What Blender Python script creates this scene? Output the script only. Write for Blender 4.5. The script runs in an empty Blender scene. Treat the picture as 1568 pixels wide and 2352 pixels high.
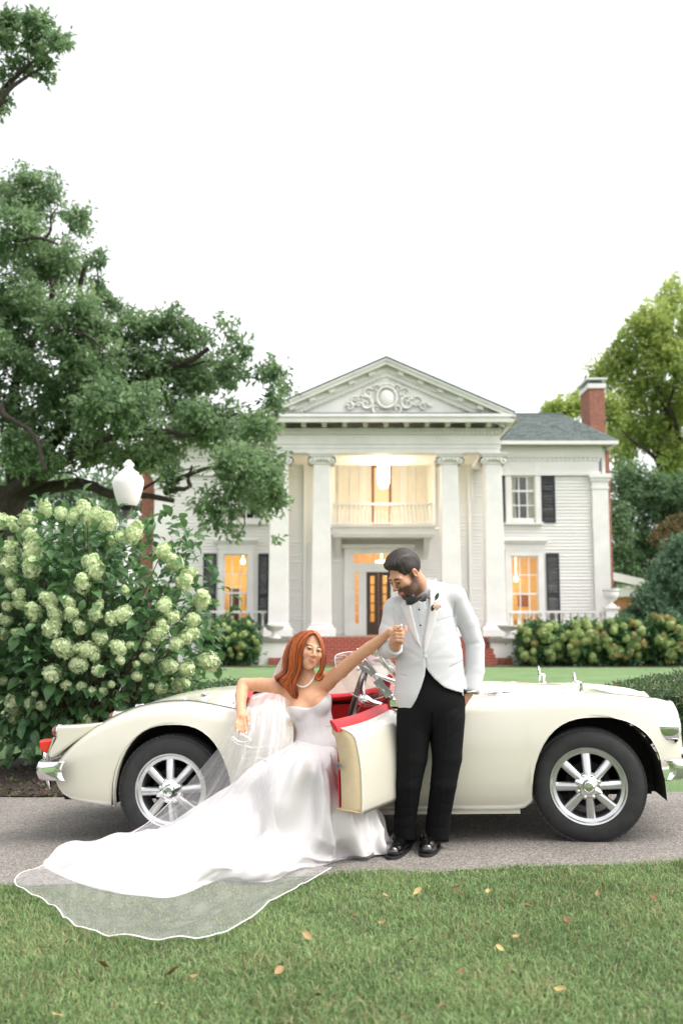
import bpy, bmesh, math, random
import numpy as np
from mathutils import Vector, Matrix
PI = math.pi
sc = bpy.context.scene
col = sc.collection
random.seed(7)
RNG = np.random.default_rng(7)

# ------------------------------------------------------------------ camera
FPX = 2287.0                                   # focal length in pixels of a 1568 x 2352 frame
CAM = Vector((0.0, 0.0, 1.2))
PITCH = math.atan2(1440 - 1176, FPX)
cam_d = bpy.data.cameras.new('camera')
cam = bpy.data.objects.new('camera', cam_d)
col.objects.link(cam)
cam.location = CAM
cam.rotation_euler = (PI / 2 + PITCH, 0, 0)
cam_d.sensor_fit = 'VERTICAL'
cam_d.sensor_height = 36.0
cam_d.lens = 36.0 * FPX / 2352
cam_d.clip_start = 0.05
cam_d.clip_end = 3000
cam_d.dof.use_dof = True
cam_d.dof.focus_distance = 5.75
cam_d.dof.aperture_fstop = 2.2
sc.camera = cam

# ------------------------------------------------------------------ sky, sun, exposure
SUN_EL, SUN_AZ = 58.0, 106.0                 # azimuth from +Y towards +X: high sun veiled by thin cloud
world = bpy.data.worlds.new('World')
sc.world = world
world.use_nodes = True
wn = world.node_tree
wn.nodes.clear()
w_out = wn.nodes.new('ShaderNodeOutputWorld')
w_bg = wn.nodes.new('ShaderNodeBackground')
w_sky = wn.nodes.new('ShaderNodeTexSky')
w_sky.sky_type = 'NISHITA'
w_sky.sun_disc = False
w_sky.sun_elevation = math.radians(SUN_EL)
w_sky.sun_rotation = math.radians(SUN_AZ)
w_sky.air_density = 1.0
w_sky.dust_density = 3.0
w_sky.ozone_density = 1.0
w_hsv = wn.nodes.new('ShaderNodeHueSaturation')
w_hsv.inputs['Saturation'].default_value = 0.18
wn.links.new(w_sky.outputs[0], w_hsv.inputs['Color'])
w_tint = wn.nodes.new('ShaderNodeMix'); w_tint.data_type = 'RGBA'; w_tint.blend_type = 'MULTIPLY'; w_tint.inputs[0].default_value = 1.0
w_tint.inputs[7].default_value = (1.0, .972, .94, 1)     # warm evening haze over the whole sky
wn.links.new(w_hsv.outputs[0], w_tint.inputs[6])
wn.links.new(w_tint.outputs[2], w_bg.inputs[0])
w_bg.inputs[1].default_value = 0.15
wn.links.new(w_bg.outputs[0], w_out.inputs[0])
sun_d = bpy.data.lights.new('sun', 'SUN')
sun_d.energy = 0.6
sun_d.angle = math.radians(45)
sun_d.color = (1.0, 0.95, 0.88)
sun = bpy.data.objects.new('sun', sun_d)
col.objects.link(sun)
_a, _e = math.radians(SUN_AZ), math.radians(SUN_EL)
sun_dir = Vector((math.sin(_a) * math.cos(_e), math.cos(_a) * math.cos(_e), math.sin(_e)))
sun.rotation_euler = sun_dir.to_track_quat('Z', 'Y').to_euler()
sc.view_settings.view_transform = 'Standard'
sc.view_settings.look = 'None'
sc.view_settings.gamma = 1.0
sc.view_settings.exposure = 1.5
sc.view_settings.use_curve_mapping = False
sc.render.engine = 'CYCLES'
sc.cycles.use_denoising = True
sc.cycles.max_bounces = 8
sc.cycles.transparent_max_bounces = 24
sc.cycles.sample_clamp_indirect = 6.0
sc.cycles.caustics_reflective = False
sc.cycles.caustics_refractive = False

# ------------------------------------------------------------------ placing helpers
CT, ST = math.cos(PITCH), math.sin(PITCH)


def at(px, py, Y):
    """point on the vertical plane at distance Y that a spot of the 1568 x 2352 frame looks at"""
    r = Vector(((px - 784) / FPX, CT + (py - 1176) / FPX * ST, ST - (py - 1176) / FPX * CT))
    return CAM + r * (Y / r.y)


def gz(x, y):
    f = min(1.0, max(0.0, (13.0 - y) / 4.5))
    f = f * f * (3 - 2 * f)
    xx = max(-6.0, min(6.0, x - 1.4))
    return 0.0285 * xx * f


def atg(px, py, h=0.0):
    """point on the ground (plus h) that a spot of the frame looks at"""
    r = Vector(((px - 784) / FPX, CT + (py - 1176) / FPX * ST, ST - (py - 1176) / FPX * CT))
    t = (h - 1.2) / r.z
    for _ in range(12):
        p = CAM + r * t
        t = (gz(p.x, p.y) + h - 1.2) / r.z
    return CAM + r * t


# ------------------------------------------------------------------ object helpers
def tag(o, label=None, cat=None, group=None, kind=None):
    if label: o['label'] = label
    if cat: o['category'] = cat
    if group: o['group'] = group
    if kind: o['kind'] = kind
    return o


def empty(name, loc=(0, 0, 0), rz=0.0, parent=None):
    o = bpy.data.objects.new(name, None)
    o.empty_display_size = 0.1
    col.objects.link(o)
    o.location = loc
    o.rotation_euler = (0, 0, rz)
    if parent: o.parent = parent
    return o


def thing(name, label, cat, loc=(0, 0, 0), rz=0.0, group=None):
    return tag(empty(name, loc, rz), label, cat, group)


def link(name, me, mat=None, parent=None, loc=None, rot=None, scale=None):
    o = bpy.data.objects.new(name, me)
    col.objects.link(o)
    if mat is not None:
        if len(me.materials) == 0:
            me.materials.append(mat)
        elif me.materials[0] != mat:
            o.material_slots[0].link = 'OBJECT'
            o.material_slots[0].material = mat
    if parent: o.parent = parent
    if loc is not None: o.location = loc
    if rot is not None: o.rotation_euler = rot
    if scale is not None: o.scale = scale
    return o


def smooth_by_angle(me, deg):
    n = len(me.polygons)
    me.polygons.foreach_set('use_smooth', np.ones(n, dtype=bool))
    if deg < 179:
        me.set_sharp_from_angle(angle=math.radians(deg))


class MB:
    """collects verts and faces for one mesh"""
    def __init__(s):
        s.v = []
        s.f = []
        s.m = []

    def add(s, vs, fs, mi=0):
        b = len(s.v)
        s.v.extend([tuple(v) for v in vs])
        for f in fs:
            s.f.append(tuple(b + i for i in f))
            s.m.append(mi)
        return b

    def box(s, x0, x1, y0, y1, z0, z1, mi=0):
        s.add([(x0, y0, z0), (x1, y0, z0), (x1, y1, z0), (x0, y1, z0), (x0, y0, z1), (x1, y0, z1), (x1, y1, z1), (x0, y1, z1)],
              [(0, 3, 2, 1), (4, 5, 6, 7), (0, 1, 5, 4), (1, 2, 6, 5), (2, 3, 7, 6), (3, 0, 4, 7)], mi)

    def obox(s, c, R, sx, sy, sz, mi=0):
        vs = []
        for z in (-sz, sz):
            for (x, y) in ((-sx, -sy), (sx, -sy), (sx, sy), (-sx, sy)):
                vs.append(tuple(Vector(c) + R @ Vector((x, y, z))))
        s.add(vs, [(0, 3, 2, 1), (4, 5, 6, 7), (0, 1, 5, 4), (1, 2, 6, 5), (2, 3, 7, 6), (3, 0, 4, 7)], mi)

    def lathe(s, prof, n=24, c=(0, 0, 0), axis='z', R=None, mi=0, sq=None, cap=True):
        """prof: list of (r, h); sq: superellipse power for square turnings"""
        vs = []
        for (r, h) in prof:
            for k in range(n):
                a = 2 * PI * (k + 0.5) / n
                ca, sa = math.cos(a), math.sin(a)
                q = 1.0
                if sq: q = 1.0 / max(abs(ca), abs(sa)) if sq == 'square' else (abs(ca) ** sq + abs(sa) ** sq) ** (-1.0 / sq)
                p = (r * q * ca, r * q * sa, h)
                if axis == 'y': p = (p[0], p[2], p[1])
                if axis == 'x': p = (p[2], p[0], p[1])
                if R is not None: p = R @ Vector(p)
                vs.append((p[0] + c[0], p[1] + c[1], p[2] + c[2]))
        fs = []
        for i in range(len(prof) - 1):
            for k in range(n):
                a, b = i * n + k, i * n + (k + 1) % n
                fs.append((a, b, b + n, a + n))
        if cap and prof[0][0] > 1e-5: fs.append(tuple(range(n))[::-1])
        if cap and prof[-1][0] > 1e-5: fs.append(tuple((len(prof) - 1) * n + k for k in range(n)))
        s.add(vs, fs, mi)

    def tube(s, pts, rad, n=8, cap=True, mi=0, flat=None, closed=False):
        """tube along points; rad: number or list; flat: (nx, ny) squash of the section"""
        pts = [Vector(p) for p in pts]
        m = len(pts)
        if not hasattr(rad, '__len__'): rad = [rad] * m
        up = Vector((0, 0, 1))
        vs = []
        prev = None
        for i in range(m):
            if closed: t = pts[(i + 1) % m] - pts[i - 1]
            else: t = pts[min(i + 1, m - 1)] - pts[max(i - 1, 0)]
            t.normalize()
            if prev is None:
                a = t.cross(up)
                if a.length < 1e-3: a = t.cross(Vector((1, 0, 0)))
            else:
                a = prev - t * prev.dot(t)
                if a.length < 1e-4: a = t.cross(up)
            a.normalize()
            prev = a
            b = t.cross(a)
            fx, fy = flat if flat else (1, 1)
            for k in range(n):
                an = 2 * PI * k / n
                vs.append(pts[i] + (a * math.cos(an) * fx + b * math.sin(an) * fy) * rad[i])
        fs = []
        for i in range(m if closed else m - 1):
            j = (i + 1) % m
            for k in range(n):
                k2 = (k + 1) % n
                fs.append((i * n + k, i * n + k2, j * n + k2, j * n + k))
        if cap and not closed:
            fs.append(tuple(range(n))[::-1])
            fs.append(tuple((m - 1) * n + k for k in range(n)))
        s.add(vs, fs, mi)

    def ball(s, c, rx, ry=None, rz=None, n=10, m=6, R=None, mi=0):
        ry = rx if ry is None else ry
        rz = rx if rz is None else rz
        vs = []
        for i in range(m + 1):
            th = PI * i / m
            for k in range(n):
                a = 2 * PI * k / n
                p = Vector((rx * math.sin(th) * math.cos(a), ry * math.sin(th) * math.sin(a), rz * math.cos(th)))
                if R is not None: p = R @ p
                vs.append(Vector(c) + p)
        fs = []
        for i in range(m):
            for k in range(n):
                k2 = (k + 1) % n
                fs.append((i * n + k, (i + 1) * n + k, (i + 1) * n + k2, i * n + k2))
        s.add(vs, fs, mi)

    def grid(s, rows, mi=0, wrap=False, flip=False):
        """rows: list of lists of points, equal lengths"""
        n = len(rows[0])
        vs = [p for r in rows for p in r]
        fs = []
        for i in range(len(rows) - 1):
            for k in range(n if wrap else n - 1):
                k2 = (k + 1) % n
                q = (i * n + k, i * n + k2, (i + 1) * n + k2, (i + 1) * n + k)
                fs.append(q[::-1] if flip else q)
        s.add(vs, fs, mi)

    def mesh(s, name, mats=None, smooth=None):
        me = bpy.data.meshes.new(name)
        me.from_pydata(s.v, [], s.f)
        if mats:
            for m in (mats if isinstance(mats, (list, tuple)) else [mats]): me.materials.append(m)
            if max(s.m, default=0) > 0: me.polygons.foreach_set('material_index', np.array(s.m, dtype=np.int32))
        if smooth: smooth_by_angle(me, smooth)
        me.update()
        return me

    def build(s, name, mats, parent=None, smooth=None, loc=None, rot=None, bevel=None, subsurf=0, solid=None):
        me = s.mesh(name, mats, smooth)
        o = link(name, me, None, parent, loc, rot)
        if subsurf:
            md = o.modifiers.new('sub', 'SUBSURF'); md.levels = md.render_levels = subsurf
        if solid:
            md = o.modifiers.new('sol', 'SOLIDIFY'); md.thickness = solid; md.offset = -1
        if bevel:
            md = o.modifiers.new('bev', 'BEVEL'); md.width = bevel; md.segments = 2; md.limit_method = 'ANGLE'
        return o


def np_mesh(name, V, F, mats=None, mat_idx=None, smooth=False):
    """fast mesh from arrays; F is (n, 3) or (n, 4)"""
    me = bpy.data.meshes.new(name)
    V = np.asarray(V, dtype=np.float32)
    F = np.asarray(F, dtype=np.int32)
    k = F.shape[1]
    me.vertices.add(len(V))
    me.vertices.foreach_set('co', V.ravel())
    me.loops.add(F.size)
    me.loops.foreach_set('vertex_index', F.ravel())
    me.polygons.add(len(F))
    me.polygons.foreach_set('loop_start', np.arange(0, F.size, k, dtype=np.int32))
    if mats:
        for m in (mats if isinstance(mats, (list, tuple)) else [mats]): me.materials.append(m)
    if mat_idx is not None: me.polygons.foreach_set('material_index', np.asarray(mat_idx, dtype=np.int32))
    me.update(calc_edges=True)
    me.polygons.foreach_set('use_smooth', np.full(len(F), smooth, dtype=bool))
    me.validate()
    return me


def spline(pts, n, closed=False):
    """Catmull-Rom through points of any dimension -> n samples"""
    P = np.array([list(p) for p in pts], dtype=float)
    m = len(P)
    segs = m if closed else m - 1
    out = []
    for i in range(n):
        t = i / (n if closed else (n - 1)) * segs
        k = min(int(t), segs - 1)
        f = t - k
        if closed:
            p0, p1, p2, p3 = P[(k - 1) % m], P[k % m], P[(k + 1) % m], P[(k + 2) % m]
        else:
            p1, p2 = P[k], P[k + 1]
            p0 = P[k - 1] if k > 0 else 2 * p1 - p2
            p3 = P[k + 2] if k + 2 < m else 2 * p2 - p1
        out.append(0.5 * ((2 * p1) + (-p0 + p2) * f + (2 * p0 - 5 * p1 + 4 * p2 - p3) * f * f + (-p0 + 3 * p1 - 3 * p2 + p3) * f ** 3))
    return np.array(out)


def interp(x, xs, ys):
    return float(np.interp(x, xs, ys))


def smooth_interp(xs, ys):
    """monotone-ish cubic through (xs, ys)"""
    xs = np.array(xs, float); ys = np.array(ys, float)
    d = np.diff(ys) / np.diff(xs)
    m = np.concatenate([[d[0]], (d[:-1] + d[1:]) / 2, [d[-1]]])
    for i in range(len(d)):
        if d[i] == 0: m[i] = m[i + 1] = 0
    for i in range(1, len(d)):
        if d[i - 1] * d[i] <= 0: m[i] = 0
    def f(x):
        x = min(max(x, xs[0]), xs[-1])
        k = min(int(np.searchsorted(xs, x, side='right')) - 1, len(xs) - 2)
        k = max(k, 0)
        h = xs[k + 1] - xs[k]
        t = (x - xs[k]) / h
        return float((2 * t ** 3 - 3 * t ** 2 + 1) * ys[k] + (t ** 3 - 2 * t ** 2 + t) * h * m[k] + (-2 * t ** 3 + 3 * t ** 2) * ys[k + 1] + (t ** 3 - t ** 2) * h * m[k + 1])
    return f


# ------------------------------------------------------------------ signed-distance sculpting (for bodies)
class Sculpt:
    def __init__(s, lo, hi, vox):
        s.lo = np.array(lo, float)
        s.vox = vox
        s.n = np.ceil((np.array(hi, float) - s.lo) / vox).astype(int) + 1
        s.g = np.full(s.n, 0.5, dtype=np.float32)

    def _slice(s, lo, hi):
        a = np.maximum(np.floor((np.array(lo) - s.lo) / s.vox).astype(int), 0)
        b = np.minimum(np.ceil((np.array(hi) - s.lo) / s.vox).astype(int) + 1, s.n)
        if np.any(b <= a): return None
        ax = [(s.lo[i] + s.vox * np.arange(a[i], b[i])).astype(np.float32) for i in range(3)]
        X, Y, Z = np.meshgrid(*ax, indexing='ij', sparse=True)
        return (slice(a[0], b[0]), slice(a[1], b[1]), slice(a[2], b[2])), X, Y, Z

    def _mix(s, sl, d, k, op):
        g = s.g[sl]
        if op == 'add':
            if k > 0:
                h = np.clip(0.5 + 0.5 * (g - d) / k, 0, 1)
                s.g[sl] = g + (d - g) * h - k * h * (1 - h)
            else: s.g[sl] = np.minimum(g, d)
        else:
            d = -d
            if k > 0:
                h = np.clip(0.5 - 0.5 * (g - d) / k, 0, 1)
                s.g[sl] = g + (d - g) * h + k * h * (1 - h)
            else: s.g[sl] = np.maximum(g, d)

    def cap(s, a, b, ra, rb, k=0.02, op='add', flat=None):
        """tapered capsule; flat=(direction, factor) squashes it along a direction"""
        a = np.array(a, float); b = np.array(b, float)
        m = max(ra, rb) * 1.3 + k * 1.5 + s.vox * 2
        r = s._slice(np.minimum(a, b) - m, np.maximum(a, b) + m)
        if r is None: return
        sl, X, Y, Z = r
        px, py, pz = X - a[0], Y - a[1], Z - a[2]
        ab = b - a
        L2 = float(ab @ ab) + 1e-12
        t = np.clip((px * ab[0] + py * ab[1] + pz * ab[2]) / L2, 0, 1)
        qx, qy, qz = px - t * ab[0], py - t * ab[1], pz - t * ab[2]
        if flat is not None:
            n, f = np.array(flat[0], float), flat[1]
            n = n / np.linalg.norm(n)
            dn = qx * n[0] + qy * n[1] + qz * n[2]
            e = (1 / f - 1) * dn
            qx, qy, qz = qx + e * n[0], qy + e * n[1], qz + e * n[2]
        d = np.sqrt(qx * qx + qy * qy + qz * qz) - (ra + t * (rb - ra))
        if flat is not None: d = d * (0.5 + 0.5 * flat[1])
        s._mix(sl, d.astype(np.float32), k, op)

    def ell(s, c, r, k=0.02, op='add', R=None):
        c = np.array(c, float); r = np.array(r, float)
        m = max(r) + k * 1.5 + s.vox * 2
        q = s._slice(c - m, c + m)
        if q is None: return
        sl, X, Y, Z = q
        px, py, pz = X - c[0], Y - c[1], Z - c[2]
        if R is not None:
            R = np.array(R)
            px, py, pz = (R[0, 0] * px + R[1, 0] * py + R[2, 0] * pz, R[0, 1] * px + R[1, 1] * py + R[2, 1] * pz, R[0, 2] * px + R[1, 2] * py + R[2, 2] * pz)
        k0 = np.sqrt((px / r[0]) ** 2 + (py / r[1]) ** 2 + (pz / r[2]) ** 2)
        k1 = np.sqrt((px / r[0] ** 2) ** 2 + (py / r[1] ** 2) ** 2 + (pz / r[2] ** 2) ** 2) + 1e-9
        d = k0 * (k0 - 1) / k1
        s._mix(sl, d.astype(np.float32), k, op)

    def chain(s, pts, rads, k=0.02, flat=None, op='add'):
        for i in range(len(pts) - 1):
            s.cap(pts[i], pts[i + 1], rads[i], rads[i + 1], k if i == 0 else min(k, 0.008), op, flat)

    def mesh(s):
        """naive surface nets -> verts, quads"""
        g = s.g
        ins = g < 0
        n = s.n
        c = np.zeros(n - 1, dtype=np.int8)
        for dx in (0, 1):
            for dy in (0, 1):
                for dz in (0, 1):
                    c += ins[dx:n[0] - 1 + dx, dy:n[1] - 1 + dy, dz:n[2] - 1 + dz]
        act = (c > 0) & (c < 8)
        idx = np.full(n - 1, -1, dtype=np.int64)
        I = np.argwhere(act)
        idx[act] = np.arange(len(I))
        acc = np.zeros((len(I), 3)); cnt = np.zeros(len(I))
        corners = [(0, 0, 0), (1, 0, 0), (0, 1, 0), (1, 1, 0), (0, 0, 1), (1, 0, 1), (0, 1, 1), (1, 1, 1)]
        edges = [(a, b) for a in range(8) for b in range(a + 1, 8) if sum(abs(corners[a][i] - corners[b][i]) for i in range(3)) == 1]
        for a, b in edges:
            ca, cb = np.array(corners[a]), np.array(corners[b])
            ga = g[tuple((I + ca).T)]; gb = g[tuple((I + cb).T)]
            m = (ga < 0) != (gb < 0)
            t = np.where(m, ga / np.where(m, ga - gb, 1), 0)
            p = ca + t[:, None] * (cb - ca)
            acc += np.where(m[:, None], p, 0); cnt += m
        V = s.lo + s.vox * (I + acc / cnt[:, None])
        Q = []
        for ax in range(3):
            u, w = (ax + 1) % 3, (ax + 2) % 3
            sa = [slice(None)] * 3; sb = [slice(None)] * 3
            sa[ax] = slice(0, -1); sb[ax] = slice(1, None)
            ch = ins[tuple(sa)] != ins[tuple(sb)]
            E = np.argwhere(ch)
            ok = (E[:, u] > 0) & (E[:, w] > 0) & (E[:, u] < n[u] - 1) & (E[:, w] < n[w] - 1)
            E = E[ok]
            fl = ins[tuple(E.T)]
            def cell(du, dw):
                q = E.copy(); q[:, u] += du; q[:, w] += dw
                return idx[tuple(q.T)]
            q = np.stack([cell(-1, -1), cell(0, -1), cell(0, 0), cell(-1, 0)], 1)
            q = np.where(fl[:, None], q, q[:, ::-1])
            Q.append(q)
        Q = np.concatenate(Q)
        Q = Q[(Q >= 0).all(1)]
        return V, Q


def smooth_mesh(V, Q, it=2, lam=0.5):
    for _ in range(it):
        S = np.zeros_like(V); C = np.zeros(len(V))
        for a, b in ((0, 1), (1, 2), (2, 3), (3, 0)):
            np.add.at(S, Q[:, a], V[Q[:, b]]); np.add.at(C, Q[:, a], 1)
            np.add.at(S, Q[:, b], V[Q[:, a]]); np.add.at(C, Q[:, b], 1)
        V = V + lam * (S / np.maximum(C, 1)[:, None] - V)
    return V


# ------------------------------------------------------------------ materials
def newmat(name):
    m = bpy.data.materials.new(name)
    m.use_nodes = True
    return m, m.node_tree.nodes, m.node_tree.links, m.node_tree.nodes['Principled BSDF']


def pmat(name, c, rough=0.6, metal=0.0, var=0.0, scale=8.0, bump=0.0, bscale=60.0, spec=None, coat=0.0, c2=None, sheen=0.0, sub=0.0, trans=0.0, ior=None, detail=5.0, stretch=None, emit=None, estr=0.0, coords='Object', bdist=0.01):
    """procedural principled material: noise colour variation + noise bump"""
    m, N, L, b = newmat(name)
    b.inputs['Base Color'].default_value = (*c, 1)
    b.inputs['Roughness'].default_value = rough
    b.inputs['Metallic'].default_value = metal
    if spec is not None: b.inputs['Specular IOR Level'].default_value = spec
    if coat: b.inputs['Coat Weight'].default_value = coat; b.inputs['Coat Roughness'].default_value = 0.04
    if sheen: b.inputs['Sheen Weight'].default_value = sheen
    if sub:
        b.inputs['Subsurface Weight'].default_value = sub
        b.inputs['Subsurface Radius'].default_value = (0.012, 0.005, 0.003)
        b.inputs['Subsurface Scale'].default_value = 1.0
    if trans: b.inputs['Transmission Weight'].default_value = trans
    if ior: b.inputs['IOR'].default_value = ior
    if emit: b.inputs['Emission Color'].default_value = (*emit, 1); b.inputs['Emission Strength'].default_value = estr
    if var or bump or c2:
        tc = N.new('ShaderNodeTexCoord')
        src = tc.outputs[coords]
        if stretch:
            mp = N.new('ShaderNodeMapping'); mp.inputs['Scale'].default_value = stretch
            L.new(src, mp.inputs[0]); src = mp.outputs[0]
    if var or c2:
        n = N.new('ShaderNodeTexNoise'); n.inputs['Scale'].default_value = scale; n.inputs['Detail'].default_value = detail
        L.new(src, n.inputs['Vector'])
        r = N.new('ShaderNodeValToRGB')
        e = r.color_ramp.elements
        e[0].position, e[1].position = 0.3, 0.7
        e[0].color = (*[max(0, x * (1 - var)) for x in c], 1)
        e[1].color = (*(c2 if c2 else [min(1, x * (1 + var)) for x in c]), 1)
        L.new(n.outputs['Fac'], r.inputs[0]); L.new(r.outputs[0], b.inputs['Base Color'])
    if bump:
        n2 = N.new('ShaderNodeTexNoise'); n2.inputs['Scale'].default_value = bscale; n2.inputs['Detail'].default_value = 6
        L.new(src, n2.inputs['Vector'])
        bp = N.new('ShaderNodeBump'); bp.inputs['Strength'].default_value = bump; bp.inputs['Distance'].default_value = bdist
        L.new(n2.outputs['Fac'], bp.inputs['Height']); L.new(bp.outputs[0], b.inputs['Normal'])
    return m


def glass_mat(name, tint=(.97, .985, .975), f0=1.0):
    """thin sheet glass: clear, with Fresnel reflections of the surroundings"""
    m, N, L, b = newmat(name)
    tr = N.new('ShaderNodeBsdfTransparent'); tr.inputs[0].default_value = (*tint, 1)
    gl = N.new('ShaderNodeBsdfGlossy'); gl.inputs['Roughness'].default_value = .02
    fr = N.new('ShaderNodeLayerWeight')
    pw = N.new('ShaderNodeMath'); pw.operation = 'POWER'; pw.inputs[1].default_value = 4
    mu = N.new('ShaderNodeMath'); mu.operation = 'MULTIPLY_ADD'; mu.inputs[1].default_value = .7; mu.inputs[2].default_value = .035 * f0; mu.use_clamp = True
    L.new(fr.outputs['Facing'], pw.inputs[0]); L.new(pw.outputs[0], mu.inputs[0])
    mx = N.new('ShaderNodeMixShader')
    L.new(mu.outputs[0], mx.inputs[0]); L.new(tr.outputs[0], mx.inputs[1]); L.new(gl.outputs[0], mx.inputs[2])
    L.new(mx.outputs[0], N['Material Output'].inputs[0])
    return m


def leaf_mat(name, c, c2, rough=0.5, trans=0.25, scale=1.5, spec=0.5):
    """foliage: per-island random colour + patchy noise, a little light passes through"""
    m, N, L, b = newmat(name)
    geo = N.new('ShaderNodeNewGeometry')
    tc = N.new('ShaderNodeTexCoord')
    nz = N.new('ShaderNodeTexNoise'); nz.inputs['Scale'].default_value = scale; nz.inputs['Detail'].default_value = 3
    L.new(tc.outputs['Object'], nz.inputs['Vector'])
    ad = N.new('ShaderNodeMath'); ad.operation = 'MULTIPLY_ADD'; ad.inputs[1].default_value = 0.6; 
    L.new(geo.outputs['Random Per Island'], ad.inputs[0])
    m2 = N.new('ShaderNodeMath'); m2.operation = 'MULTIPLY_ADD'; m2.inputs[1].default_value = 0.9; m2.inputs[2].default_value = -0.25
    L.new(nz.outputs['Fac'], m2.inputs[0]); L.new(m2.outputs[0], ad.inputs[2])
    r = N.new('ShaderNodeValToRGB')
    r.color_ramp.elements[0].color = (*c, 1); r.color_ramp.elements[1].color = (*c2, 1)
    r.color_ramp.elements[0].position, r.color_ramp.elements[1].position = 0.15, 0.85
    L.new(ad.outputs[0], r.inputs[0])
    L.new(r.outputs[0], b.inputs['Base Color'])
    b.inputs['Roughness'].default_value = rough
    b.inputs['Specular IOR Level'].default_value = spec
    tr = N.new('ShaderNodeBsdfTranslucent')
    hs = N.new('ShaderNodeHueSaturation'); hs.inputs['Value'].default_value = 1.25; hs.inputs['Hue'].default_value = 0.485
    L.new(r.outputs[0], hs.inputs['Color']); L.new(hs.outputs[0], tr.inputs[0])
    mx = N.new('ShaderNodeMixShader'); mx.inputs[0].default_value = trans
    L.new(b.outputs[0], mx.inputs[1]); L.new(tr.outputs[0], mx.inputs[2])
    L.new(mx.outputs[0], N['Material Output'].inputs[0])
    return m
# ------------------------------------------------------------------ ground
def lin(c): return c


def grass_ground_mat():
    m, N, L, b = newmat('lawn_ground')
    tc = N.new('ShaderNodeTexCoord')
    n1 = N.new('ShaderNodeTexNoise'); n1.inputs['Scale'].default_value = 1.1; n1.inputs['Detail'].default_value = 4
    n2 = N.new('ShaderNodeTexNoise'); n2.inputs['Scale'].default_value = 90; n2.inputs['Detail'].default_value = 4
    L.new(tc.outputs['Object'], n1.inputs['Vector']); L.new(tc.outputs['Object'], n2.inputs['Vector'])
    ad = N.new('ShaderNodeMath'); ad.operation = 'MULTIPLY_ADD'; ad.inputs[1].default_value = .55
    L.new(n2.outputs['Fac'], ad.inputs[0])
    ml = N.new('ShaderNodeMath'); ml.operation = 'MULTIPLY'; ml.inputs[1].default_value = .55
    L.new(n1.outputs['Fac'], ml.inputs[0]); L.new(ml.outputs[0], ad.inputs[2])
    r = N.new('ShaderNodeValToRGB')
    e = r.color_ramp.elements
    e[0].position, e[0].color = .30, (.085, .16, .055, 1)
    e[1].position, e[1].color = .72, (.19, .30, .12, 1)
    L.new(ad.outputs[0], r.inputs[0]); L.new(r.outputs[0], b.inputs['Base Color'])
    b.inputs['Roughness'].default_value = .9
    bp = N.new('ShaderNodeBump'); bp.inputs['Strength'].default_value = .8; bp.inputs['Distance'].default_value = .03
    L.new(n2.outputs['Fac'], bp.inputs['Height']); L.new(bp.outputs[0], b.inputs['Normal'])
    return m


def drive_mat():
    m, N, L, b = newmat('aggregate_drive')
    tc = N.new('ShaderNodeTexCoord')
    v = N.new('ShaderNodeTexVoronoi'); v.inputs['Scale'].default_value = 110
    n1 = N.new('ShaderNodeTexNoise'); n1.inputs['Scale'].default_value = 1.3; n1.inputs['Detail'].default_value = 6; n1.inputs['Roughness'].default_value = .65
    n3 = N.new('ShaderNodeTexNoise'); n3.inputs['Scale'].default_value = 240; n3.inputs['Detail'].default_value = 3
    for q in (v, n1, n3): L.new(tc.outputs['Object'], q.inputs['Vector'])
    r = N.new('ShaderNodeValToRGB'); e = r.color_ramp.elements
    e[0].position, e[0].color = .1, (.115, .106, .097, 1)
    e[1].position, e[1].color = .9, (.36, .338, .315, 1)
    e2 = e.new(.5); e2.color = (.22, .206, .192, 1)
    L.new(v.outputs['Color'], r.inputs[0])
    mx = N.new('ShaderNodeMix'); mx.data_type = 'RGBA'; mx.blend_type = 'MULTIPLY'; mx.inputs[0].default_value = .55
    r2 = N.new('ShaderNodeValToRGB'); r2.color_ramp.elements[0].position = .3; r2.color_ramp.elements[0].color = (.55, .52, .49, 1); r2.color_ramp.elements[1].position = .7; r2.color_ramp.elements[1].color = (1.1, 1.08, 1.05, 1)
    L.new(n1.outputs['Fac'], r2.inputs[0])
    L.new(r.outputs[0], mx.inputs[6]); L.new(r2.outputs[0], mx.inputs[7])
    L.new(mx.outputs[2], b.inputs['Base Color'])
    b.inputs['Roughness'].default_value = .85
    bp = N.new('ShaderNodeBump'); bp.inputs['Strength'].default_value = .7; bp.inputs['Distance'].default_value = .006
    L.new(v.outputs['Distance'], bp.inputs['Height']); 
    bp2 = N.new('ShaderNodeBump'); bp2.inputs['Strength'].default_value = .4; bp2.inputs['Distance'].default_value = .004
    L.new(n3.outputs['Fac'], bp2.inputs['Height']); L.new(bp.outputs[0], bp2.inputs['Normal']); L.new(bp2.outputs[0], b.inputs['Normal'])
    return m


def brick_walk_mat():
    m, N, L, b = newmat('brick_walk')
    tc = N.new('ShaderNodeTexCoord')
    bt = N.new('ShaderNodeTexBrick')
    bt.inputs['Color1'].default_value = (.36, .25, .21, 1); bt.inputs['Color2'].default_value = (.28, .19, .16, 1); bt.inputs['Mortar'].default_value = (.25, .22, .19, 1)
    bt.inputs['Scale'].default_value = 1; bt.inputs['Mortar Size'].default_value = .008; bt.inputs['Brick Width'].default_value = .2; bt.inputs['Row Height'].default_value = .1
    L.new(tc.outputs['Object'], bt.inputs['Vector'])
    L.new(bt.outputs['Color'], b.inputs['Base Color']); b.inputs['Roughness'].default_value = .85
    bp = N.new('ShaderNodeBump'); bp.inputs['Strength'].default_value = .5; bp.invert = True
    L.new(bt.outputs['Fac'], bp.inputs['Height']); L.new(bp.outputs[0], b.inputs['Normal'])
    return m


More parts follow.
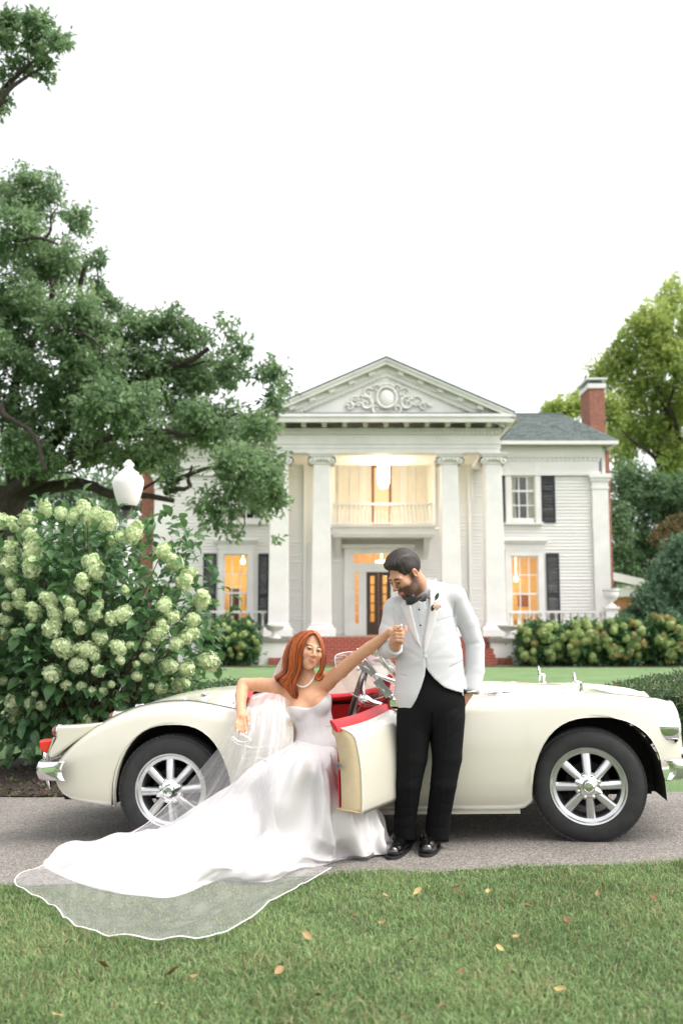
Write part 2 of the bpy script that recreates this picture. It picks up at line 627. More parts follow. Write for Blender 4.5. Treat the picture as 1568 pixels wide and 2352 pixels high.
GM = {'lawn': grass_ground_mat(), 'drive': drive_mat(), 'walk': brick_walk_mat(),
      'mulch': pmat('dark_mulch', (.055, .04, .03), .95, var=.6, scale=18, bump=1.0, bscale=60, bdist=.04)}


def sheet(name, poly_rows, mat, h, label=None):
    """sheet from rows of (x, y) that follows the ground height plus h"""
    b = MB()
    b.grid([[(x, y, gz(x, y) + h) for (x, y) in r] for r in poly_rows], flip=False)
    o = b.build(name, mat, None, 180)
    o['kind'] = 'structure'
    return o


ys = list(np.linspace(-6, 14, 41)) + [16, 20, 25, 30, 36, 45, 60, 90, 150, 300, 700, 1500]
xs_ = [-1200, -400, -120, -50, -30, -20, -14, -10, -8] + list(np.linspace(-6, 9, 31)) + [12, 16, 22, 30, 50, 120, 400, 1200]
sheet('ground', [[(x, y) for x in xs_] for y in ys], GM['lawn'], 0)
# the drive: near edge uneven against the grass
nl, nr = atg(0, 2037), atg(1568, 1984)
fl_, fr_ = atg(0, 1833), atg(1568, 1822)


def near_edge(x): return nl.y + (nr.y - nl.y) * (x - nl.x) / (nr.x - nl.x)
def far_edge(x): return fl_.y + (fr_.y - fl_.y) * (x - fl_.x) / (fr_.x - fl_.x)


rows = []
dxs = np.linspace(-16, 16, 400)
ne = np.array([near_edge(x) for x in dxs]) + np.interp(dxs, np.linspace(-16, 16, 140), RNG.normal(0, .022, 140)) + RNG.normal(0, .006, 400)
fe = np.array([far_edge(x) for x in dxs]) + np.interp(dxs, np.linspace(-16, 16, 140), RNG.normal(0, .02, 140))
for t in np.linspace(0, 1, 9): rows.append([(x, a + (b - a) * t) for x, a, b in zip(dxs, ne, fe)])
sheet('driveway', rows, GM['drive'], .006)
# brick walk from the drive to the steps, with planted beds either side
wkl, wkr = .35, 2.75
sheet('path', [[(HX_ + s, y) for s in np.linspace(-1.5, 1.5, 5)] for HX_, y in [(1.0 + (1.505 - 1.0) * (y - 7.6) / 23.2, y) for y in np.linspace(7.9, 30.95, 24)]], GM['walk'], .008)
sheet('mulch_bed', [[(x, far_edge(x) + .02 + (1.9 + .25 * math.sin(x * 1.7) - .06) * t) for x in np.linspace(-12, -.4, 50)] for t in np.linspace(0, 1, 4)], GM['mulch'], .012)
sheet('mulch_bed', [[(x, y + .12 * math.sin(x * 3)) for x in np.linspace(-8, -2.8, 20)] for y in (30.0, 31.5, 33.0, 34.2)], GM['mulch'], .010)
sheet('mulch_bed', [[(x, y + .12 * math.sin(x * 3)) for x in np.linspace(5.8, 16, 24)] for y in (30.0, 31.5, 33.0, 34.2)], GM['mulch'], .010)
sheet('mulch_bed', [[(x, y + .12 * math.sin(x * 3)) for x in np.linspace(-2.8, 5.8, 24)] for y in (30.1, 31.0)], GM['mulch'], .004)
# ------------------------------------------------------------------ parenting in world coordinates
def wmat(o):
    m = o.matrix_parent_inverse @ o.matrix_basis if o.parent else o.matrix_basis.copy()
    return wmat(o.parent) @ m if o.parent else m


def wp(o, p):
    o.parent = p
    o.matrix_parent_inverse = wmat(p).inverted()
    return o


_unit = {}


def bx(name, mat, parent, x0, x1, y0, y1, z0, z1, rot=None):
    """a box given in world coordinates that shares one cube per material"""
    if mat.name not in _unit:
        b = MB(); b.box(-.5, .5, -.5, .5, -.5, .5)
        _unit[mat.name] = b.mesh('box_' + mat.name, mat)
    o = link(name, _unit[mat.name], None, None, ((x0 + x1) / 2, (y0 + y1) / 2, (z0 + z1) / 2), rot, (x1 - x0, y1 - y0, z1 - z0))
    return wp(o, parent) if parent else o


def shared(name, me, parent, loc, rot=None, scale=None):
    o = link(name, me, None, None, loc, rot, scale)
    return wp(o, parent)


def built(mb, name, mats, parent, smooth=None, **k):
    o = mb.build(name, mats, None, smooth, **k)
    return wp(o, parent)


def zy(py, Y): return at(784, py, Y).z
def xx(px, py, Y): return at(px, py, Y).x


# ------------------------------------------------------------------ house materials
M = {}
M['white'] = pmat('white_paint', (.77, .76, .745), .55, var=.07, scale=1.6, detail=8, bump=.15, bscale=25)
M['siding'] = pmat('siding_paint', (.73, .72, .705), .5, var=.09, scale=1.2, detail=8, bump=.03, bscale=40, stretch=(.4, 1, 4))
M['cream'] = pmat('porch_cream_paint', (.78, .74, .66), .55, var=.05, scale=2)
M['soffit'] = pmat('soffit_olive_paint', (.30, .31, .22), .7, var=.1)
M['shutter'] = pmat('shutter_black_paint', (.018, .022, .028), .45, var=.2)
M['door'] = pmat('dark_wood', (.055, .028, .022), .4, var=.25, scale=6, stretch=(6, 6, .6))
M['brick'] = pmat('red_brick', (.33, .095, .065), .85, var=.35, scale=3, bump=.4, bscale=70)
M['brick2'] = pmat('chimney_brick', (.36, .15, .105), .85, var=.3, scale=9, bump=.4, bscale=70)
M['mortar'] = pmat('mortar', (.42, .36, .31), .9, var=.15)
M['stone'] = pmat('grey_stone_cap', (.23, .22, .19), .85, var=.25, scale=5, bump=.3)
M['shingle'] = pmat('grey_green_shingle', (.105, .135, .13), .85, var=.35, scale=14, bump=.3, bscale=90)
M['flash'] = pmat('lead_flashing', (.12, .15, .15), .5)
M['glass'] = glass_mat('window_glass', (.93, .95, .94), 1.6)
M['ochre'] = pmat('ochre_plaster_room', (.78, .55, .22), .8, var=.08)
M['ivory'] = pmat('ivory_plaster_room', (.80, .70, .50), .8, var=.05)
M['curtain'] = pmat('curtain_cloth', (.72, .66, .55), .85, var=.1, scale=20, stretch=(8, 8, .2))
M['roomdark'] = pmat('dark_room', (.07, .075, .06), .8, var=.3)
M['bulb'] = pmat('lamp_glow', (1, .9, .7), .5, emit=(1, .84, .55), estr=4)
M['lantern_glass'] = pmat('lantern_glow', (1, .95, .85), .4, emit=(1, .90, .74), estr=4.5)
M['iron'] = pmat('black_iron', (.02, .02, .02), .5)
M['picture'] = pmat('rust_picture', (.30, .10, .05), .6, var=.3)

# ------------------------------------------------------------------ the mansion
YC, YW = 33.5, 37.2                              # column front, main wall
HX = (at(738, 1250, YC).x + at(1035, 1250, YC).x) / 2
ZP = zy(1462, YC - .35)                          # porch floor
house = thing('mansion', 'white two-storey columned mansion with pediment and black shutters', 'house', (HX, 35.0, 0))


def point_lamp(name, loc, energy, c=(1, .72, .38), r=.1):
    d = bpy.data.lights.new(name, 'POINT'); d.energy = energy; d.color = c; d.shadow_soft_size = r
    o = bpy.data.objects.new(name, d); col.objects.link(o); o.location = loc
    return o


# clapboard walls -------------------------------------------------------
CH = .125
_cb = MB()
_cb.add([(-.5, -.040, 0), (.5, -.040, 0), (.5, 0, 0), (-.5, 0, 0), (-.5, -.004, CH), (.5, -.004, CH), (.5, 0, CH), (-.5, 0, CH)],
        [(0, 3, 2, 1), (4, 5, 6, 7), (0, 1, 5, 4), (1, 2, 6, 5), (2, 3, 7, 6), (3, 0, 4, 7)])
CLAP = _cb.mesh('clapboard', M['siding'])
N_CLAP = [0]


def clap_wall(x0, x1, z0, z1, openings, Y=YW):
    """one wall (part) with its boards (sub-parts); openings: (x0, x1, z0, z1)"""
    back = MB()
    xs = sorted({x0, x1, *[o[0] for o in openings], *[o[1] for o in openings]})
    zs = sorted({z0, z1, *[o[2] for o in openings], *[o[3] for o in openings]})
    for i in range(len(xs) - 1):
        for j in range(len(zs) - 1):
            cx, cz = (xs[i] + xs[i + 1]) / 2, (zs[j] + zs[j + 1]) / 2
            if x0 <= cx <= x1 and z0 <= cz <= z1 and not any(o[0] < cx < o[1] and o[2] < cz < o[3] for o in openings):
                back.box(xs[i], xs[i + 1], Y, Y + .12, zs[j], zs[j + 1])
    w = built(back, 'wall', M['siding'], house)
    z = z0
    while z < z1:
        h = min(CH, z1 - z)
        segs = [(x0, x1)]
        for (a, b, c, d) in openings:
            if c < z + h * .5 < d:
                ns = []
                for (s, e) in segs:
                    if b <= s or a >= e: ns.append((s, e)); continue
                    if a > s: ns.append((s, a))
                    if b < e: ns.append((b, e))
                segs = ns
        for (s, e) in segs:
            if e - s > .05:
                N_CLAP[0] += 1
                shared('clapboard', CLAP, w, ((s + e) / 2, Y - .001, z), (RNG.normal(0, .0015), 0, RNG.normal(0, .0004)), (e - s, 1 + RNG.normal(0, .08), h / CH))
        z += CH
    return w


XL, XR = xx(354, 1300, YW), xx(1398, 1300, YW)
ZE = zy(1093, YW)                                # top of siding, under the wing frieze
Z0 = ZP - .05


def window(gx0, gx1, gy0, gy1, cols, rows, lit, head=None, sill=None, curtain=False, lampspot=None):
    """glass rectangle in frame pixels on the main wall"""
    x0, x1 = xx(gx0, (gy0 + gy1) / 2, YW), xx(gx1, (gy0 + gy1) / 2, YW)
    z1, z0 = zy(gy0, YW), zy(gy1, YW)
    w = empty('window', ((x0 + x1) / 2, YW, z0)); wp(w, house)
    c = .20
    fr = MB()
    fr.box(x0 - c, x0, YW - .09, YW + .05, z0 - .1, z1 + c); fr.box(x1, x1 + c, YW - .09, YW + .05, z0 - .1, z1 + c)
    fr.box(x0, x1, YW - .088, YW + .05, z1, z1 + c)
    built(fr, 'casing', M['white'], w)
    bx('sill', M['white'], w, x0 - c - .06, x1 + c + .06, YW - .18, YW + .02, z0 - .19, z0 - .10)
    if head:
        h = MB()
        hz = zy(head, YW)
        h.box(x0 - c - .05, x1 + c + .05, YW - .10, YW + .02, z1 + c, hz - .14)
        h.box(x0 - c - .12, x1 + c + .12, YW - .17, YW + .02, hz - .14, hz - .06)
        h.box(x0 - c - .18, x1 + c + .18, YW - .24, YW + .02, hz - .06, hz)
        built(h, 'window_head', M['white'], w)
    sash = MB()
    zm = (z0 + z1) / 2
    sash.box(x0, x0 + .045, YW + .0, YW + .045, z0, z1); sash.box(x1 - .045, x1, YW, YW + .045, z0, z1)
    sash.box(x0 + .045, x1 - .045, YW, YW + .045, z0 - .1, z0 + .07); sash.box(x0 + .045, x1 - .045, YW, YW + .045, z1 - .05, z1)
    sash.box(x0 + .045, x1 - .045, YW - .006, YW + .045, zm - .035, zm + .035)
    built(sash, 'sash', M['white'], w)
    for i in range(1, cols):
        xm = x0 + (x1 - x0) * i / cols
        bx('muntin', M['white'], w, xm - .022, xm + .022, YW + .006, YW + .034, z0 + .07, z1 - .05)
    for j in range(1, rows):
        if abs(j - rows / 2) < .1: continue
        zz = z0 + (z1 - z0) * j / rows
        bx('muntin', M['white'], w, x0 + .045, x1 - .045, YW + .008, YW + .032, zz - .022, zz + .022)
    for i in range(cols):
        for j in range(rows):
            a0, a1 = x0 + (x1 - x0) * i / cols, x0 + (x1 - x0) * (i + 1) / cols
            b0, b1 = z0 + (z1 - z0) * j / rows, z0 + (z1 - z0) * (j + 1) / rows
            bx('pane', M['glass'], w, a0 + .005, a1 - .005, YW + .016, YW + .022, b0 + .005, b1 - .005, (RNG.normal(0, .004), 0, RNG.normal(0, .004)))
    # the room behind it
    rm = MB()
    d = 2.4
    X0, X1, Zb, Zt = x0 - .9, x1 + .9, z0 - .3, z1 + .5
    rm.add([(X0, YW + .13, Zb), (X1, YW + .13, Zb), (X1, YW + d, Zb), (X0, YW + d, Zb), (X0, YW + .13, Zt), (X1, YW + .13, Zt), (X1, YW + d, Zt), (X0, YW + d, Zt)],
           [(0, 1, 2, 3), (7, 6, 5, 4), (3, 2, 6, 7), (0, 3, 7, 4), (2, 1, 5, 6)])
    built(rm, 'room', M['ochre'] if lit else M['roomdark'], w)
    if lit:
        xm_ = (x0 + x1) / 2
        bx('inner_doorway', M['ivory'], w, xm_ - .55, xm_ - .02, YW + d - .06, YW + d - .004, Zb, Zb + 2.1)
        bx('inner_door', M['door'], w, xm_ - .48, xm_ - .09, YW + d - .08, YW + d - .061, Zb, Zb + 2.0)
        bx('picture', M['picture'], w, xm_ + .15, xm_ + .55, YW + d - .05, YW + d - .004, Zb + 1.3, Zb + 1.8)
        bx('sofa', M['curtain'], w, xm_ + .0, xm_ + .9, YW + d - .7, YW + d - .1, Zb + .01, Zb + .75)
    if curtain:
        for sgn in (-1, 1):
            cu = MB(); rows_ = []
            for zz in np.linspace(z0 - .05, z1 + .05, 8):
                t = (z1 - zz) / (z1 - z0)
                wd = .30 * (.55 + .45 * abs(t - .62) / .62) if sgn < 0 else .26
                r = []
                for k in range(17):
                    u = k / 16
                    xk = (x0 + u * wd) if sgn < 0 else (x1 - u * wd)
                    r.append((xk, YW + .16 + .025 * math.sin(u * 22), zz))
                rows_.append(r)
            cu.grid(rows_)
            built(cu, 'curtain', M['curtain'], w, 60)
    if lit:
        lx, lz = xx(lampspot[0], lampspot[1], YW + 1.2), zy(lampspot[1], YW + 1.2)
        g = MB(); g.lathe([(.0, .13), (.04, .11), (.075, .05), (.08, -.02), (.055, -.08), (0, -.10)], 14, (lx, YW + 1.2, lz))
        g.lathe([(.012, .16), (.012, Zt - lz - .01)], 6, (lx, YW + 1.2, lz))
        built(g, 'room_lamp', M['bulb'], w, 60)
        L = point_lamp('room_light', (lx - .3, YW + .95, lz - .35), 25, (1, .78, .44), .25)
        wp(L, w)
    return (x0 - c, x1 + c, z0 - .19, z1 + c)


def shutter(px0, px1, py0, py1):
    x0, x1 = xx(px0, (py0 + py1) / 2, YW), xx(px1, (py0 + py1) / 2, YW)
    z1, z0 = zy(py0, YW), zy(py1, YW)
    f = MB(); w = .06
    f.box(x0, x0 + w, YW - .075, YW - .03, z0, z1); f.box(x1 - w, x1, YW - .075, YW - .03, z0, z1)
    zm = z0 + (z1 - z0) * .45
    for (a, b) in ((z0, z0 + .12), (zm - .05, zm + .05), (z1 - .09, z1)): f.box(x0 + w, x1 - w, YW - .073, YW - .032, a, b)
    for (a, b) in ((z0 + .12, zm - .05), (zm + .05, z1 - .09)):
        n = int((b - a) / .055)
        for i in range(n):
            zc_ = a + (i + .5) * (b - a) / n
            f.obox(((x0 + x1) / 2, YW - .052, zc_), Matrix.Rotation(math.radians(-38), 3, 'X'), (x1 - x0) / 2 - w, .026, .005)
    built(f, 'shutter', M['shutter'], house)


ow_r1 = window(1172, 1228, 1062, 1194, 3, 4, False, None, curtain=True)
ow_r2 = window(1173, 1236, 1277, 1452, 3, 4, True, 1240, lampspot=(1184, 1330))
ow_l2 = window(514, 569, 1273, 1452, 3, 4, True, 1240, lampspot=(558, 1290))
ow_l1 = window(548, 602, 1062, 1194, 3, 4, False, None, curtain=True)
shutter(1242, 1273, 1052, 1201); shutter(1150, 1157.5, 1052, 1201)
shutter(1254, 1284, 1271, 1445)
shutter(467, 497, 1272, 1447); shutter(593, 617, 1272, 1447)
# centre bay openings: balcony recess and entrance
bx0, bx1 = xx(768, 1100, YW), xx(988, 1100, YW)
bz0, bz1 = zy(1206, YW), zy(1036, YW)
ez0, ez1 = Z0, zy(1296, YW)
ex0, ex1 = xx(812, 1380, YW), xx(924, 1380, YW)
etz0, etz1 = zy(1294, YW), zy(1272, YW)
xa, xb = xx(640, 1250, YW), xx(1128, 1250, YW)
clap_wall(XL, xa, Z0, ZE, [ow_l1, ow_l2])
clap_wall(xb, XR - .55, Z0, ZE, [ow_r1, ow_r2])
clap_wall(xa, xb, Z0, zy(1036, YW), [(bx0, bx1, bz0, bz1 + 1), (ex0 - .25, ex1 + .25, ez0 - 1, etz1 + .25)])

# balcony recess and its lit hall ---------------------------------------
bal = empty('balcony', ((bx0 + bx1) / 2, YW - 1.2, bz0)); wp(bal, house)
rec = MB()
yb = YW + 2.2
rec.add([(bx0, YW, bz0), (bx1, YW, bz0), (bx1, yb, bz0), (bx0, yb, bz0), (bx0, YW, bz1), (bx1, YW, bz1), (bx1, yb, bz1), (bx0, yb, bz1)],
        [(0, 1, 2, 3), (7, 6, 5, 4), (3, 2, 6, 7), (0, 3, 7, 4), (2, 1, 5, 6)])
built(rec, 'recess', M['cream'], bal)
for k, (px, wd) in enumerate(((806, .05), (833, .14), (926, .14), (950, .05), (780, .07), (975, .07))):
    x = xx(px, 1100, yb)
    bx('panel_trim', M['white'], bal, x - wd, x + wd, yb - .06, yb - .002, bz0, bz1)
px0, px1 = xx(853, 1100, yb), xx(898, 1100, yb)
bx('door_panel', M['picture'], bal, px0, px1, yb - .05, yb - .004, bz0, zy(1058, yb))
bx('pane', M['ivory'], bal, px0 + .1, px1 - .1, yb - .07, yb - .052, bz0 + .3, zy(1075, yb))
for (a, b) in ((bx0 - .18, bx0), (bx1, bx1 + .18)): bx('corner_trim', M['white'], bal, a, b, YW - .07, YW + .02, bz0, bz1)
yf = YW - 1.05                                   # front of the balcony slab
sx0, sx1 = xx(761, 1215, yf), xx(997, 1215, yf)
sz0, sz1 = zy(1228, yf), zy(1207, yf)
sl = MB(); sl.box(sx0, sx1, yf, YW - .03, sz0, sz1); sl.box(sx0 - .05, sx1 + .05, yf - .05, YW - .03, sz1 - .06, sz1 + .02); sl.box(sx0 + .05, sx1 - .05, yf + .03, YW - .03, sz0 - .08, sz0)
built(sl, 'slab', M['white'], bal)
for x in (sx0 + .25, sx1 - .25):
    br = MB(); br.add([(x - .1, YW - .03, sz0 - .08), (x - .1, yf + .2, sz0 - .08), (x - .1, YW - .03, sz0 - .8), (x + .1, YW - .03, sz0 - .08), (x + .1, yf + .2, sz0 - .08), (x + .1, YW - .03, sz0 - .8)], [(0, 1, 2), (5, 4, 3), (0, 3, 4, 1), (1, 4, 5, 2), (2, 5, 3, 0)])
    built(br, 'bracket', M['white'], bal)
rz1 = zy(1155, yf)
bx('top_rail', M['white'], bal, sx0 + .03, sx1 - .03, yf + .05, yf + .15, rz1 - .07, rz1)
bx('bottom_rail', M['white'], bal, sx0 + .03, sx1 - .03, yf + .06, yf + .14, sz1 + .06, sz1 + .12)
_bm = MB(); _bm.lathe([(.045, 0), (.045, .1), (.03, .13), (.045, .3), (.03, .6), (.028, .87), (.045, .9), (.045, 1)], 8)
BALU = _bm.mesh('baluster', M['white'], 50)
nb = 24
for i in range(nb + 1):
    x = sx0 + .1 + (sx1 - sx0 - .2) * i / nb
    shared('baluster', BALU, bal, (x, yf + .10, sz1 + .12), None, (.85, .85, rz1 - .07 - sz1 - .12))
# entrance ---------------------------------------------------------------
ent = empty('entrance_door', ((ex0 + ex1) / 2, YW, ZP)); wp(ent, house)
fr = MB()
dx0, dx1, dz1 = xx(841, 1390, YW), xx(897, 1390, YW), zy(1314, YW)
fr.box(ex0 - .35, ex0, YW - .12, YW + .1, ZP, etz1 + .2); fr.box(ex1, ex1 + .35, YW - .12, YW + .1, ZP, etz1 + .2)
fr.box(ex0, ex1, YW - .12, YW + .1, etz1, etz1 + .2); fr.box(ex0, ex1, YW - .10, YW + .1, dz1, etz0)
fr.box(ex0 - .45, ex1 + .45, YW - .22, YW + .02, etz1 + .2, etz1 + .34)
sl0, sl1 = xx(815, 1390, YW), xx(823, 1390, YW)
sr0, sr1 = xx(915, 1390, YW), xx(923, 1390, YW)
slz0, slz1 = zy(1432, YW), zy(1316, YW)
for (a, b) in ((ex0, sl0), (sl1, dx0), (dx1, sr0), (sr1, ex1)):
    if b > a: fr.box(a, b, YW - .09, YW + .1, ZP, dz1)
for (a, b) in ((sl0, sl1), (sr0, sr1)): fr.box(a, b, YW - .085, YW + .1, ZP, slz0)
built(fr, 'door_frame', M['white'], ent)
dm = (dx0 + dx1) / 2
for (a, b) in ((dx0, dm - .004), (dm + .004, dx1)):
    p = MB(); pw = .15; hz = zy(1428, YW)
    p.box(a, a + pw, YW - .03, YW + .04, ZP + .02, dz1); p.box(b - pw, b, YW - .03, YW + .04, ZP + .02, dz1)
    p.box(a + pw, b - pw, YW - .03, YW + .04, ZP + .02, hz); p.box(a + pw, b - pw, YW - .03, YW + .04, dz1 - .14, dz1)
    for j in range(1, 5):
        z = hz + (dz1 - .14 - hz) * j / 5
        p.box(a + pw, b - pw, YW - .02, YW + .03, z - .02, z + .02)
    p.box(a + pw + .05, b - pw - .05, YW - .045, YW - .03, ZP + .15, hz - .15)
    built(p, 'door_leaf', M['door'], ent)
    for j in range(5):
        z0_, z1_ = hz + (dz1 - .14 - hz) * j / 5, hz + (dz1 - .14 - hz) * (j + 1) / 5
        bx('pane', M['glass'], ent, a + pw, b - pw, YW + .005, YW + .011, z0_ + .02, z1_ - .02)
_k = MB(); _k.ball((dm + .07, YW - .06, ZP + 1.0), .03)
built(_k, 'door_knob', pmat('brass', (.7, .5, .2), .25, metal=1), ent, 60)
for (a, b) in ((sl0, sl1), (sr0, sr1)):
    for j in range(5):
        z0_, z1_ = slz0 + (slz1 - slz0) * j / 5, slz0 + (slz1 - slz0) * (j + 1) / 5
        bx('sidelight_pane', M['glass'], ent, a, b, YW + .0, YW + .008, z0_ + .01, z1_ - .01)
        bx('muntin', M['white'], ent, a, b, YW - .02, YW + .03, z1_ - .015, z1_ + .015)
for i in range(9):
    a = ex0 + (ex1 - ex0) * i / 9
    bx('transom_pane', M['glass'], ent, a + .01, a + (ex1 - ex0) / 9 - .01, YW, YW + .008, etz0, etz1)
    if i: bx('muntin', M['white'], ent, a - .012, a + .012, YW - .02, YW + .03, etz0, etz1)
hl = MB(); d = 3.2
hl.add([(ex0 - .5, YW + .12, Z0), (ex1 + .5, YW + .12, Z0), (ex1 + .5, YW + d, Z0), (ex0 - .5, YW + d, Z0), (ex0 - .5, YW + .12, etz1 + .4), (ex1 + .5, YW + .12, etz1 + .4), (ex1 + .5, YW + d, etz1 + .4), (ex0 - .5, YW + d, etz1 + .4)],
       [(0, 1, 2, 3), (7, 6, 5, 4), (3, 2, 6, 7), (0, 3, 7, 4), (2, 1, 5, 6)])
built(hl, 'hall', M['ochre'], ent)
ch = MB(); cx_, cz_ = xx(876, 1286, YW + 1.4), zy(1300, YW + 1.4)
for k in range(6): ch.ball((cx_ + .22 * math.cos(k * 1.047), YW + 1.4 + .22 * math.sin(k * 1.047), cz_ + .18), .032, n=8, m=5)
ch.lathe([(.02, .7), (.02, .0), (.08, -.05), (.02, -.15)], 8, (cx_, YW + 1.4, cz_))
for k in range(6): ch.tube([(cx_, YW + 1.4, cz_), (cx_ + .15 * math.cos(k * 1.047), YW + 1.4 + .15 * math.sin(k * 1.047), cz_ - .03), (cx_ + .22 * math.cos(k * 1.047), YW + 1.4 + .22 * math.sin(k * 1.047), cz_ + .13)], .012, 5)
built(ch, 'chandelier', M['bulb'], ent, 60)
wp(point_lamp('hall_light', (cx_, YW + 1.0, cz_ - .4), 34, (1, .78, .44), .25), ent)

# columns with ionic capitals --------------------------------------------
_c = MB()
_c.lathe([(.235, 0), (.25, .02), (.25, .06), (.225, .08)], 4, sq='square')
CAPE = None


def make_column(px, first=None):
    x = at(px, 1250, YC).x
    hb, ht = .335, .275
    zb, zt = ZP, zy(1040, YC)
    if first is not None:
        c = empty('column', (x, YC + .33, ZP)); wp(c, house)
        for ch_ in first.children:
            o = ch_.copy(); col.objects.link(o); o.parent = c
        return c
    c = empty('column', (x, YC + .33, ZP)); wp(c, house)
    H = zt - zb
    sh = MB()
    pr = [(hb, .40)]
    for t in (.0, .15, .35, .55, .75, .9, 1): pr.append((hb + (ht - hb) * t ** 1.25, .42 + (H - .42 - .38) * t))
    sh.lathe(pr, 4, sq='square')
    o = sh.build('shaft', M['white'], c)
    o.modifiers.new('bev', 'BEVEL').width = .012
    ba = MB()
    ba.lathe([(.48, 0), (.48, .24), (.47, .25), (.47, .29), (.40, .30), (.395, .335), (.36, .36), (.345, .375), (.38, .385), (.38, .41), (.335, .425)], 4, sq='square')
    ba.build('base', M['white'], c)
    ca = MB()
    z = H - .38
    ca.lathe([(ht, z - .02), (ht + .03, z), (ht + .03, z + .05), (ht, z + .06), (ht + .02, z + .1), (ht + .09, z + .2), (ht + .09, z + .26)], 4, sq='square')
    ca.lathe([(.42, z + .26), (.42, z + .31), (.46, z + .33), (.46, z + .38)], 4, sq='square')
    for sx in (-1, 1):
        for sy in (-1, 1):
            # volutes: spiral scrolls at the corners
            pts = []
            for k in range(26):
                a = k / 25 * 4.4 * PI * .5
                r = .15 * (1 - k / 25 * .82)
                pts.append((sx * (.36 + r * math.cos(a + PI / 2) * .9), sy * .34, z + .12 + r * math.sin(a + PI / 2)))
            ca.tube(pts, [.042 * (1 - .5 * k / 25) for k in range(26)], 6)
            ca.ball((sx * .36, sy * .345, z + .12), .05, n=8, m=5)
            ca.lathe([(.0, -.3), (.13, -.3), (.10, -.15), (.085, 0), (.10, .15), (.13, .3), (0, .3)], 12, (sx * .36, 0, z + .12), 'y')
    for sy in (-1, 1):
        for k in range(-2, 3): ca.ball((k * .11, sy * .36, z + .17 - .008 * k * k), .05, .05, .06, n=8, m=5)
    ca.build('capital', M['white'], c, 40)
    return c


col0 = make_column(640)
for px in (738, 1035, 1136): make_column(px, col0)
# engaged pilasters on the wall behind the portico
for px in (700, 1078):
    x = xx(px, 1250, YW)
    bx('pilaster', M['white'], house, x - .05, x + .05, YW - .09, YW - .03, ZP, zy(1045, YW))
# arched trims high on the wall at each side of the balcony
for sgn, px in ((1, 697), (-1, 1085)):
    t = MB(); x = xx(px, 1080, YW - .05); zc_ = zy(1150, YW)
    pts = [(x - sgn * .5 + sgn * .55 * math.sin(a), YW - .06, zc_ + 1.1 + .55 * math.cos(a)) for a in np.linspace(0, PI / 2, 8)] + [(x + sgn * .05, YW - .06, zc_)]
    t.tube(pts, .035, 6)
    built(t, 'arch_trim', M['white'], house, 50)

# portico entablature and pediment ---------------------------------------
ent_ = empty('entablature', (HX, YC, zy(1040, YC))); wp(ent_, house)
eh = (xx(1152, 1030, YC) - xx(629, 1030, YC)) / 2
E0 = YC - .02


def band(name, mat, par, ex, y0, py0, py1, zoff=0):
    """U-shaped band round the portico front and its two returns"""
    z1, z0 = zy(py0, YC), zy(py1, YC)
    b = MB()
    b.box(HX - eh - ex, HX + eh + ex, y0, y0 + .5, z0, z1)
    b.box(HX - eh - ex, HX - eh - ex + .5, y0 + .5, YW - .03, z0, z1)
    b.box(HX + eh + ex - .5, HX + eh + ex, y0 + .5, YW - .03, z0, z1)
    return built(b, name, mat, par)


band('architrave', M['white'], ent_, 0, E0, 1030, 1040)
band('architrave', M['white'], ent_, .03, E0 - .03, 1021, 1030)
band('moulding', M['white'], ent_, .07, E0 - .07, 1017, 1021)
band('frieze', M['white'], ent_, .01, E0 - .01, 1000.5, 1017)
band('moulding', M['white'], ent_, .06, E0 - .06, 984.5, 990)
band('dentil_ground', M['white'], ent_, .02, E0 - .02, 990, 1000.5)
dz1_, dz0_ = zy(991, YC), zy(999, YC)
nd = 62
for i in range(nd):
    x = HX - eh - .05 + (2 * eh + .1) * (i + .5) / nd
    bx('dentil', M['white'], ent_, x - .04, x + .04, E0 - .11, E0 - .02, dz0_, dz1_)
CO = xx(1180, 960, YC - .7) - HX                 # cornice half width
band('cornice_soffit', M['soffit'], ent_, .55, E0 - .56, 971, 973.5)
fz1, fz0 = zy(951, YC - .7), zy(969, YC - .7)
cb = MB()
cb.box(HX - CO, HX + CO, YC - .72, YC - .60, fz0, fz1); cb.box(HX - CO, HX - CO + .12, YC - .60, YW, fz0, fz1); cb.box(HX + CO - .12, HX + CO, YC - .60, YW, fz0, fz1)
cb.box(HX - CO - .05, HX + CO + .05, YC - .78, YC - .721, fz1 - .1, fz1)
cb.box(HX - CO - .05, HX - CO, YC - .72, YW, fz1 - .1, fz1); cb.box(HX + CO, HX + CO + .05, YC - .72, YW, fz1 - .1, fz1)
cb.box(HX - CO + .12, HX + CO - .12, YC - .60, YW, fz1 - .06, fz1 - .01)
built(cb, 'cornice', M['white'], ent_)
for i in range(13):
    x = HX - eh - .3 + (2 * eh + .6) * i / 12
    m_ = MB(); m_.box(x - .09, x + .09, YC - .52, E0 - .02, zy(978, YC), zy(972, YC)); m_.box(x - .075, x + .075, YC - .36, E0 - .02, zy(983, YC), zy(978, YC))
    built(m_, 'modillion', M['white'], ent_)
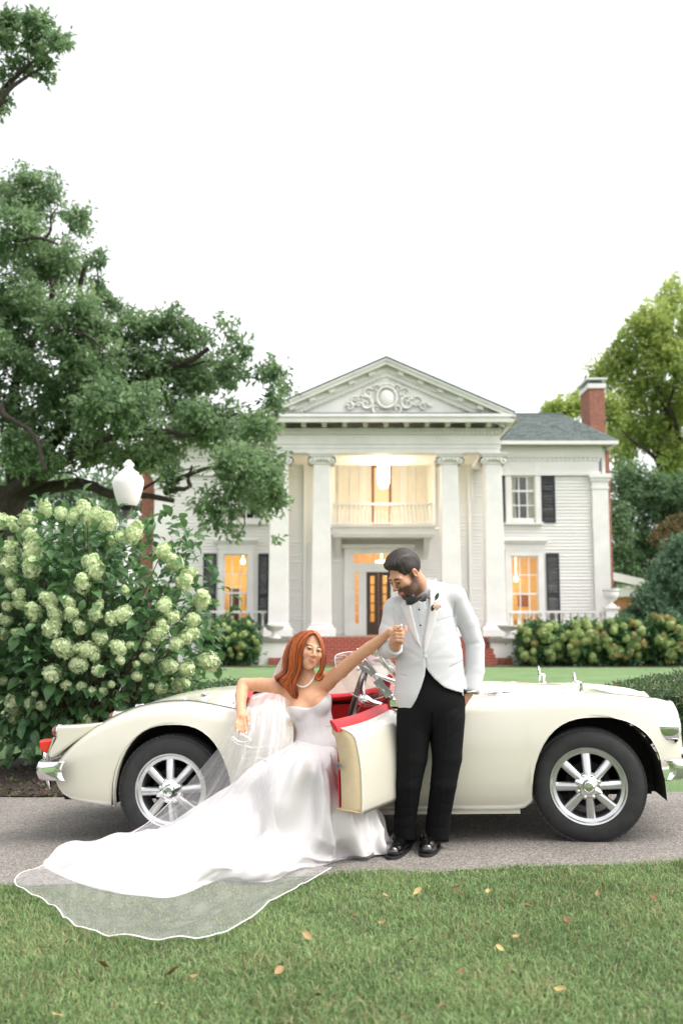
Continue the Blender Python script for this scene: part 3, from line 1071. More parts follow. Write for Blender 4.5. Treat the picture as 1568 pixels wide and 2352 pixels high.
# pediment
ped = empty('pediment', (HX, YC, fz1)); wp(ped, house)
az = zy(826, YC - .6)
aw = CO + .03
ty0 = YC - .40
tz = zy(946, ty0)
tp = MB(); tp.add([(HX - aw + .3, ty0, tz - .05), (HX + aw - .3, ty0, tz - .05), (HX, ty0, az - .35)], [(0, 1, 2)])
built(tp, 'tympanum', M['white'], ped)
ang = math.atan2(az - fz1, aw)
for sgn in (-1, 1):
    def rk(name, mat, y0, y1, off0, off1, t0=0.0, t1=1.0):
        """sloping member; offsets measured downwards from the roof line"""
        b = MB(); vs = []
        for y in (y0, y1):
            for (t, o) in ((t0, off0), (t1, off0), (t1, off1), (t0, off1)):
                vs.append((HX + sgn * aw * (1 - t), y, fz1 + .02 + (az - fz1) * t - o))
        b.add(vs, [(0, 1, 2, 3), (7, 6, 5, 4), (0, 4, 5, 1), (1, 5, 6, 2), (2, 6, 7, 3), (3, 7, 4, 0)] if sgn < 0 else [(3, 2, 1, 0), (4, 5, 6, 7), (1, 5, 4, 0), (2, 6, 5, 1), (3, 7, 6, 2), (0, 4, 7, 3)])
        return built(b, name, mat, ped)
    rk('raking_cornice', M['white'], YC - .72, YC - .6, .0, .20)
    rk('raking_moulding', M['white'], YC - .78, YC - .721, .0, .07)
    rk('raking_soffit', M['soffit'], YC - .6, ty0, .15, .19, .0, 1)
    rk('raking_frieze', M['white'], ty0 - .10, ty0 - .003, .19, .40, .04, 1)
    rk('raking_dentil_ground', M['white'], ty0 - .05, ty0 - .002, .40, .56, .07, 1)
    rk('roof_edge', M['shingle'], YC - .80, YW + 5, -.06, -.005)
    for i in range(6):
        t = .11 + i * .155
        x = HX + sgn * aw * (1 - t)
        z = fz1 + (az - fz1) * t - .26
        m_ = MB(); m_.obox((x, YC - .52, z), Matrix.Rotation(sgn * ang, 3, 'Y'), .10, .10, .06)
        built(m_, 'modillion', M['white'], ped)
    for i in range(30):
        t = .10 + i * .0298
        x = HX + sgn * aw * (1 - t)
        z = fz1 + (az - fz1) * t - .49
        m_ = bx('dentil', M['white'], ped, x - .035, x + .035, ty0 - .11, ty0 - .05, z - .05, z + .05)
bx('roof_strip', M['shingle'], ped, HX - aw + .1, HX + aw - .1, YC - .7, ty0, fz1, fz1 + .055)
# carved cartouche with scrolling leaves
cart = MB()
cz_ = zy(916, ty0); cx_ = HX + .02
cart.ball((cx_, ty0 - .06, cz_), .26, .12, .30, 18, 10)
cart.tube([(cx_ + .33 * math.cos(a), ty0 - .08, cz_ + .03 + .36 * math.sin(a)) for a in np.linspace(0, 2 * PI, 28)[:-1]], .055, 6, closed=True)
for sgn in (-1, 1):
    def scroll(x, z, r, turns, a0, w, dirn=1):
        pts = []
        for k in range(22):
            a = a0 + dirn * k / 21 * turns * 2 * PI
            rr = r * (1 - k / 21 * .85)
            pts.append((cx_ + sgn * (x + rr * math.cos(a)), ty0 - .05, cz_ + z + rr * math.sin(a)))
        cart.tube(pts, [w * (1 - .5 * k / 21) for k in range(22)], 6)
    scroll(.32, .33, .15, 1.2, .4, .05); scroll(.62, .18, .2, 1.2, 2.5, .05, -1); scroll(.70, -.18, .26, 1.3, 1.2, .055)
    scroll(1.05, -.12, .2, 1.1, 2.2, .045, -1); scroll(1.25, -.28, .16, 1.2, 1.0, .04); scroll(.35, -.36, .18, 1.2, 4, .05)
    for k in range(16):
        a = random.uniform(-.6, 1.3); t = random.random()
        cart.ball((cx_ + sgn * (.40 + 1.1 * t), ty0 - .04, cz_ - .30 + .55 * (1 - t) * random.random() + .05), .09, .06, .035, 8, 5, Matrix.Rotation(sgn * -a, 3, 'Y'))
scr = [(cx_ + .22 * math.cos(a), ty0 - .08, cz_ + .40 + .09 * math.sin(a)) for a in np.linspace(0, PI, 9)]
cart.tube(scr, .05, 6)
built(cart, 'cartouche', M['white'], ped, 60)

# porch ceiling
bx('porch_ceiling', M['cream'], house, HX - eh + .4, HX + eh - .4, YC + .45, YW - .04, zy(1039, YC) + .15, zy(1039, YC) + .2)

# wing roofs, cornice, frieze ----------------------------------------------
rf = empty('roof', (HX, 39, zy(1015, YW))); wp(rf, house)
gx1 = xx(1419, 1015, YW - .6) ; gx0 = 2 * HX - gx1
gz1, gz0 = zy(1012, YW - .6), zy(1020, YW - .6)
yg = YW - .62
rzt = at(784, 952, YW + 2.6).z
for sgn in (-1, 1):
    xe = gx1 if sgn > 0 else gx0
    xi = HX + sgn * (aw - .1)
    a, b_ = min(xe, xi), max(xe, xi)
    bx('gutter', M['white'], rf, a, b_, yg, yg + .14, gz0, gz1)
    bx('gutter', M['white'], rf, *( (xe - .14, xe) if sgn > 0 else (xe, xe + .14)), yg + .14, YW + 7, gz0, gz1)
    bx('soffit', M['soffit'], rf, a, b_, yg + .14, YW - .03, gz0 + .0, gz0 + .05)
    bx('wing_frieze', M['white'], rf, min(xi, xe - sgn * .5), max(xi, xe - sgn * .5), YW - .16, YW + .1, zy(1052, YW), gz0)
    bx('wing_frieze', M['white'], rf, min(xi, xe - sgn * .62), max(xi, xe - sgn * .62), YW - .08, YW + .1, zy(1084, YW), zy(1052, YW))
    bx('moulding', M['white'], rf, min(xi, xe - sgn * .58), max(xi, xe - sgn * .58), YW - .13, YW + .1, ZE, zy(1084, YW))
    for i in range(24):
        x = xi + sgn * (abs(xe - xi) - .55) * (i + .5) / 24
        bx('dentil', M['white'], rf, x - .05, x + .05, YW - .13, YW - .08, zy(1060, YW), zy(1052.5, YW))
    # hipped roof plane and its shingles
    yr = YW + 2.6
    xt = xe - sgn * 1.35
    pl = MB(); pl.add([(xi - sgn * 2, yg + .02, gz1 - .02), (xe, yg + .02, gz1 - .02), (xt, yr, rzt), (xi - sgn * 2, yr, rzt)], [(0, 1, 2, 3) if sgn > 0 else (3, 2, 1, 0)])
    pl.add([(xe, yg + .02, gz1 - .02), (xe, YW + 8, gz1 - .02), (xt, yr + 4, rzt), (xt, yr, rzt)], [(0, 1, 2, 3) if sgn > 0 else (3, 2, 1, 0)])
    built(pl, 'roof_deck', M['shingle'], rf)
    sh = MB()
    ncr = 17
    nrm = Vector((0, -(rzt - gz1), yr - yg)).normalized()
    for j in range(ncr):
        t0, t1 = j / ncr, (j + 1.08) / ncr
        x = xi - sgn * .3
        xend0 = xe + (xt - xe) * t0
        k = 0
        while (x - xend0) * sgn < 0:
            w = random.uniform(.22, .36)
            x2 = x + sgn * w
            if (x2 - xend0) * sgn > 0: x2 = xend0
            e0 = Vector((x, yg + (yr - yg) * t0, gz1 + (rzt - gz1) * t0)); e1 = Vector((x2 - sgn * .012, e0.y, e0.z))
            f0 = Vector((x, yg + (yr - yg) * t1, gz1 + (rzt - gz1) * t1)); f1 = Vector((x2 - sgn * .012, f0.y, f0.z))
            th = random.uniform(.018, .035)
            vs = [e0, e1, f1 + nrm * .004, f0 + nrm * .004, e0 + nrm * th, e1 + nrm * th]
            sh.add(vs, [(4, 5, 2, 3), (0, 1, 5, 4), (0, 4, 3), (1, 2, 5)])
            x = x2; k += 1
    o = built(sh, 'shingles', M['shingle'], rf); o['kind'] = 'stuff'
    bx('ridge_cap', M['flash'], rf, min(xi, xt), max(xi, xt), yr - .08, yr + .08, rzt - .02, rzt + .05)
# corner pilasters
for sgn in (-1, 1):
    x = XR - .29 if sgn > 0 else XL + .29
    p = MB(); z0_, z1_ = ZP, zy(1124, YW)
    p.box(x - .30, x + .30, YW - .14, YW + .3, z0_, z1_); p.box(x - .33, x + .33, YW - .17, YW + .3, z1_, z1_ + .08)
    p.box(x - .31, x + .31, YW - .15, YW + .3, z1_ + .08, z1_ + .3); p.box(x - .36, x + .36, YW - .2, YW + .3, z1_ + .3, z1_ + .42); p.box(x - .42, x + .42, YW - .26, YW + .3, z1_ + .42, zy(1090, YW))
    p.box(x - .36, x + .36, YW - .2, YW + .3, z0_, z0_ + .35)
    built(p, 'corner_pilaster', M['white'], house)
# side walls and body so that the house is solid from other viewpoints
sw = MB(); sw.box(XL, XL + .12, YW + .13, YW + 9, 0, gz0); sw.box(XR - .12, XR, YW + .13, YW + 9, 0, gz0); sw.box(XL, XR, YW + 9, YW + 9.1, 0, gz0)
sw.box(XL, XR, YW + 2.5, YW + 2.6, gz0 - .3, gz0 - .1)
built(sw, 'side_wall', M['siding'], house)

# chimneys: every brick stands on the core ---------------------------------
def chimney(x0, x1, y0, y1, z0, z1, zvis):
    c = empty('chimney', ((x0 + x1) / 2, y0, z0)); wp(c, house)
    bx('core', M['mortar'], c, x0 + .012, x1 - .012, y0 + .012, y1 - .012, z0, z1)
    b = MB(); z = zvis; r = 0
    while z < z1 - .05:
        for (fx, a0, a1) in (('f', x0, x1), ('l', y0, y1), ('r', y0, y1)):
            u = a0 - (.11 if r % 2 else 0)
            while u < a1:
                s, e = max(u, a0), min(u + .205, a1)
                j = random.uniform(0, .006)
                if e - s > .03:
                    if fx == 'f': b.box(s, e, y0 - j, y0 + .012, z, z + .064)
                    elif fx == 'l': b.box(x0 - j, x0 + .012, s, e, z, z + .064)
                    else: b.box(x1 - .012, x1 + j, s, e, z, z + .064)
                u += .217
        z += .076; r += 1
    o = built(b, 'bricks', M['brick2'], c); o['kind'] = 'stuff'
    return c


cyx = YW + 3.6
c = chimney(xx(1353, 930, cyx), xx(1388, 930, cyx), cyx, cyx + 1.5, 0, zy(892, cyx), zy(1010, cyx))
x0, x1, z = xx(1353, 930, cyx), xx(1388, 930, cyx), zy(892, cyx)
bx('cap', M['white'], c, x0 - .06, x1 + .06, cyx - .06, cyx + 1.56, z, z + .2)
bx('cap_vent', M['flash'], c, x0 + .05, x1 - .05, cyx + .1, cyx + 1.4, z + .2, z + .36)
bx('cap_lid', M['white'], c, x0 - .12, x1 + .12, cyx - .12, cyx + 1.6, z + .36, z + .43)
chimney(XL - .62, XL - .02, YW + .5, YW + 2.0, 0, zy(1000, YW), .3)
chimney(XR + .02, XR + .35, YW + .8, YW + 2.2, 0, zy(1000, YW), .6)

# porch floor, terrace, steps -------------------------------------------------
YS = YC - .45
tx0, tx1 = xx(400, 1440, YC + .9), xx(1416, 1440, YC + .9)
fl = MB(); fl.box(tx0, tx1, YC + .7, YW + .02, ZP - .18, ZP - .004); fl.box(HX - eh - .5, HX + eh + .5, YS, YC + .7, ZP - .18, ZP)
built(fl, 'porch_floor', M['stone'], house)
wl = MB(); wl.box(tx0 + .05, tx1 - .05, YC + .76, YC + .9, 0, ZP - .18)
built(wl, 'porch_base', M['white'], house)
stp = empty('steps', (HX, 32, 0)); wp(stp, house)
stx0, stx1 = xx(664, 1490, YS), xx(1122, 1490, YS)
ns = 5; rise = (ZP - .01) / ns; tread = .34
_bk = MB(); _bk.box(-.5, .5, -.5, .5, -.5, .5)
BRICK = _bk.mesh('brick', M['brick'])
nbr = 0
for i in range(ns):
    y = YS - (ns - 1 - i) * tread
    y0 = YS - (ns - i) * tread if i < ns else y
    yf_ = YS - (ns - 1 - i) * tread - tread + .0
    zt = rise * (i + 1)
    bx('step', M['mortar'], stp, stx0, stx1, yf_ + .012, YS + .3, zt - rise + .002 * i, zt - .012)
    for r in range(2):
        w = (stx1 - stx0) / 30
        for k in range(30):
            off = .5 * w * (r % 2)
            a = stx0 + k * w + off * (1 if k < 29 else 0)
            shared('brick', BRICK, stp, (a + w / 2 - (off / 2 if False else 0), yf_ + .085 + RNG.normal(0, .002), zt - rise + rise * (r + .5) / 2 + .0), None, (w - .014, .17, rise / 2 - .010))
    bx('tread', M['brick'], stp, stx0, stx1, yf_ + .17, YS + .29, zt - .011, zt - .003)
# pedestals beside the steps
for (a, b) in ((xx(597, 1490, YS - .6), xx(664, 1490, YS - .6)), (xx(1123, 1490, YS - .6), xx(1196, 1490, YS - .6))):
    pd = empty('step_pedestal', ((a + b) / 2, YS - .8, 0)); wp(pd, house)
    bx('block', M['white'], pd, a, b, YS - 1.0, YC + .75, 0, ZP - .16)
    bx('stone_cap', M['stone'], pd, a - .05, b + .05, YS - 1.06, YC + .75, ZP - .16, ZP - .05)
    for r in range(3):
        for k in range(4): shared('brick', BRICK, pd, ((a if a > HX else b) + (-.12 + k * .22) * (1 if a > HX else -1), YS - 1.12, .04 + r * .075), None, (.205, .11, .065))
# terrace railings
RY = YC + .95
rzb, rzt_ = zy(1438, RY), zy(1403, RY)
for (pa, pb) in ((404, 612), (1164, 1388)):
    a, b = xx(pa, 1420, RY), xx(pb, 1420, RY)
    rl = empty('railing', ((a + b) / 2, RY, ZP)); wp(rl, house)
    bx('top_rail', M['white'], rl, a, b, RY - .06, RY + .06, rzt_ - .07, rzt_)
    bx('bottom_rail', M['white'], rl, a, b, RY - .05, RY + .05, ZP + .02, ZP + .08)
    n = int((b - a) / .24)
    for i in range(n):
        shared('baluster', BALU, rl, (a + (i + .5) * (b - a) / n, RY, ZP + .08), None, (1.25, 1.25, rzt_ - .07 - ZP - .08))
for px in (1402, 398):
    x = xx(px, 1420, RY)
    p = MB(); p.box(x - .2, x + .2, RY - .2, RY + .2, ZP - .4, rzt_ + .06); p.box(x - .25, x + .25, RY - .25, RY + .25, rzt_ + .06, rzt_ + .14)
    built(p, 'railing_post', M['white'], house)

# urns ------------------------------------------------------------------------
_u = MB(); _u.lathe([(0, 0), (.17, 0), (.17, .05), (.10, .08), (.07, .13), (.09, .18), (.17, .22), (.25, .34), (.27, .46), (.24, .52), (.30, .55), (.30, .60), (.25, .60), (.23, .52), (0, .48)], 20)
URN = _u.mesh('urn', M['white'], 40)
tag(link('garden_urn', URN, None, None, (xx(1402, 1380, RY), RY, rzt_ + .14)), 'white carved urn on the railing post at the right house corner', 'urn', 'porch urns')
_u = MB(); _u.lathe([(0, 0), (.26, 0), (.26, .06), (.12, .10), (.09, .22), (.12, .26), (.30, .34), (.40, .46), (.44, .48), (.44, .52), (.38, .52), (.3, .44), (0, .40)], 20)
URN2 = _u.mesh('bowl_urn', M['white'], 40)
for px, t in ((630, 'white bowl urn on the pedestal left of the brick steps'), (1166, 'white bowl urn on the pedestal right of the brick steps')):
    p = at(px, 1462, YS - .72)
    o = link('bowl_urn', URN2, None, None, (p.x, YS - .72, ZP - .05)); o.scale = (.8, .8, .8)
    tag(o, t, 'urn', 'porch urns')
# hanging lantern over the balcony
ly = YC + 2.0
lp = at(880, 1122, ly); lt = at(880, 1056, ly)
lan = thing('hanging_lantern', 'glowing glass lantern hanging over the balcony', 'lantern', (lp.x, ly, lp.z))
h = lt.z - lp.z
g = MB(); g.lathe([(.05, .0), (.16, .04), (.22, .18), (.235, .45), (.22, h - .22), (.14, h - .06), (.06, h)], 8)
wp(g.build('lantern_glass', M['lantern_glass']), lan)
g = MB(); g.lathe([(.07, h), (.09, h + .03), (.02, h + .1), (.012, h + .3), (.012, zy(1039, YC) + .16 - lp.z)], 8)
for k in range(8):
    a = 2 * PI * (k + .5) / 8
    g.tube([(.17 * math.cos(a), .17 * math.sin(a), .03), (.24 * math.cos(a), .24 * math.sin(a), .3), (.235 * math.cos(a), .235 * math.sin(a), h - .25), (.07 * math.cos(a), .07 * math.sin(a), h)], .009, 5)
for ob in (lan.children[0],): ob.location = (lp.x, ly, lp.z)
o = g.build('lantern_frame', M['iron'], None, None, (lp.x, ly, lp.z)); wp(o, lan)
wp(point_lamp('lantern_light', (lp.x, ly + .7, lp.z + .1), 62, (1, .86, .64), .3), lan)
# low outbuilding at the right
oy = 43.0
p0, p1 = at(1400, 1306, oy), at(1478, 1333, oy)
ob = thing('outbuilding', 'low tan outbuilding with white sloping eave behind the mansion', 'building', (p0.x + 1.5, oy, 0))
b = MB(); b.add([(p0.x - .6, oy, p0.z), (p1.x + .3, oy, p1.z), (p1.x + .3, oy, p1.z - .35), (p0.x - .6, oy, p0.z - .35), (p0.x - .6, oy + 4, p0.z + .3), (p1.x + .3, oy + 4, p1.z + .3), (p1.x + .3, oy + 4, p1.z - .05), (p0.x - .6, oy + 4, p0.z - .05)],
               [(3, 2, 1, 0), (4, 5, 6, 7), (0, 1, 5, 4), (1, 2, 6, 5), (2, 3, 7, 6), (3, 0, 4, 7)])
built(b, 'roof', M['white'], ob)
bx('wall', pmat('tan_wood', (.42, .20, .08), .7, var=.2), ob, p0.x - .4, p1.x, oy + .5, oy + 3.5, 0, p1.z - .36)
bx('beam', M['white'], ob, p0.x - .4, p1.x + .1, oy + .3, oy + .5, p1.z - .7, p1.z - .3)
bx('doorway', M['roomdark'], ob, p1.x - .35, p1.x - .0 + .2, oy + .45, oy + .52, 0, p1.z - .72)
# ------------------------------------------------------------------ the roadster
CA = Vector((-0.992, 6.013, -.070)); CB = Vector((1.404, 5.745, -.0035))
EU = (CB - CA).normalized()
EV = Vector((-EU.y, EU.x, 0)).normalized()
EW = EU.cross(EV)
CO_ = CA + EV * .67
CARM = Matrix(((EU.x, EV.x, EW.x, CO_.x), (EU.y, EV.y, EW.y, CO_.y), (EU.z, EV.z, EW.z, CO_.z), (0, 0, 0, 1)))


def cw(u, v, w): return CARM @ Vector((u, v, w))


CM = {}
CM['paint'] = pmat('cream_car_paint', (.66, .635, .535), .28, coat=1.0, var=.02, scale=3, spec=.5)
CM['jamb'] = pmat('aged_cream_jamb', (.62, .49, .31), .5, var=.08, scale=10)
CM['chrome'] = pmat('chrome', (.86, .87, .88), .07, metal=1.0)
CM['alloy'] = pmat('silver_alloy', (.62, .63, .64), .28, metal=.85, var=.06, scale=30)
CM['black'] = pmat('black_liner', (.008, .008, .008), .9)
CM['rubber'] = pmat('tyre_rubber', (.022, .022, .023), .75, var=.25, scale=20, bump=.2, bscale=120)
CM['red'] = pmat('red_leather', (.50, .018, .028), .42, var=.12, scale=12, bump=.12, bscale=150)
CM['piping'] = pmat('grey_beading', (.12, .13, .15), .4)
CM['redlens'] = pmat('red_lamp_lens', (.75, .012, .012), .12, coat=1, spec=.7)
CM['amber'] = pmat('amber_lamp_lens', (.22, .035, .008), .1, coat=1, spec=.7)
CM['clear'] = glass_mat('clear_glass')
CM['lens'] = pmat('headlamp_lens', (.9, .92, .93), .1, spec=.8, metal=.5)
CM['wood'] = pmat('dark_rim', (.03, .02, .016), .3, coat=.5)

car = tag(empty('car'), 'cream open roadster with red interior and silver spoked wheels', 'car')
car.matrix_basis = CARM


def cpart(mb, name, mats, parent=None, smooth=40, **k):
    return mb.build(name, mats, parent or car, smooth, **k)


UR0, UR1, UF0, UF1 = -.340, .385, 2.085, 2.812
fW = smooth_interp([-.80, -.77, -.70, -.55, -.30, 0, .4, .9, 1.4, 2.0, 2.4, 2.65, 2.82, 2.90, 2.95, 2.98], [.44, .53, .60, .665, .71, .73, .732, .73, .735, .738, .735, .715, .672, .625, .57, .46])
fB = smooth_interp([-.80, -.765, -.69, -.51, -.35, .40, 2.02, 2.09, 2.80, 2.9, 2.98], [.40, .37, .29, .248, .228, .20, .192, .235, .40, .40, .46])
fF = smooth_interp([-.80, -.77, -.69, -.56, -.47, -.30, -.12, .05, .2, .35, .5, .8, 1.1, 1.4, 1.8, 2.2, 2.5, 2.75, 2.9, 2.96, 2.98], [.47, .49, .557, .648, .70, .775, .815, .822, .80, .768, .745, .725, .735, .765, .805, .822, .82, .795, .762, .72, .60])
fV = smooth_interp([-.80, -.7, -.5, -.3, 0, .35, .8, 1.3, 1.8, 2.3, 2.7, 2.9, 2.98], [.47, .55, .665, .745, .805, .825, .75, .80, .815, .80, .755, .70, .60])
fH = smooth_interp([-.80, -.72, -.6, -.45, -.3, 0, .3, .42, 1.28, 1.5, 1.9, 2.3, 2.6, 2.85, 2.95, 2.98], [.48, .56, .64, .725, .79, .858, .883, .888, .888, .885, .872, .845, .80, .715, .65, .60])


def arch(u):
    """height of the wheel-arch edge, or None"""
    for (a, b, top, z0, z1) in ((UR0, UR1, .697, .228, .20), (UF0, UF1, .697, .24, .40)):
        if a < u < b:
            m, h = (a + b) / 2, (b - a) / 2
            t = abs(u - m) / h
            zb = z0 if u < m else z1
            return zb + (top - zb) * (1 - t ** 2.6) ** (1 / 2.0)
    return None


def side_v(u, z):
    W, F = fW(u), fF(u)
    v = W
    if z < .34: v -= .055 * ((.34 - z) / .15) ** 2
    if z > .45: v -= .045 * ((z - .45) / max(F - .45, .05)) ** 2
    return v


SV = [0, .06, .17, .3, .45, .6, .75, .88, 1.0]
PH = [15, 30, 45, 60, 75, 90]
TV = [.18, .36, .54, .7, .85, 1.0]


def section(u, zb):
    """profile of the near half from the lower edge up to the centre line (v positive here)"""
    F = fF(u)
    ft = F - .075
    zb = min(zb, ft - .02)
    pts = []
    for s in SV:
        z = zb + (ft - zb) * s
        pts.append((side_v(u, z), z))
    vs = side_v(u, ft)
    cw_ = min(.17, vs * .4)
    for p in PH:
        a = math.radians(p)
        pts.append((vs - cw_ * (1 - math.cos(a)), ft + .075 * math.sin(a)))
    v1 = vs - cw_
    prof = [(v1, F), (v1 * .72, fV(u)), (v1 * .38, fV(u) + (fH(u) - fV(u)) * .72), (0, fH(u))]
    for t in TV:
        x = v1 * (1 - t)
        # hermite style blend through prof
        k = 0
        while k < 2 and x < prof[k + 1][0]: k += 1
        a, b = prof[k], prof[k + 1]
        f = (a[0] - x) / max(a[0] - b[0], 1e-6)
        f = f * f * (3 - 2 * f) if k != 2 else f * (2 - f)
        pts.append((x, a[1] + (b[1] - a[1]) * f))
    return pts


us = [-.80, -.785, -.765, -.73, -.69, -.63, -.57, -.5, -.43, -.38, UR0 - .0005]
def arch_us(a, b):
    m, h = (a + b) / 2, (b - a) / 2
    return [m - h * math.cos(t) for t in np.linspace(.02, PI - .02, 25)]
us += arch_us(UR0, UR1) + [UR1 + .0005, .42, .47, .52, .60, .68, .74, .80, .90, 1.0, 1.1, 1.2, 1.28, 1.31, 1.36, 1.40, 1.45, 1.5, 1.6, 1.7, 1.8, 1.9, 1.98, 2.04, UF0 - .0005]
us += arch_us(UF0, UF1) + [UF1 + .0005, 2.85, 2.88, 2.91, 2.935, 2.955, 2.97, 2.98]
COCK0, COCK1, DOOR0, DOOR1 = .42, 1.31, .74, 1.40
nS, nP = len(SV), len(SV) + len(PH)
body = MB()
secs = []
for u in us:
    zb = arch(u)
    secs.append(section(u, fB(u) if zb is None else zb))
npt = len(secs[0])
for sgn in (-1, 1):
    base = len(body.v)
    body.v.extend([(u, sgn * p[0], p[1]) for u, s in zip(us, secs) for p in s])
    for i in range(len(us) - 1):
        um = (us[i] + us[i + 1]) / 2
        for k in range(npt - 1):
            if COCK0 < um < COCK1 and k >= nP + 1: continue
            if sgn < 0 and DOOR0 < um < DOOR1 and 2 <= k < nP + 1: continue
            a, b, c_, d = base + i * npt + k, base + i * npt + k + 1, base + (i + 1) * npt + k + 1, base + (i + 1) * npt + k
            body.f.append((a, d, c_, b) if sgn < 0 else (a, b, c_, d)); body.m.append(0)
        # wheel-arch / sill return lip
    # lip: turn the lower edge inwards
    for i in range(len(us) - 1):
        p, q = secs[i][0], secs[i + 1][0]
        body.add([(us[i], sgn * p[0], p[1]), (us[i + 1], sgn * q[0], q[1]), (us[i + 1], sgn * (q[0] - .035), q[1] + .004), (us[i], sgn * (p[0] - .035), p[1] + .004)], [(0, 1, 2, 3) if sgn < 0 else (3, 2, 1, 0)], 0)
# tail and nose caps
for i in (0, len(us) - 1):
    ring = [(us[i], -p[0], p[1]) for p in secs[i]] + [(us[i], p[0], p[1]) for p in secs[i][::-1][1:]]
    body.add(ring, [tuple(range(len(ring))) if i else tuple(range(len(ring)))[::-1]], 0)
bo = cpart(body, 'body', [CM['paint']], smooth=42)
wd = bo.modifiers.new('weld', 'WELD'); wd.merge_threshold = .0008
# underside, wheel wells, inner structure
un = MB()
un.box(-.72, 2.78, -.50, .50, .24, .30)
un.box(.40, 2.05, -.66, .66, .185, .215)
for (a, b) in ((UR0, UR1), (UF0, UF1)):
    m, h = (a + b) / 2, (b - a) / 2
    for sgn in (-1, 1):
        r0, r1 = [], []
        for t in np.linspace(0, PI, 19):
            uu, zz = m - (h + .01) * math.cos(t), .235 + .475 * math.sin(t) ** .8
            r0.append((uu, sgn * (side_v(m, .6) - .012), zz)); r1.append((uu, sgn * .38, zz))
        un.grid([r0, r1])
        un.add([(p[0], sgn * .38, p[2]) for p in r1], [tuple(range(len(r1)))])
cpart(un, 'underbody', CM['black'], smooth=None)
# chassis-side sill strip under the door
sp = MB(); sp.box(.45, 2.02, -.665, -.64, .165, .205)
cpart(sp, 'sill_strip', CM['paint'], smooth=None)

# cockpit ------------------------------------------------------------------
ck = MB()
ck.box(.34, 1.36, -.60, .60, .30, .315)                                   # floor
ck.box(.37, .39, -.56, .56, .315, .77)                                    # bulkhead behind the seats
ck.box(1.62, 1.64, -.60, .60, .315, .78)                                  # toe board
ck.box(.36, 1.62, .575, .60, .315, .70)                                   # far door card
cpart(ck, 'cockpit_trim', CM['red'], smooth=None)
sill = MB(); sill.box(DOOR0, DOOR1, -.69, -.58, .255, .30)
cpart(sill, 'door_sill', CM['jamb'], smooth=None)
for (u0, u1) in ((DOOR0 - .10, DOOR0 - .002), (DOOR1 + .002, DOOR1 + .06)):
    um = (u0 + u1) / 2
    pil = MB(); pil.box(u0, u1, -.70, -.57, .22, .70)
    cpart(pil, 'door_pillar', CM['jamb'], smooth=None)
# dash with instruments
ds = MB()
rows = []
for v in np.linspace(-.56, .56, 15):
    t = 1 - (v / .62) ** 2
    zt = .80 + .075 * t
    rows.append([(1.30, v, .60), (1.29, v, .66), (1.285, v, zt - .05), (1.27, v, zt - .01), (1.30, v, zt + .005), (1.36, v, zt - .01)])
ds.grid(rows)
cpart(ds, 'dashboard', CM['red'], smooth=50, solid=.01)
for v in (-.42, -.22, -.05, .1):
    g = MB(); g.lathe([(0, -.006), (.045, -.006), (.05, 0), (.05, .01)], 20, (1.285, v, .73), 'x')
    cpart(g, 'gauge', CM['chrome'])
# padded cockpit rail: rear deck edge and far side
rail = MB()
pts = []
for v in np.linspace(-.56, .56, 25):
    t = abs(v) / .56
    pts.append((.415 + .03 * t ** 4, v, .893 - .055 * t ** 2 - .02 * t ** 6))
pts += [(u, .575, .755 + .07 * ((u - .82) / .4) ** 2 + .0) for u in np.linspace(.5, 1.28, 14)]
rail.tube(pts, .026, 8, flat=(1.0, .8))
cpart(rail, 'cockpit_rail', CM['red'], smooth=60)
# seats: cushion, back with pleats
def seat(v0):
    s = MB()
    rows = []
    for u, z in ((.94, .36), (.96, .44), (.93, .475), (.80, .485), (.62, .475), (.55, .46)):
        rows.append([(u, v0 + .22 * math.sin(a) , z + .018 * math.cos(a * 2) - (.03 if abs(a) > 1.3 else 0)) for a in np.linspace(-PI / 2, PI / 2, 11)])
    s.grid(rows)
    s.box(.52, .95, v0 - .215, v0 + .215, .315, .452)
    o = cpart(s, 'seat', CM['red'], smooth=60)
    b = MB(); rows = []
    for t, u0 in ((0, .56), (.1, .60), (.4, .575), (.75, .535), (.93, .515), (1.0, .49)):
        z = .44 + .40 * t
        rows.append([(u0 - .05 * math.cos(a) ** 2 * 0 - .06 * (math.sin(a) ** 4), v0 + .23 * math.sin(a) * (1 - .10 * t ** 3), z - .02 * math.sin(a) ** 4) for a in np.linspace(-PI / 2, PI / 2, 13)])
    rows.append([(p[0] - .07, p[1], p[2] - .01) for p in rows[-1]])
    rows.append([(p[0] - .03, p[1], p[2] - .30) for p in rows[-1]])
    b.grid(rows)
    bk = b.build('seat_back', CM['red'], o, 60)
    p = MB()
    for k in range(-2, 3):
        p.tube([(.60 - .105 * t + .004, v0 + k * .075, .46 + .36 * t) for t in np.linspace(.05, .95, 6)], .006, 5)
    p.build('pleat', CM['red'], o, 60)
    pp = MB()
    pp.tube([(.50 - .06 * math.sin(a) ** 4, v0 + .225 * math.sin(a), .838 - .02 * math.sin(a) ** 4) for a in np.linspace(-PI / 2, PI / 2, 15)], .007, 5)
    pp.build('piping', pmat('white_piping', (.7, .66, .6), .5) if 'white_piping' not in bpy.data.materials else bpy.data.materials['white_piping'], o, 60)
seat(-.28); seat(.28)
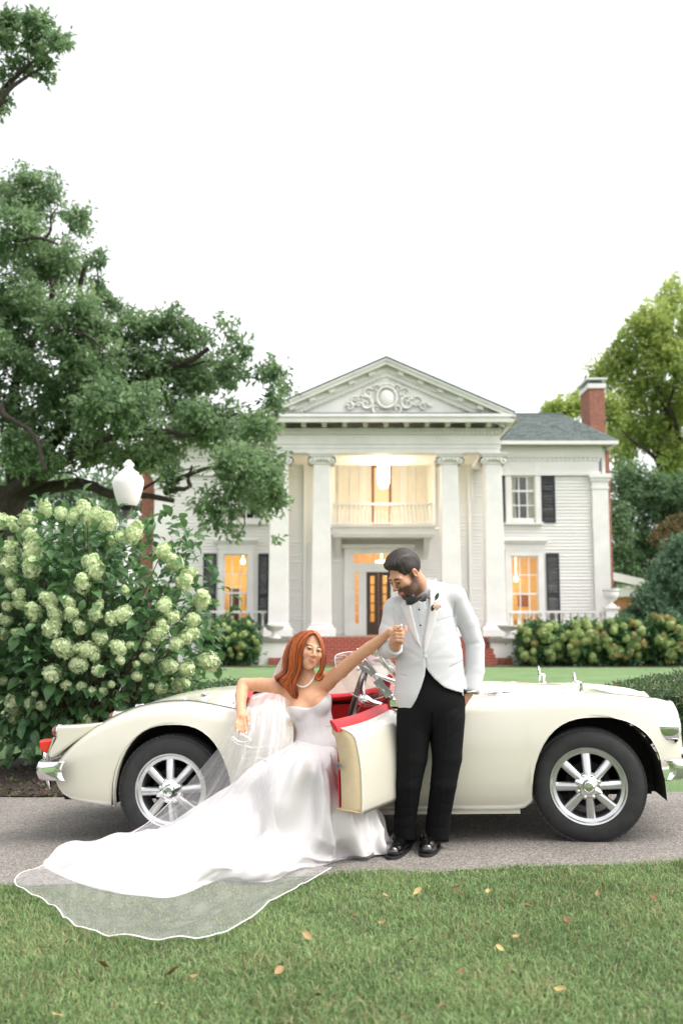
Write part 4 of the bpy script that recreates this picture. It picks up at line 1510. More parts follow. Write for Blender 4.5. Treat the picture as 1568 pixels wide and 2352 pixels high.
# steering wheel
stc = Vector((1.075, -.30, .80)); axs = Vector((-1, 0, .33)).normalized()
ax2 = Vector((0, 1, 0)); ax3 = axs.cross(ax2).normalized()
swp = MB()
swp.tube([stc + (ax2 * math.cos(a) + ax3 * math.sin(a)) * .20 for a in np.linspace(0, 2 * PI, 37)[:-1]], .0135, 8, closed=True)
sw_o = cpart(swp, 'steering_wheel', CM['wood'], smooth=60)
sp_ = MB()
for k in range(3):
    a = PI / 2 + k * 2 * PI / 3
    d = ax2 * math.cos(a) + ax3 * math.sin(a)
    for off in (-.02, 0, .02):
        e = ax2 * -math.sin(a) + ax3 * math.cos(a)
        sp_.tube([stc - axs * .04 + e * off * .6 + d * .03, stc - axs * .015 + e * off + d * .12, stc + d * .195 + e * off], .0035, 5)
sp_.lathe([(0, .03), (.03, .028), (.04, .0), (.04, -.02), (.025, -.06), (.02, -.30)], 14, tuple(stc - axs * .04), 'z', Matrix((ax2, ax3, axs)).transposed())
sp_.build('spokes', CM['chrome'], sw_o, 50)
rimc = MB(); rimc.tube([stc + axs * .004 + (ax2 * math.cos(a) + ax3 * math.sin(a)) * .206 for a in np.linspace(0, 2 * PI, 37)[:-1]], .005, 6, closed=True)
rimc.build('rim_edge', CM['chrome'], sw_o, 60)

# windscreen -----------------------------------------------------------------
ws = empty('windscreen', (1.36, 0, .86), 0, car)
wb, wt = Vector((1.40, 0, .845)), Vector((1.205, 0, 1.10))
def wpt(v, t): 
    c_ = .10 * (v / .6) ** 2
    return Vector((wb.x + (wt.x - wb.x) * t - c_, v, wb.z + (wt.z - wb.z) * t - .02 * (v / .6) ** 2 * (1 - t)))
gl = MB(); gl.grid([[wpt(v, t) for v in np.linspace(-.58, .58, 15)] for t in (0, .33, .66, 1)])
o = gl.build('glass', CM['clear'], car, 60, solid=.005); o.parent = ws; o.location = -ws.location
fm = MB()
fm.tube([wpt(-.585, 0), wpt(-.585, .5), wpt(-.585, 1)], .014, 8); fm.tube([wpt(.585, 0), wpt(.585, .5), wpt(.585, 1)], .014, 8)
fm.tube([wpt(v, 1.0) for v in np.linspace(-.59, .59, 15)], .012, 8); fm.tube([wpt(v, 0) for v in np.linspace(-.59, .59, 15)], .012, 8)
o = fm.build('frame', CM['chrome'], ws, 60); o.location = -ws.location
for sgn in (-1, 1):
    st = MB()
    st.tube([wpt(sgn * .60, .55) + Vector((.0, 0, -.01)), Vector((1.36, sgn * .59, .90)), Vector((1.315, sgn * .585, .80))], [.013, .016, .014], 8)
    st.obox(wpt(sgn * .60, .62), Matrix.Rotation(.9, 3, 'Y'), .05, .014, .02)
    st.obox(wpt(sgn * .60, .2), Matrix.Rotation(.9, 3, 'Y'), .06, .012, .025)
    st.obox(Vector((1.335, sgn * .585, .79)), Matrix.Identity(3), .035, .02, .02)
    o = st.build('stanchion', CM['chrome'], ws, 50); o.location = -ws.location
# red padded grab handles beside the scuttle
for sgn in (-1, 1):
    gh = MB(); gh.tube([(1.26, sgn * .56, .80), (1.265, sgn * .56, .86), (1.285, sgn * .56, .92), (1.31, sgn * .56, .95)], [.03, .03, .026, .014], 8, flat=(.7, 1))
    cpart(gh, 'scuttle_pad', CM['red'], smooth=60)
# clear wind wing hinged on the near screen post
wg = MB()
p0, p1 = wpt(-.60, .98), wpt(-.60, .12)
out = [(0, 0), (-.05, .0), (-.105, -.02), (-.10, -.09), (-.07, -.17), (-.03, -.235), (.06, -.285), (.155, -.265)]
sp2 = spline([(p0.x + a, -.62 - .18 * min(1, max(0, -a * 6 + .2)), p0.z + b) for a, b in out], 26)
cen = [(p0.x + (p1.x - p0.x) * t, -.605, p0.z + (p1.z - p0.z) * t) for t in np.linspace(0, 1, 26)]
wg.grid([cen, [tuple((np.array(a) + b) / 2) for a, b in zip(cen, sp2)], [tuple(p) for p in sp2]])
ww = cpart(wg, 'wind_wing', CM['clear'], smooth=60, solid=.006)
we = MB(); we.tube([tuple(p) for p in sp2], .0028, 5)
we.build('polished_edge', pmat('acrylic_edge', (.85, .87, .87), .25, spec=.6), ww, 60)
wc = MB(); wc.obox(wpt(-.605, .62) + Vector((-.03, -.02, 0)), Matrix.Rotation(.5, 3, 'Y'), .035, .012, .012); wc.ball(wpt(-.605, .62) + Vector((-.06, -.03, .0)), .014)
wc.build('clamp', CM['chrome'], ww, 50)

# door, standing open ----------------------------------------------------------
PHI = math.radians(70)
hinge = Vector((DOOR1 - .004, -.715, 0))
door = empty('door', hinge, 0, car)
door.rotation_euler = (0, 0, PHI)                # local -x runs to the free edge
dn = MB()
dus = [DOOR0 + .006, .76, .79, .84, .9, 1.0, 1.1, 1.2, 1.3, 1.36, DOOR1 - .008]
rows = []
for u in dus:
    s = section(u, .285)[:nP]
    rows.append([(u - hinge.x, -p[0] - hinge.y, p[1]) for p in s])
dn.grid(rows, flip=True)
sk = dn.build('outer_skin', CM['paint'], door, 50)
md = sk.modifiers.new('sol', 'SOLIDIFY'); md.thickness = .006; md.offset = 0
de = MB()
for u, idx in ((DOOR0 + .008, 0), (DOOR1 - .01, 1)):
    s = section(u, .292)[:nP]
    o1 = [(u - hinge.x, -p[0] - hinge.y + .002, p[1]) for p in s]
    o2 = []
    for p in s:
        vi = min(-p[0] - hinge.y + .125, .155)
        o2.append((u - hinge.x + (.012 if idx == 0 else -.012), vi, min(p[1], .735)))
    de.grid([o1, o2], flip=bool(idx))
bot = [[(u - hinge.x, -section(u, .292)[0][0] - hinge.y + .003, .294) for u in dus], [(u - hinge.x, .13, .31) for u in dus]]
de.grid(bot)
je = de.build('jamb_edge', CM['jamb'], door, 30)
md = je.modifiers.new('sol', 'SOLIDIFY'); md.thickness = .004
dc = MB(); dc.box(DOOR0 - hinge.x + .03, -.02, .124, .131, .31, .50); dc.box(DOOR0 - hinge.x + .03, -.02, .124, .131, .54, .73)
dc.build('inner_card', CM['red'], door)
dr = MB()
pts = []
for u in dus[::-1]: pts.append((u - hinge.x, .115, fF(u) + .004))
pts = [(-.03, .16, .765), (-.025, .12, .78)] + pts[1:] 
pts[-1] = (pts[-1][0] - .040, pts[-1][1], pts[-1][2])
dr.tube(pts, .026, 10, flat=(1.45, .45))
dr.build('door_top_pad', CM['red'], door, 60)
lk = MB(); lk.box(DOOR0 - hinge.x - .002, DOOR0 - hinge.x + .01, .112, .128, .512, .535); lk.box(DOOR0 - hinge.x - .006, DOOR0 - hinge.x + .004, .096, .108, .518, .530)
lk.build('latch', CM['piping'], door)

# wheels ------------------------------------------------------------------------
def build_wheel():
    """axis along local y, outer face towards -y; origin at the hub"""
    w = MB()
    R, r = .318, .205
    prof = [(r - .012, .075), (r + .004, .088), (r + .03, .094), (r + .07, .092), (R - .022, .082), (R - .008, .07), (R - .001, .05), (R, .03), (R + .001, 0), (R, -.03), (R - .001, -.05), (R - .008, -.07), (R - .022, -.082), (r + .07, -.092), (r + .03, -.094), (r + .004, -.088), (r - .012, -.075), (r - .012, .075)]
    w.lathe(prof, 64, axis='y', cap=False)
    n0 = len(w.v)
    tyre = w.mesh('tyre', CM['rubber'], 50)
    tr = MB()
    for k in range(60):                           # tread blocks in three ribs
        a = 2 * PI * k / 60
        for (y, wy, sh) in ((-.058, .016, .0), (-.02, .015, .5), (.02, .015, .0), (.058, .016, .5)):
            b = a + sh * 2 * PI / 60
            Rm = Matrix.Rotation(-b, 3, 'Y')
            tr.obox(Rm @ Vector((R - (.006 if abs(y) > .03 else .003), y, 0)), Rm, .006, wy, .0145)
    tread = tr.mesh('tread', CM['rubber'])
    ri = MB()
    ri.lathe([(.209, -.080), (.215, -.084), (.213, -.092), (.204, -.090), (.198, -.080), (.180, -.074), (.176, -.060), (.172, .06), (.205, .085)], 56, axis='y', cap=False)
    rim = ri.mesh('rim', CM['alloy'], 40)
    sp = MB()
    for k in range(8):
        a = 2 * PI * k / 8 + .2
        d = Vector((math.cos(a), 0, math.sin(a))); e = Vector((-math.sin(a), 0, math.cos(a)))
        rings = []
        for (rr, y, hw, th) in ((.060, -.088, .021, .026), (.09, -.082, .0245, .028), (.13, -.072, .0265, .028), (.165, -.064, .027, .024), (.180, -.062, .030, .022)):
            ring = []
            for q in range(10):
                an = 2 * PI * q / 10
                ring.append(d * rr + e * hw * math.copysign(abs(math.cos(an)) ** .7, math.cos(an)) + Vector((0, y + th * .5 - th * math.copysign(abs(math.sin(an)) ** .8, math.sin(an)), 0)))
            rings.append(ring)
        sp.grid(rings, wrap=True)
    spokes = sp.mesh('spokes', CM['alloy'], 60)
    hb = MB()
    hb.lathe([(.078, -.05), (.078, -.086), (.070, -.096), (.045, -.098), (.042, -.10)], 32, axis='y')
    hub = hb.mesh('hub', CM['chrome'], 35)
    for k in range(8):
        a = 2 * PI * k / 8 + .6
        hb2 = MB()
    kn = MB()
    kn.lathe([(.043, -.095), (.041, -.115), (.036, -.13), (.026, -.137), (.024, -.132), (.0, -.134)], 28, axis='y')
    for sgn in (-1, 1):
        a = .5
        d = Vector((math.cos(a), 0, math.sin(a))) * sgn
        e = Vector((-math.sin(a), 0, math.cos(a)))
        kn.grid([[d * rr + e * hw + Vector((0, y, 0)), d * rr + Vector((0, y - .008, 0)), d * rr - e * hw + Vector((0, y, 0)), d * rr + Vector((0, y + .006, 0))] for (rr, y, hw) in ((.03, -.115, .022), (.055, -.112, .017), (.078, -.118, .006))], wrap=True)
    for k in range(8):
        a = 2 * PI * k / 8 + .6
        kn.lathe([(.008, 0), (.008, -.006), (0, -.008)], 6, (.062 * math.cos(a), -.096, .062 * math.sin(a)), 'y')
    spin = kn.mesh('spinner', CM['chrome'], 40)
    dr_ = MB(); dr_.lathe([(0, -.02), (.12, -.02), (.125, -.01), (.125, .05), (0, .05)], 30, axis='y')
    drum = dr_.mesh('brake_drum', CM['black'], 40)
    return [('tyre', tyre), ('tread', tread), ('rim', rim), ('spokes', spokes), ('hub', hub), ('spinner', spin), ('brake_drum', drum)]


WM = build_wheel()
for (u, v, rot, steer) in ((0, -.60, .15, 0), (2.412, -.60, .95, -.10), (0, .60, .4, 0), (2.412, .60, 1.3, -.10)):
    w = empty('wheel', (u, v, .3155), 0, car)
    w.rotation_euler = (0, 0, steer if v < 0 else PI + steer)
    for nm, me in WM:
        o = link(nm, me, None, w)
        o.rotation_euler = (0, rot if nm not in ('tyre',) else 0, 0)
        if nm == 'tyre':
            pass

# lamps, bumpers, trim ------------------------------------------------------------
for sgn in (-1, 1):
    pln = MB()                                     # tail-lamp plinth
    prof = [(-.742, .688), (-.60, .692), (-.47, .700), (-.52, .66), (-.64, .585), (-.775, .49), (-.800, .505), (-.795, .535), (-.765, .585), (-.745, .62), (-.748, .655)]
    vs0 = [(u, sgn * .455, z) for u, z in prof]; vs1 = [(u, sgn * .575, z) for u, z in prof]
    n = len(prof)
    pln.add(vs0 + vs1, [tuple(range(n)), tuple(range(n, 2 * n))[::-1]] + [(i, n + i, n + (i + 1) % n, (i + 1) % n) for i in range(n)])
    po = cpart(pln, 'lamp_plinth', CM['paint'], smooth=30)
    md = po.modifiers.new('bev', 'BEVEL'); md.width = .014; md.segments = 3; md.limit_method = 'ANGLE'; md.angle_limit = .5
    am = MB(); am.lathe([(0, .042), (.018, .038), (.032, .022), (.036, .0), (.036, -.02)], 18, (-.752, sgn * .515, .652), 'z', Matrix.Rotation(math.radians(-88), 3, 'Y'))
    a_o = cpart(am, 'turn_lamp', CM['amber'], smooth=60)
    ar = MB(); ar.lathe([(.040, .004), (.044, 0), (.042, -.012), (.036, -.012)], 20, (-.752, sgn * .515, .652), 'z', Matrix.Rotation(math.radians(-88), 3, 'Y'), cap=False)
    ar.build('bezel', CM['chrome'], a_o, 50)
    tl = MB()
    tl.add([(u, sgn * v, z) for v in (.47, .56) for u, z in ((-.862, .605), (-.765, .615), (-.80, .515), (-.862, .545))], [(0, 1, 2, 3), (7, 6, 5, 4), (0, 4, 5, 1), (1, 5, 6, 2), (2, 6, 7, 3), (3, 7, 4, 0)])
    t_o = cpart(tl, 'tail_lamp', CM['redlens'], smooth=None)
    md = t_o.modifiers.new('bev', 'BEVEL'); md.width = .016; md.segments = 3
    tb = MB(); tb.tube([(-.762, sgn * .46, .62), (-.762, sgn * .57, .62), (-.803, sgn * .57, .51), (-.803, sgn * .46, .51)], .006, 6, closed=True)
    tb.build('bezel', CM['chrome'], t_o, 50)
    hl_ = MB()                                     # headlight
    hl_.lathe([(0, .055), (.05, .05), (.078, .035), (.088, .015)], 30, (2.895, sgn * .56, .625), 'x')
    h_o = cpart(hl_, 'headlight', CM['lens'], smooth=60)
    hr = MB(); hr.lathe([(.086, .012), (.088, .024), (.098, .026), (.108, .008), (.112, -.02), (.112, -.05), (.10, -.08)], 36, (2.895, sgn * .56, .625), 'x', cap=False)
    hr.build('rim', CM['chrome'], h_o, 50)
    il = MB(); il.lathe([(0, .045), (.02, .04), (.034, .02), (.038, 0), (.042, -.01), (.04, -.04)], 18, (2.935, sgn * .55, .475), 'x')
    cpart(il, 'side_lamp', CM['chrome'], smooth=50)
    # bumper overriders
    for (u0, sg2, nm) in ((-.872, -1, 'rear'), (3.07, 1, 'front')):
        ov = MB(); rows = []
        for (z, du, hw, dp) in ((.30, .045, .006, .01), (.34, .025, .020, .03), (.40, .008, .026, .045), (.47, .0, .028, .05), (.535, .006, .028, .05), (.56, .03, .022, .035), (.565, .06, .012, .015)):
            r = []
            for q in range(10):
                an = 2 * PI * q / 10
                r.append((u0 - sg2 * du + sg2 * -(dp * (.5 - .5 * math.cos(an))), sgn * .47 + hw * math.sin(an), z + (0 if nm == 'rear' else -.03)))
            rows.append(r)
        ov.grid(rows, wrap=True)
        ov.add(rows[0], [tuple(range(10))]); ov.add(rows[-1], [tuple(range(10))])
        cpart(ov, 'overrider', CM['chrome'], smooth=60)
    # fender mirror
    mu, mv = (2.40, -.50) if sgn < 0 else (2.28, .50)
    mz = .82
    mr = MB()
    mr.lathe([(.030, 0), (.028, .008), (.014, .014), (.012, .05), (.014, .062), (.0, .066)], 14, (mu + .012, mv, mz - .006))
    mr.tube([(mu + .012, mv, mz + .055), (mu, mv, mz + .062), (mu - .02, mv, mz + .065)], [.011, .009, .009], 8)
    m_o = cpart(mr, 'fender_mirror', CM['chrome'], smooth=50)
    mh = MB(); mh.lathe([(0, .012), (.03, .010), (.052, .002), (.055, -.004), (.05, -.008), (0, -.008)], 24, (mu - .022, mv, mz + .07), 'x')
    mh.build('mirror_head', CM['chrome'], m_o, 50)
# wrap-round bumpers
for (u0, sg, nm, zc_) in ((-.855, -1, 'rear_bumper', .435), (3.04, 1, 'front_bumper', .40)):
    bm_ = MB(); rows = []
    for t in np.linspace(-1, 1, 41):
        a = abs(t)
        v = .70 * math.sin(a * PI / 2) ** .75 * (1 if t > 0 else -1)
        du = .21 * max(0, (a - .35) / .65) ** 3.0
        r = []
        for (dz, dd) in ((-.055, .012), (-.05, .0), (-.02, -.014), (.0, -.016), (.02, -.014), (.05, 0), (.055, .012)):
            r.append((u0 - sg * du - sg * dd * 1, v, zc_ + dz))
        rows.append(r)
    bm_.grid(rows)
    cpart(bm_, 'bumper', CM['chrome'], smooth=60, solid=.004)
# grille and nose badge, filler cap, tonneau studs
gr = MB()
gr.tube([(2.965 + .02 * math.sin(a), .20 * math.cos(a), .56 + .13 * math.sin(a)) for a in np.linspace(0, 2 * PI, 31)[:-1]], .016, 8, closed=True)
for k in range(-8, 9):
    hgt = .125 * math.sqrt(1 - (k / 9) ** 2)
    gr.tube([(2.98, k * .021, .56 - hgt), (2.99, k * .021, .56 + hgt)], .004, 5)
cpart(gr, 'grille', CM['chrome'], smooth=50)
# scuttle vents: oval chrome surround, dark slots, small crest
for v in (-.40, .40):
    zz = [0]
    def topz(u, v):
        s = section(u, .3)[nP - 1:]
        xs2 = [p[0] for p in s][::-1]; zs2 = [p[1] for p in s][::-1]
        return float(np.interp(abs(v), xs2, zs2))
    vt = MB()
    vt.tube([(1.945 + .085 * math.cos(a), v + .055 * math.sin(a), topz(1.945 + .085 * math.cos(a), v + .055 * math.sin(a)) + .004) for a in np.linspace(0, 2 * PI, 29)[:-1]], .006, 6, closed=True)
    v_o = cpart(vt, 'scuttle_vent', CM['chrome'], smooth=60)
    sl_ = MB()
    for k in (-3, -2, -1, 0, 1, 2, 3):
        hh = .07 * math.sqrt(max(0, 1 - (k / 4) ** 2))
        uu0, uu1 = 1.945 - hh, 1.945 + hh
        sl_.tube([(u, v + k * .0125, topz(u, v + k * .0125) + .003) for u in np.linspace(uu0, uu1, 5)], .0035, 5)
    sl_.build('slots', CM['piping'], v_o, 50)
    bd = MB(); bd.lathe([(0, .010), (.016, .009), (.020, .004), (.02, 0)], 8, (1.945, v, topz(1.945, v)))
    bd.build('crest', CM['chrome'], v_o, 40)
for v in (-.60, .60):
    pp = []
    for u in np.linspace(-.775, .40, 30):
        s = section(u, fB(u))
        vs_ = s[nP - 1][0] - .008
        pp.append((u, math.copysign(vs_, v), s[nP - 1][1] + .002))
    bd = MB(); bd.tube(pp, .0055, 6)
    cpart(bd, 'fender_beading', CM['piping'], smooth=60)
fc = MB(); fc.lathe([(.045, -.01), (.045, .015), (.038, .024), (0, .026)], 24, (-.50, .34, .725))
cpart(fc, 'fuel_cap', CM['chrome'], smooth=40)
lt_ = MB(); lt_.tube([(-.34, -.06, .785), (-.34, .0, .80), (-.34, .06, .785)], .008, 6)
for (u, v) in ((.16, -.33), (.28, -.42), (.33, -.47), (-.02, -.30), (.16, .33)):
    s = section(u, fB(u))
    z = float(np.interp(abs(v), [p[0] for p in s[nP - 1:]][::-1], [p[1] for p in s[nP - 1:]][::-1]))
    st_ = MB(); st_.lathe([(.009, -.004), (.009, .008), (.005, .013), (0, .014)], 10, (u, v, z))
    cpart(st_, 'tonneau_stud', CM['chrome'], smooth=40)
fb = MB()
s = section(.1, .3)
fb.lathe([(.026, -.004), (.026, .006), (.012, .010), (.010, .02), (0, .022)], 14, (.11, -.28, float(np.interp(.28, [p[0] for p in s[nP - 1:]][::-1], [p[1] for p in s[nP - 1:]][::-1]))))
cpart(fb, 'deck_button', CM['chrome'], smooth=40)
# ------------------------------------------------------------------ vegetation
def unit(n):
    v = RNG.normal(size=(n, 3))
    return v / np.linalg.norm(v, axis=1, keepdims=True)


def leaf_quads(P, D, Nn, L, W, fold=.25):
    """one folded rhombus leaf per row: base P, direction D, normal hint Nn"""
    S = np.cross(D, Nn); S /= np.linalg.norm(S, axis=1, keepdims=True) + 1e-9
    N2 = np.cross(S, D)
    L = np.asarray(L)[:, None]; W = np.asarray(W)[:, None]
    a = P
    b = P + D * L * .45 + S * W * .5 + N2 * W * fold
    c = P + D * L - N2 * L * .12
    d = P + D * L * .45 - S * W * .5 + N2 * W * fold
    V = np.stack([a, b, c, d], 1).reshape(-1, 3)
    i = np.arange(len(P))[:, None] * 4
    F = np.concatenate([i + np.array([[0, 1, 2]]), i + np.array([[0, 2, 3]])], 0)
    return V, F


def crown_points(blobs, n, shell=.45):
    """blobs: (centre, radii); n points by volume, denser near each blob's outside"""
    vol = np.array([b[1][0] * b[1][1] * b[1][2] for b in blobs]) ** .75
    k = RNG.choice(len(blobs), n, p=vol / vol.sum())
    C = np.array([list(b[0]) for b in blobs])[k]; R = np.array([list(b[1]) for b in blobs])[k]
    u = unit(n)
    r = RNG.random(n) ** shell
    wob = 1 + .22 * np.sin(u[:, 0] * 7 + k) * np.sin(u[:, 2] * 6 + 2 * k) + .15 * np.sin(u[:, 1] * 11 + 3 * k)
    return C + u * R * (r * wob)[:, None], u


def foliage(name, blobs, n_cl, per, L, mat, parent=None, spread=.09, droop=.15, aspect=.5, kind=None, holes=0.0):
    C, U = crown_points(blobs, n_cl)
    if holes:
        h = np.sin(C[:, 0] * 2.1 + 1.3 * np.sin(C[:, 2] * 1.7)) * np.sin(C[:, 2] * 2.3 + C[:, 1] * 1.9) + .5 * np.sin(C[:, 0] * 5.1 + C[:, 2] * 4.3)
        keep = h > -1.0 + holes
        C, U = C[keep], U[keep]
    m = len(C)
    P = np.repeat(C, per, 0) + RNG.normal(0, spread, (m * per, 3)) * .5
    D = np.repeat(U, per, 0) * .45 + unit(m * per) * .9 + np.array([0, 0, -droop])
    D /= np.linalg.norm(D, axis=1, keepdims=True)
    Nn = unit(m * per) * .7 + np.array([0, -.2, .8])
    ll = L * RNG.uniform(.65, 1.25, m * per)
    V, F = leaf_quads(P, D, Nn, ll, ll * aspect)
    me = np_mesh(name, V, F, mat)
    o = bpy.data.objects.new(name, me); col.objects.link(o)
    if parent: wp(o, parent)
    if kind: o['kind'] = kind
    return o


def pblobs(lst, Y, jit=.0, sq=1.0, depth=None):
    """blobs from (px, py, rx, ry[, dY]) of the frame at distance Y"""
    out = []
    for b in lst:
        y = Y + (b[4] if len(b) > 4 else 0) + RNG.normal(0, jit)
        c = at(b[0], b[1], y)
        s = y / FPX
        rx, rz = b[2] * s, b[3] * s
        out.append(((c.x, c.y, c.z), (rx, (depth or max(rx, rz) * .9), rz)))
    return out


def limb(mb, a, b, r0, r1, seg=7, wig=.12, up=0.0):
    a, b = Vector(a), Vector(b)
    L = (b - a).length
    pts, rad = [], []
    ph = random.uniform(0, 6)
    for i in range(seg + 1):
        t = i / seg
        p = a.lerp(b, t) + Vector((math.sin(ph + t * 5) * wig * L * .25 * math.sin(t * PI), math.cos(ph * 2 + t * 4) * wig * L * .2 * math.sin(t * PI), up * L * math.sin(t * PI) + math.sin(ph + t * 7) * wig * L * .12 * math.sin(t * PI)))
        pts.append(p); rad.append(r0 + (r1 - r0) * t ** .8)
    mb.tube(pts, rad, 8)
    return pts


PM = {}
PM['bark'] = pmat('dark_bark', (.060, .048, .038), .95, var=.4, scale=10, bump=1, bscale=25, bdist=.05, stretch=(3, 3, .6))
PM['oak'] = leaf_mat('oak_leaf', (.085, .170, .078), (.27, .39, .20), .45, .5, 1.2)
PM['oak2'] = leaf_mat('bough_oak_leaf', (.10, .19, .09), (.25, .38, .18), .45, .5, 1.2)  # leaf colour of the top left bough, dark end paler than the oak's
PM['yellowgreen'] = leaf_mat('yellow_green_leaf', (.20, .31, .08), (.50, .58, .20), .5, .55, .5)
PM['darkgreen'] = leaf_mat('dark_green_leaf', (.07, .15, .072), (.20, .31, .155), .5, .45, .6)
PM['bluegreen'] = leaf_mat('blue_green_leaf', (.07, .15, .09), (.19, .30, .19), .5, .4, .8)
PM['rust'] = leaf_mat('rusty_leaf', (.11, .095, .04), (.20, .16, .07), .6, .25, .8)
PM['hleaf'] = leaf_mat('hydrangea_leaf', (.034, .105, .042), (.115, .225, .080), .38, .34, 3.0)
PM['hflower'] = leaf_mat('hydrangea_floret', (.36, .49, .22), (.82, .88, .62), .7, .3, 14.0, spec=.2)
PM['hflower2'] = leaf_mat('ageing_hydrangea_floret', (.22, .22, .07), (.40, .30, .14), .7, .2, 2.0, spec=.2)
PM['hflower3'] = leaf_mat('green_hydrangea_floret', (.22, .32, .10), (.44, .50, .24), .7, .2, 2.0, spec=.2)
PM['box'] = leaf_mat('boxwood_leaf', (.030, .088, .036), (.10, .18, .065), .4, .15, 2.0)
PM['boxtip'] = leaf_mat('boxwood_tip', (.08, .13, .04), (.24, .20, .09), .5, .2, 2.0)
PM['stem'] = pmat('brown_stem', (.09, .06, .04), .9, var=.3)
PM['greenstem'] = pmat('green_stem', (.09, .14, .05), .7)

# great oak at the left -----------------------------------------------------------
tb = (-7.6, 21.5, 0)
oak = thing('oak_tree', 'large spreading oak tree with dark green leaves at the left', 'tree', tb)
Z = lambda l: [(a * .5333, b * .5333, c * .5333, d * .5333, *e) for a, b, c, d, *e in l]
ob1 = Z([(130, 850, 170, 120, 0), (330, 960, 80, 80, 1), (60, 1000, 150, 130), (230, 1130, 190, 100, 1), (415, 1110, 50, 45), (450, 1230, 70, 50), (120, 1280, 200, 120),
         (320, 1340, 130, 90, -1), (100, 1480, 230, 160), (350, 1560, 190, 130, -1), (640, 1410, 100, 75), (740, 1370, 60, 60), (830, 1450, 110, 80), (950, 1420, 75, 70), (1040, 1500, 55, 50),
         (650, 1590, 160, 110), (850, 1620, 160, 90, 1), (990, 1590, 90, 80), (1160, 1600, 70, 60, -1), (1225, 1670, 40, 40), (1180, 1730, 50, 60),
         (500, 1760, 220, 140, -1), (750, 1800, 190, 120), (950, 1830, 170, 110, -1), (1110, 1860, 90, 90, -1), (200, 1740, 240, 170, 1), (150, 1950, 200, 110), (400, 1930, 160, 90, 1),
         (1000, 2010, 140, 110, -2), (1130, 2010, 90, 110, -2), (1190, 2070, 50, 60, -2), (950, 2160, 120, 80, -2), (1080, 2170, 110, 80, -2), (1190, 2150, 45, 50, -2), (905, 2250, 45, 40, -2), (1010, 2290, 55, 45, -2), (1150, 2320, 60, 25, -2), (720, 2050, 70, 60, -1), (730, 2130, 40, 50, -1), (640, 1980, 130, 60, 0), (1020, 2240, 30, 70, -2), (470, 1300, 70, 60), (400, 1430, 100, 80), (530, 1440, 80, 80), (560, 1360, 50, 50), (470, 1560, 120, 90), (800, 1900, 150, 80, -1), (660, 1950, 110, 60, -1), (880, 1790, 130, 70, -1), (560, 1960, 120, 60), (-150, 1000, 230, 180), (-250, 1350, 280, 220), (-220, 1750, 280, 180), (-420, 1100, 230, 220), (-480, 1550, 260, 240)])
oblobs = pblobs(ob1, 20.0, .5)
foliage('crown', oblobs, 18500, 6, .125, PM['oak'], oak, .10, holes=.36)
tr = MB()
limb(tr, (tb[0], tb[1], -.1), (tb[0] + .5, tb[1] - .2, 4.2), .48, .36, 6, .05)
top = Vector((tb[0] + .5, tb[1] - .2, 4.0))
for (px, py, dy, r) in ((130, 1520, 0, .2), (60, 1100, .3, .2), (400, 1150, 0, .18), (330, 1000, -1, .16), (330, 860, 0, .14), (40, 900, 0, .15), (120, 640, 0, .15), (480, 800, 0, .12), (200, 600, .5, .1)):
    e = at(px, py, 20 + dy)
    pts = limb(tr, top, e, r, .05, 9, .35, .06)
    for k in range(3):
        q = pts[5 + k]
        limb(tr, q, q + Vector((random.uniform(-.8, 1.6), random.uniform(-.8, .8), random.uniform(-.2, 1.2))), .045, .012, 5, .4)
for (a, b, r) in (((395, 1105), (560, 1060), .06), ((560, 1060), (560, 1170), .04), ((330, 990), (440, 1000), .07), ((440, 1000), (545, 950), .045), ((0, 930), (110, 1080), .07), ((20, 545), (130, 560), .05), ((100, 555), (130, 480), .03), ((380, 1130), (436, 1118), .07), ((436, 1118), (440, 1070), .05), ((560, 1160), (545, 1240), .02), ((120, 745), (240, 800), .04)):
    limb(tr, at(*a, 19.0), at(*b, 18.6), r, r * .45, 7, .4)
wp(tr.build('trunk', PM['bark'], None, 60), oak)
# bough that hangs in at the top left corner
bough = thing('tree_bough', 'leafy tree bough hanging into the top left corner of sky', 'tree', (-6.0, 14, 0))
bb = pblobs(Z([(40, 90, 50, 35), (140, 95, 45, 30), (190, 110, 45, 40), (250, 180, 45, 28), (290, 190, 22, 14), (150, 190, 40, 45), (190, 260, 35, 40), (205, 330, 22, 28), (40, 180, 30, 35), (60, 260, 40, 28), (110, 290, 40, 15), (20, 320, 20, 25), (15, 430, 22, 40), (0, 470, 15, 25), (0, 150, 30, 40), (-120, 120, 110, 90), (-140, 330, 120, 110), (-260, 60, 130, 120), (-330, 300, 150, 140), (-450, 120, 120, 140), (-240, -90, 120, 100)]), 14.0, .3)
foliage('crown', bb, 3400, 6, .105, PM['oak2'], bough, .09)
tr = MB()
bt = Vector((-6.2, 14.3, 0))
limb(tr, bt, at(-160, 500, 14.2), .22, .15, 8, .05)
for (px, py) in ((-60, 60), (-130, 40), (-180, 160), (-130, -50), (-240, 70)): limb(tr, at(-160, 500, 14.2), at(px, py, 14.1), .09, .015, 9, .25, .05)
for (px, py) in ((110, 120), (110, 155), (20, 230)): limb(tr, at(-160, 500, 14.2), at(px * .9, py, 14), .12, .015, 10, .25, .1)
for (a, b) in (((60, 90), (150, 100)), ((50, 130), (105, 180)), ((20, 160), (60, 155)), ((-30, 150), (8, 240))): limb(tr, at(*a, 14), at(*b, 13.9), .018, .006, 6, .4)
wp(tr.build('trunk', PM['bark'], None, 60), bough)


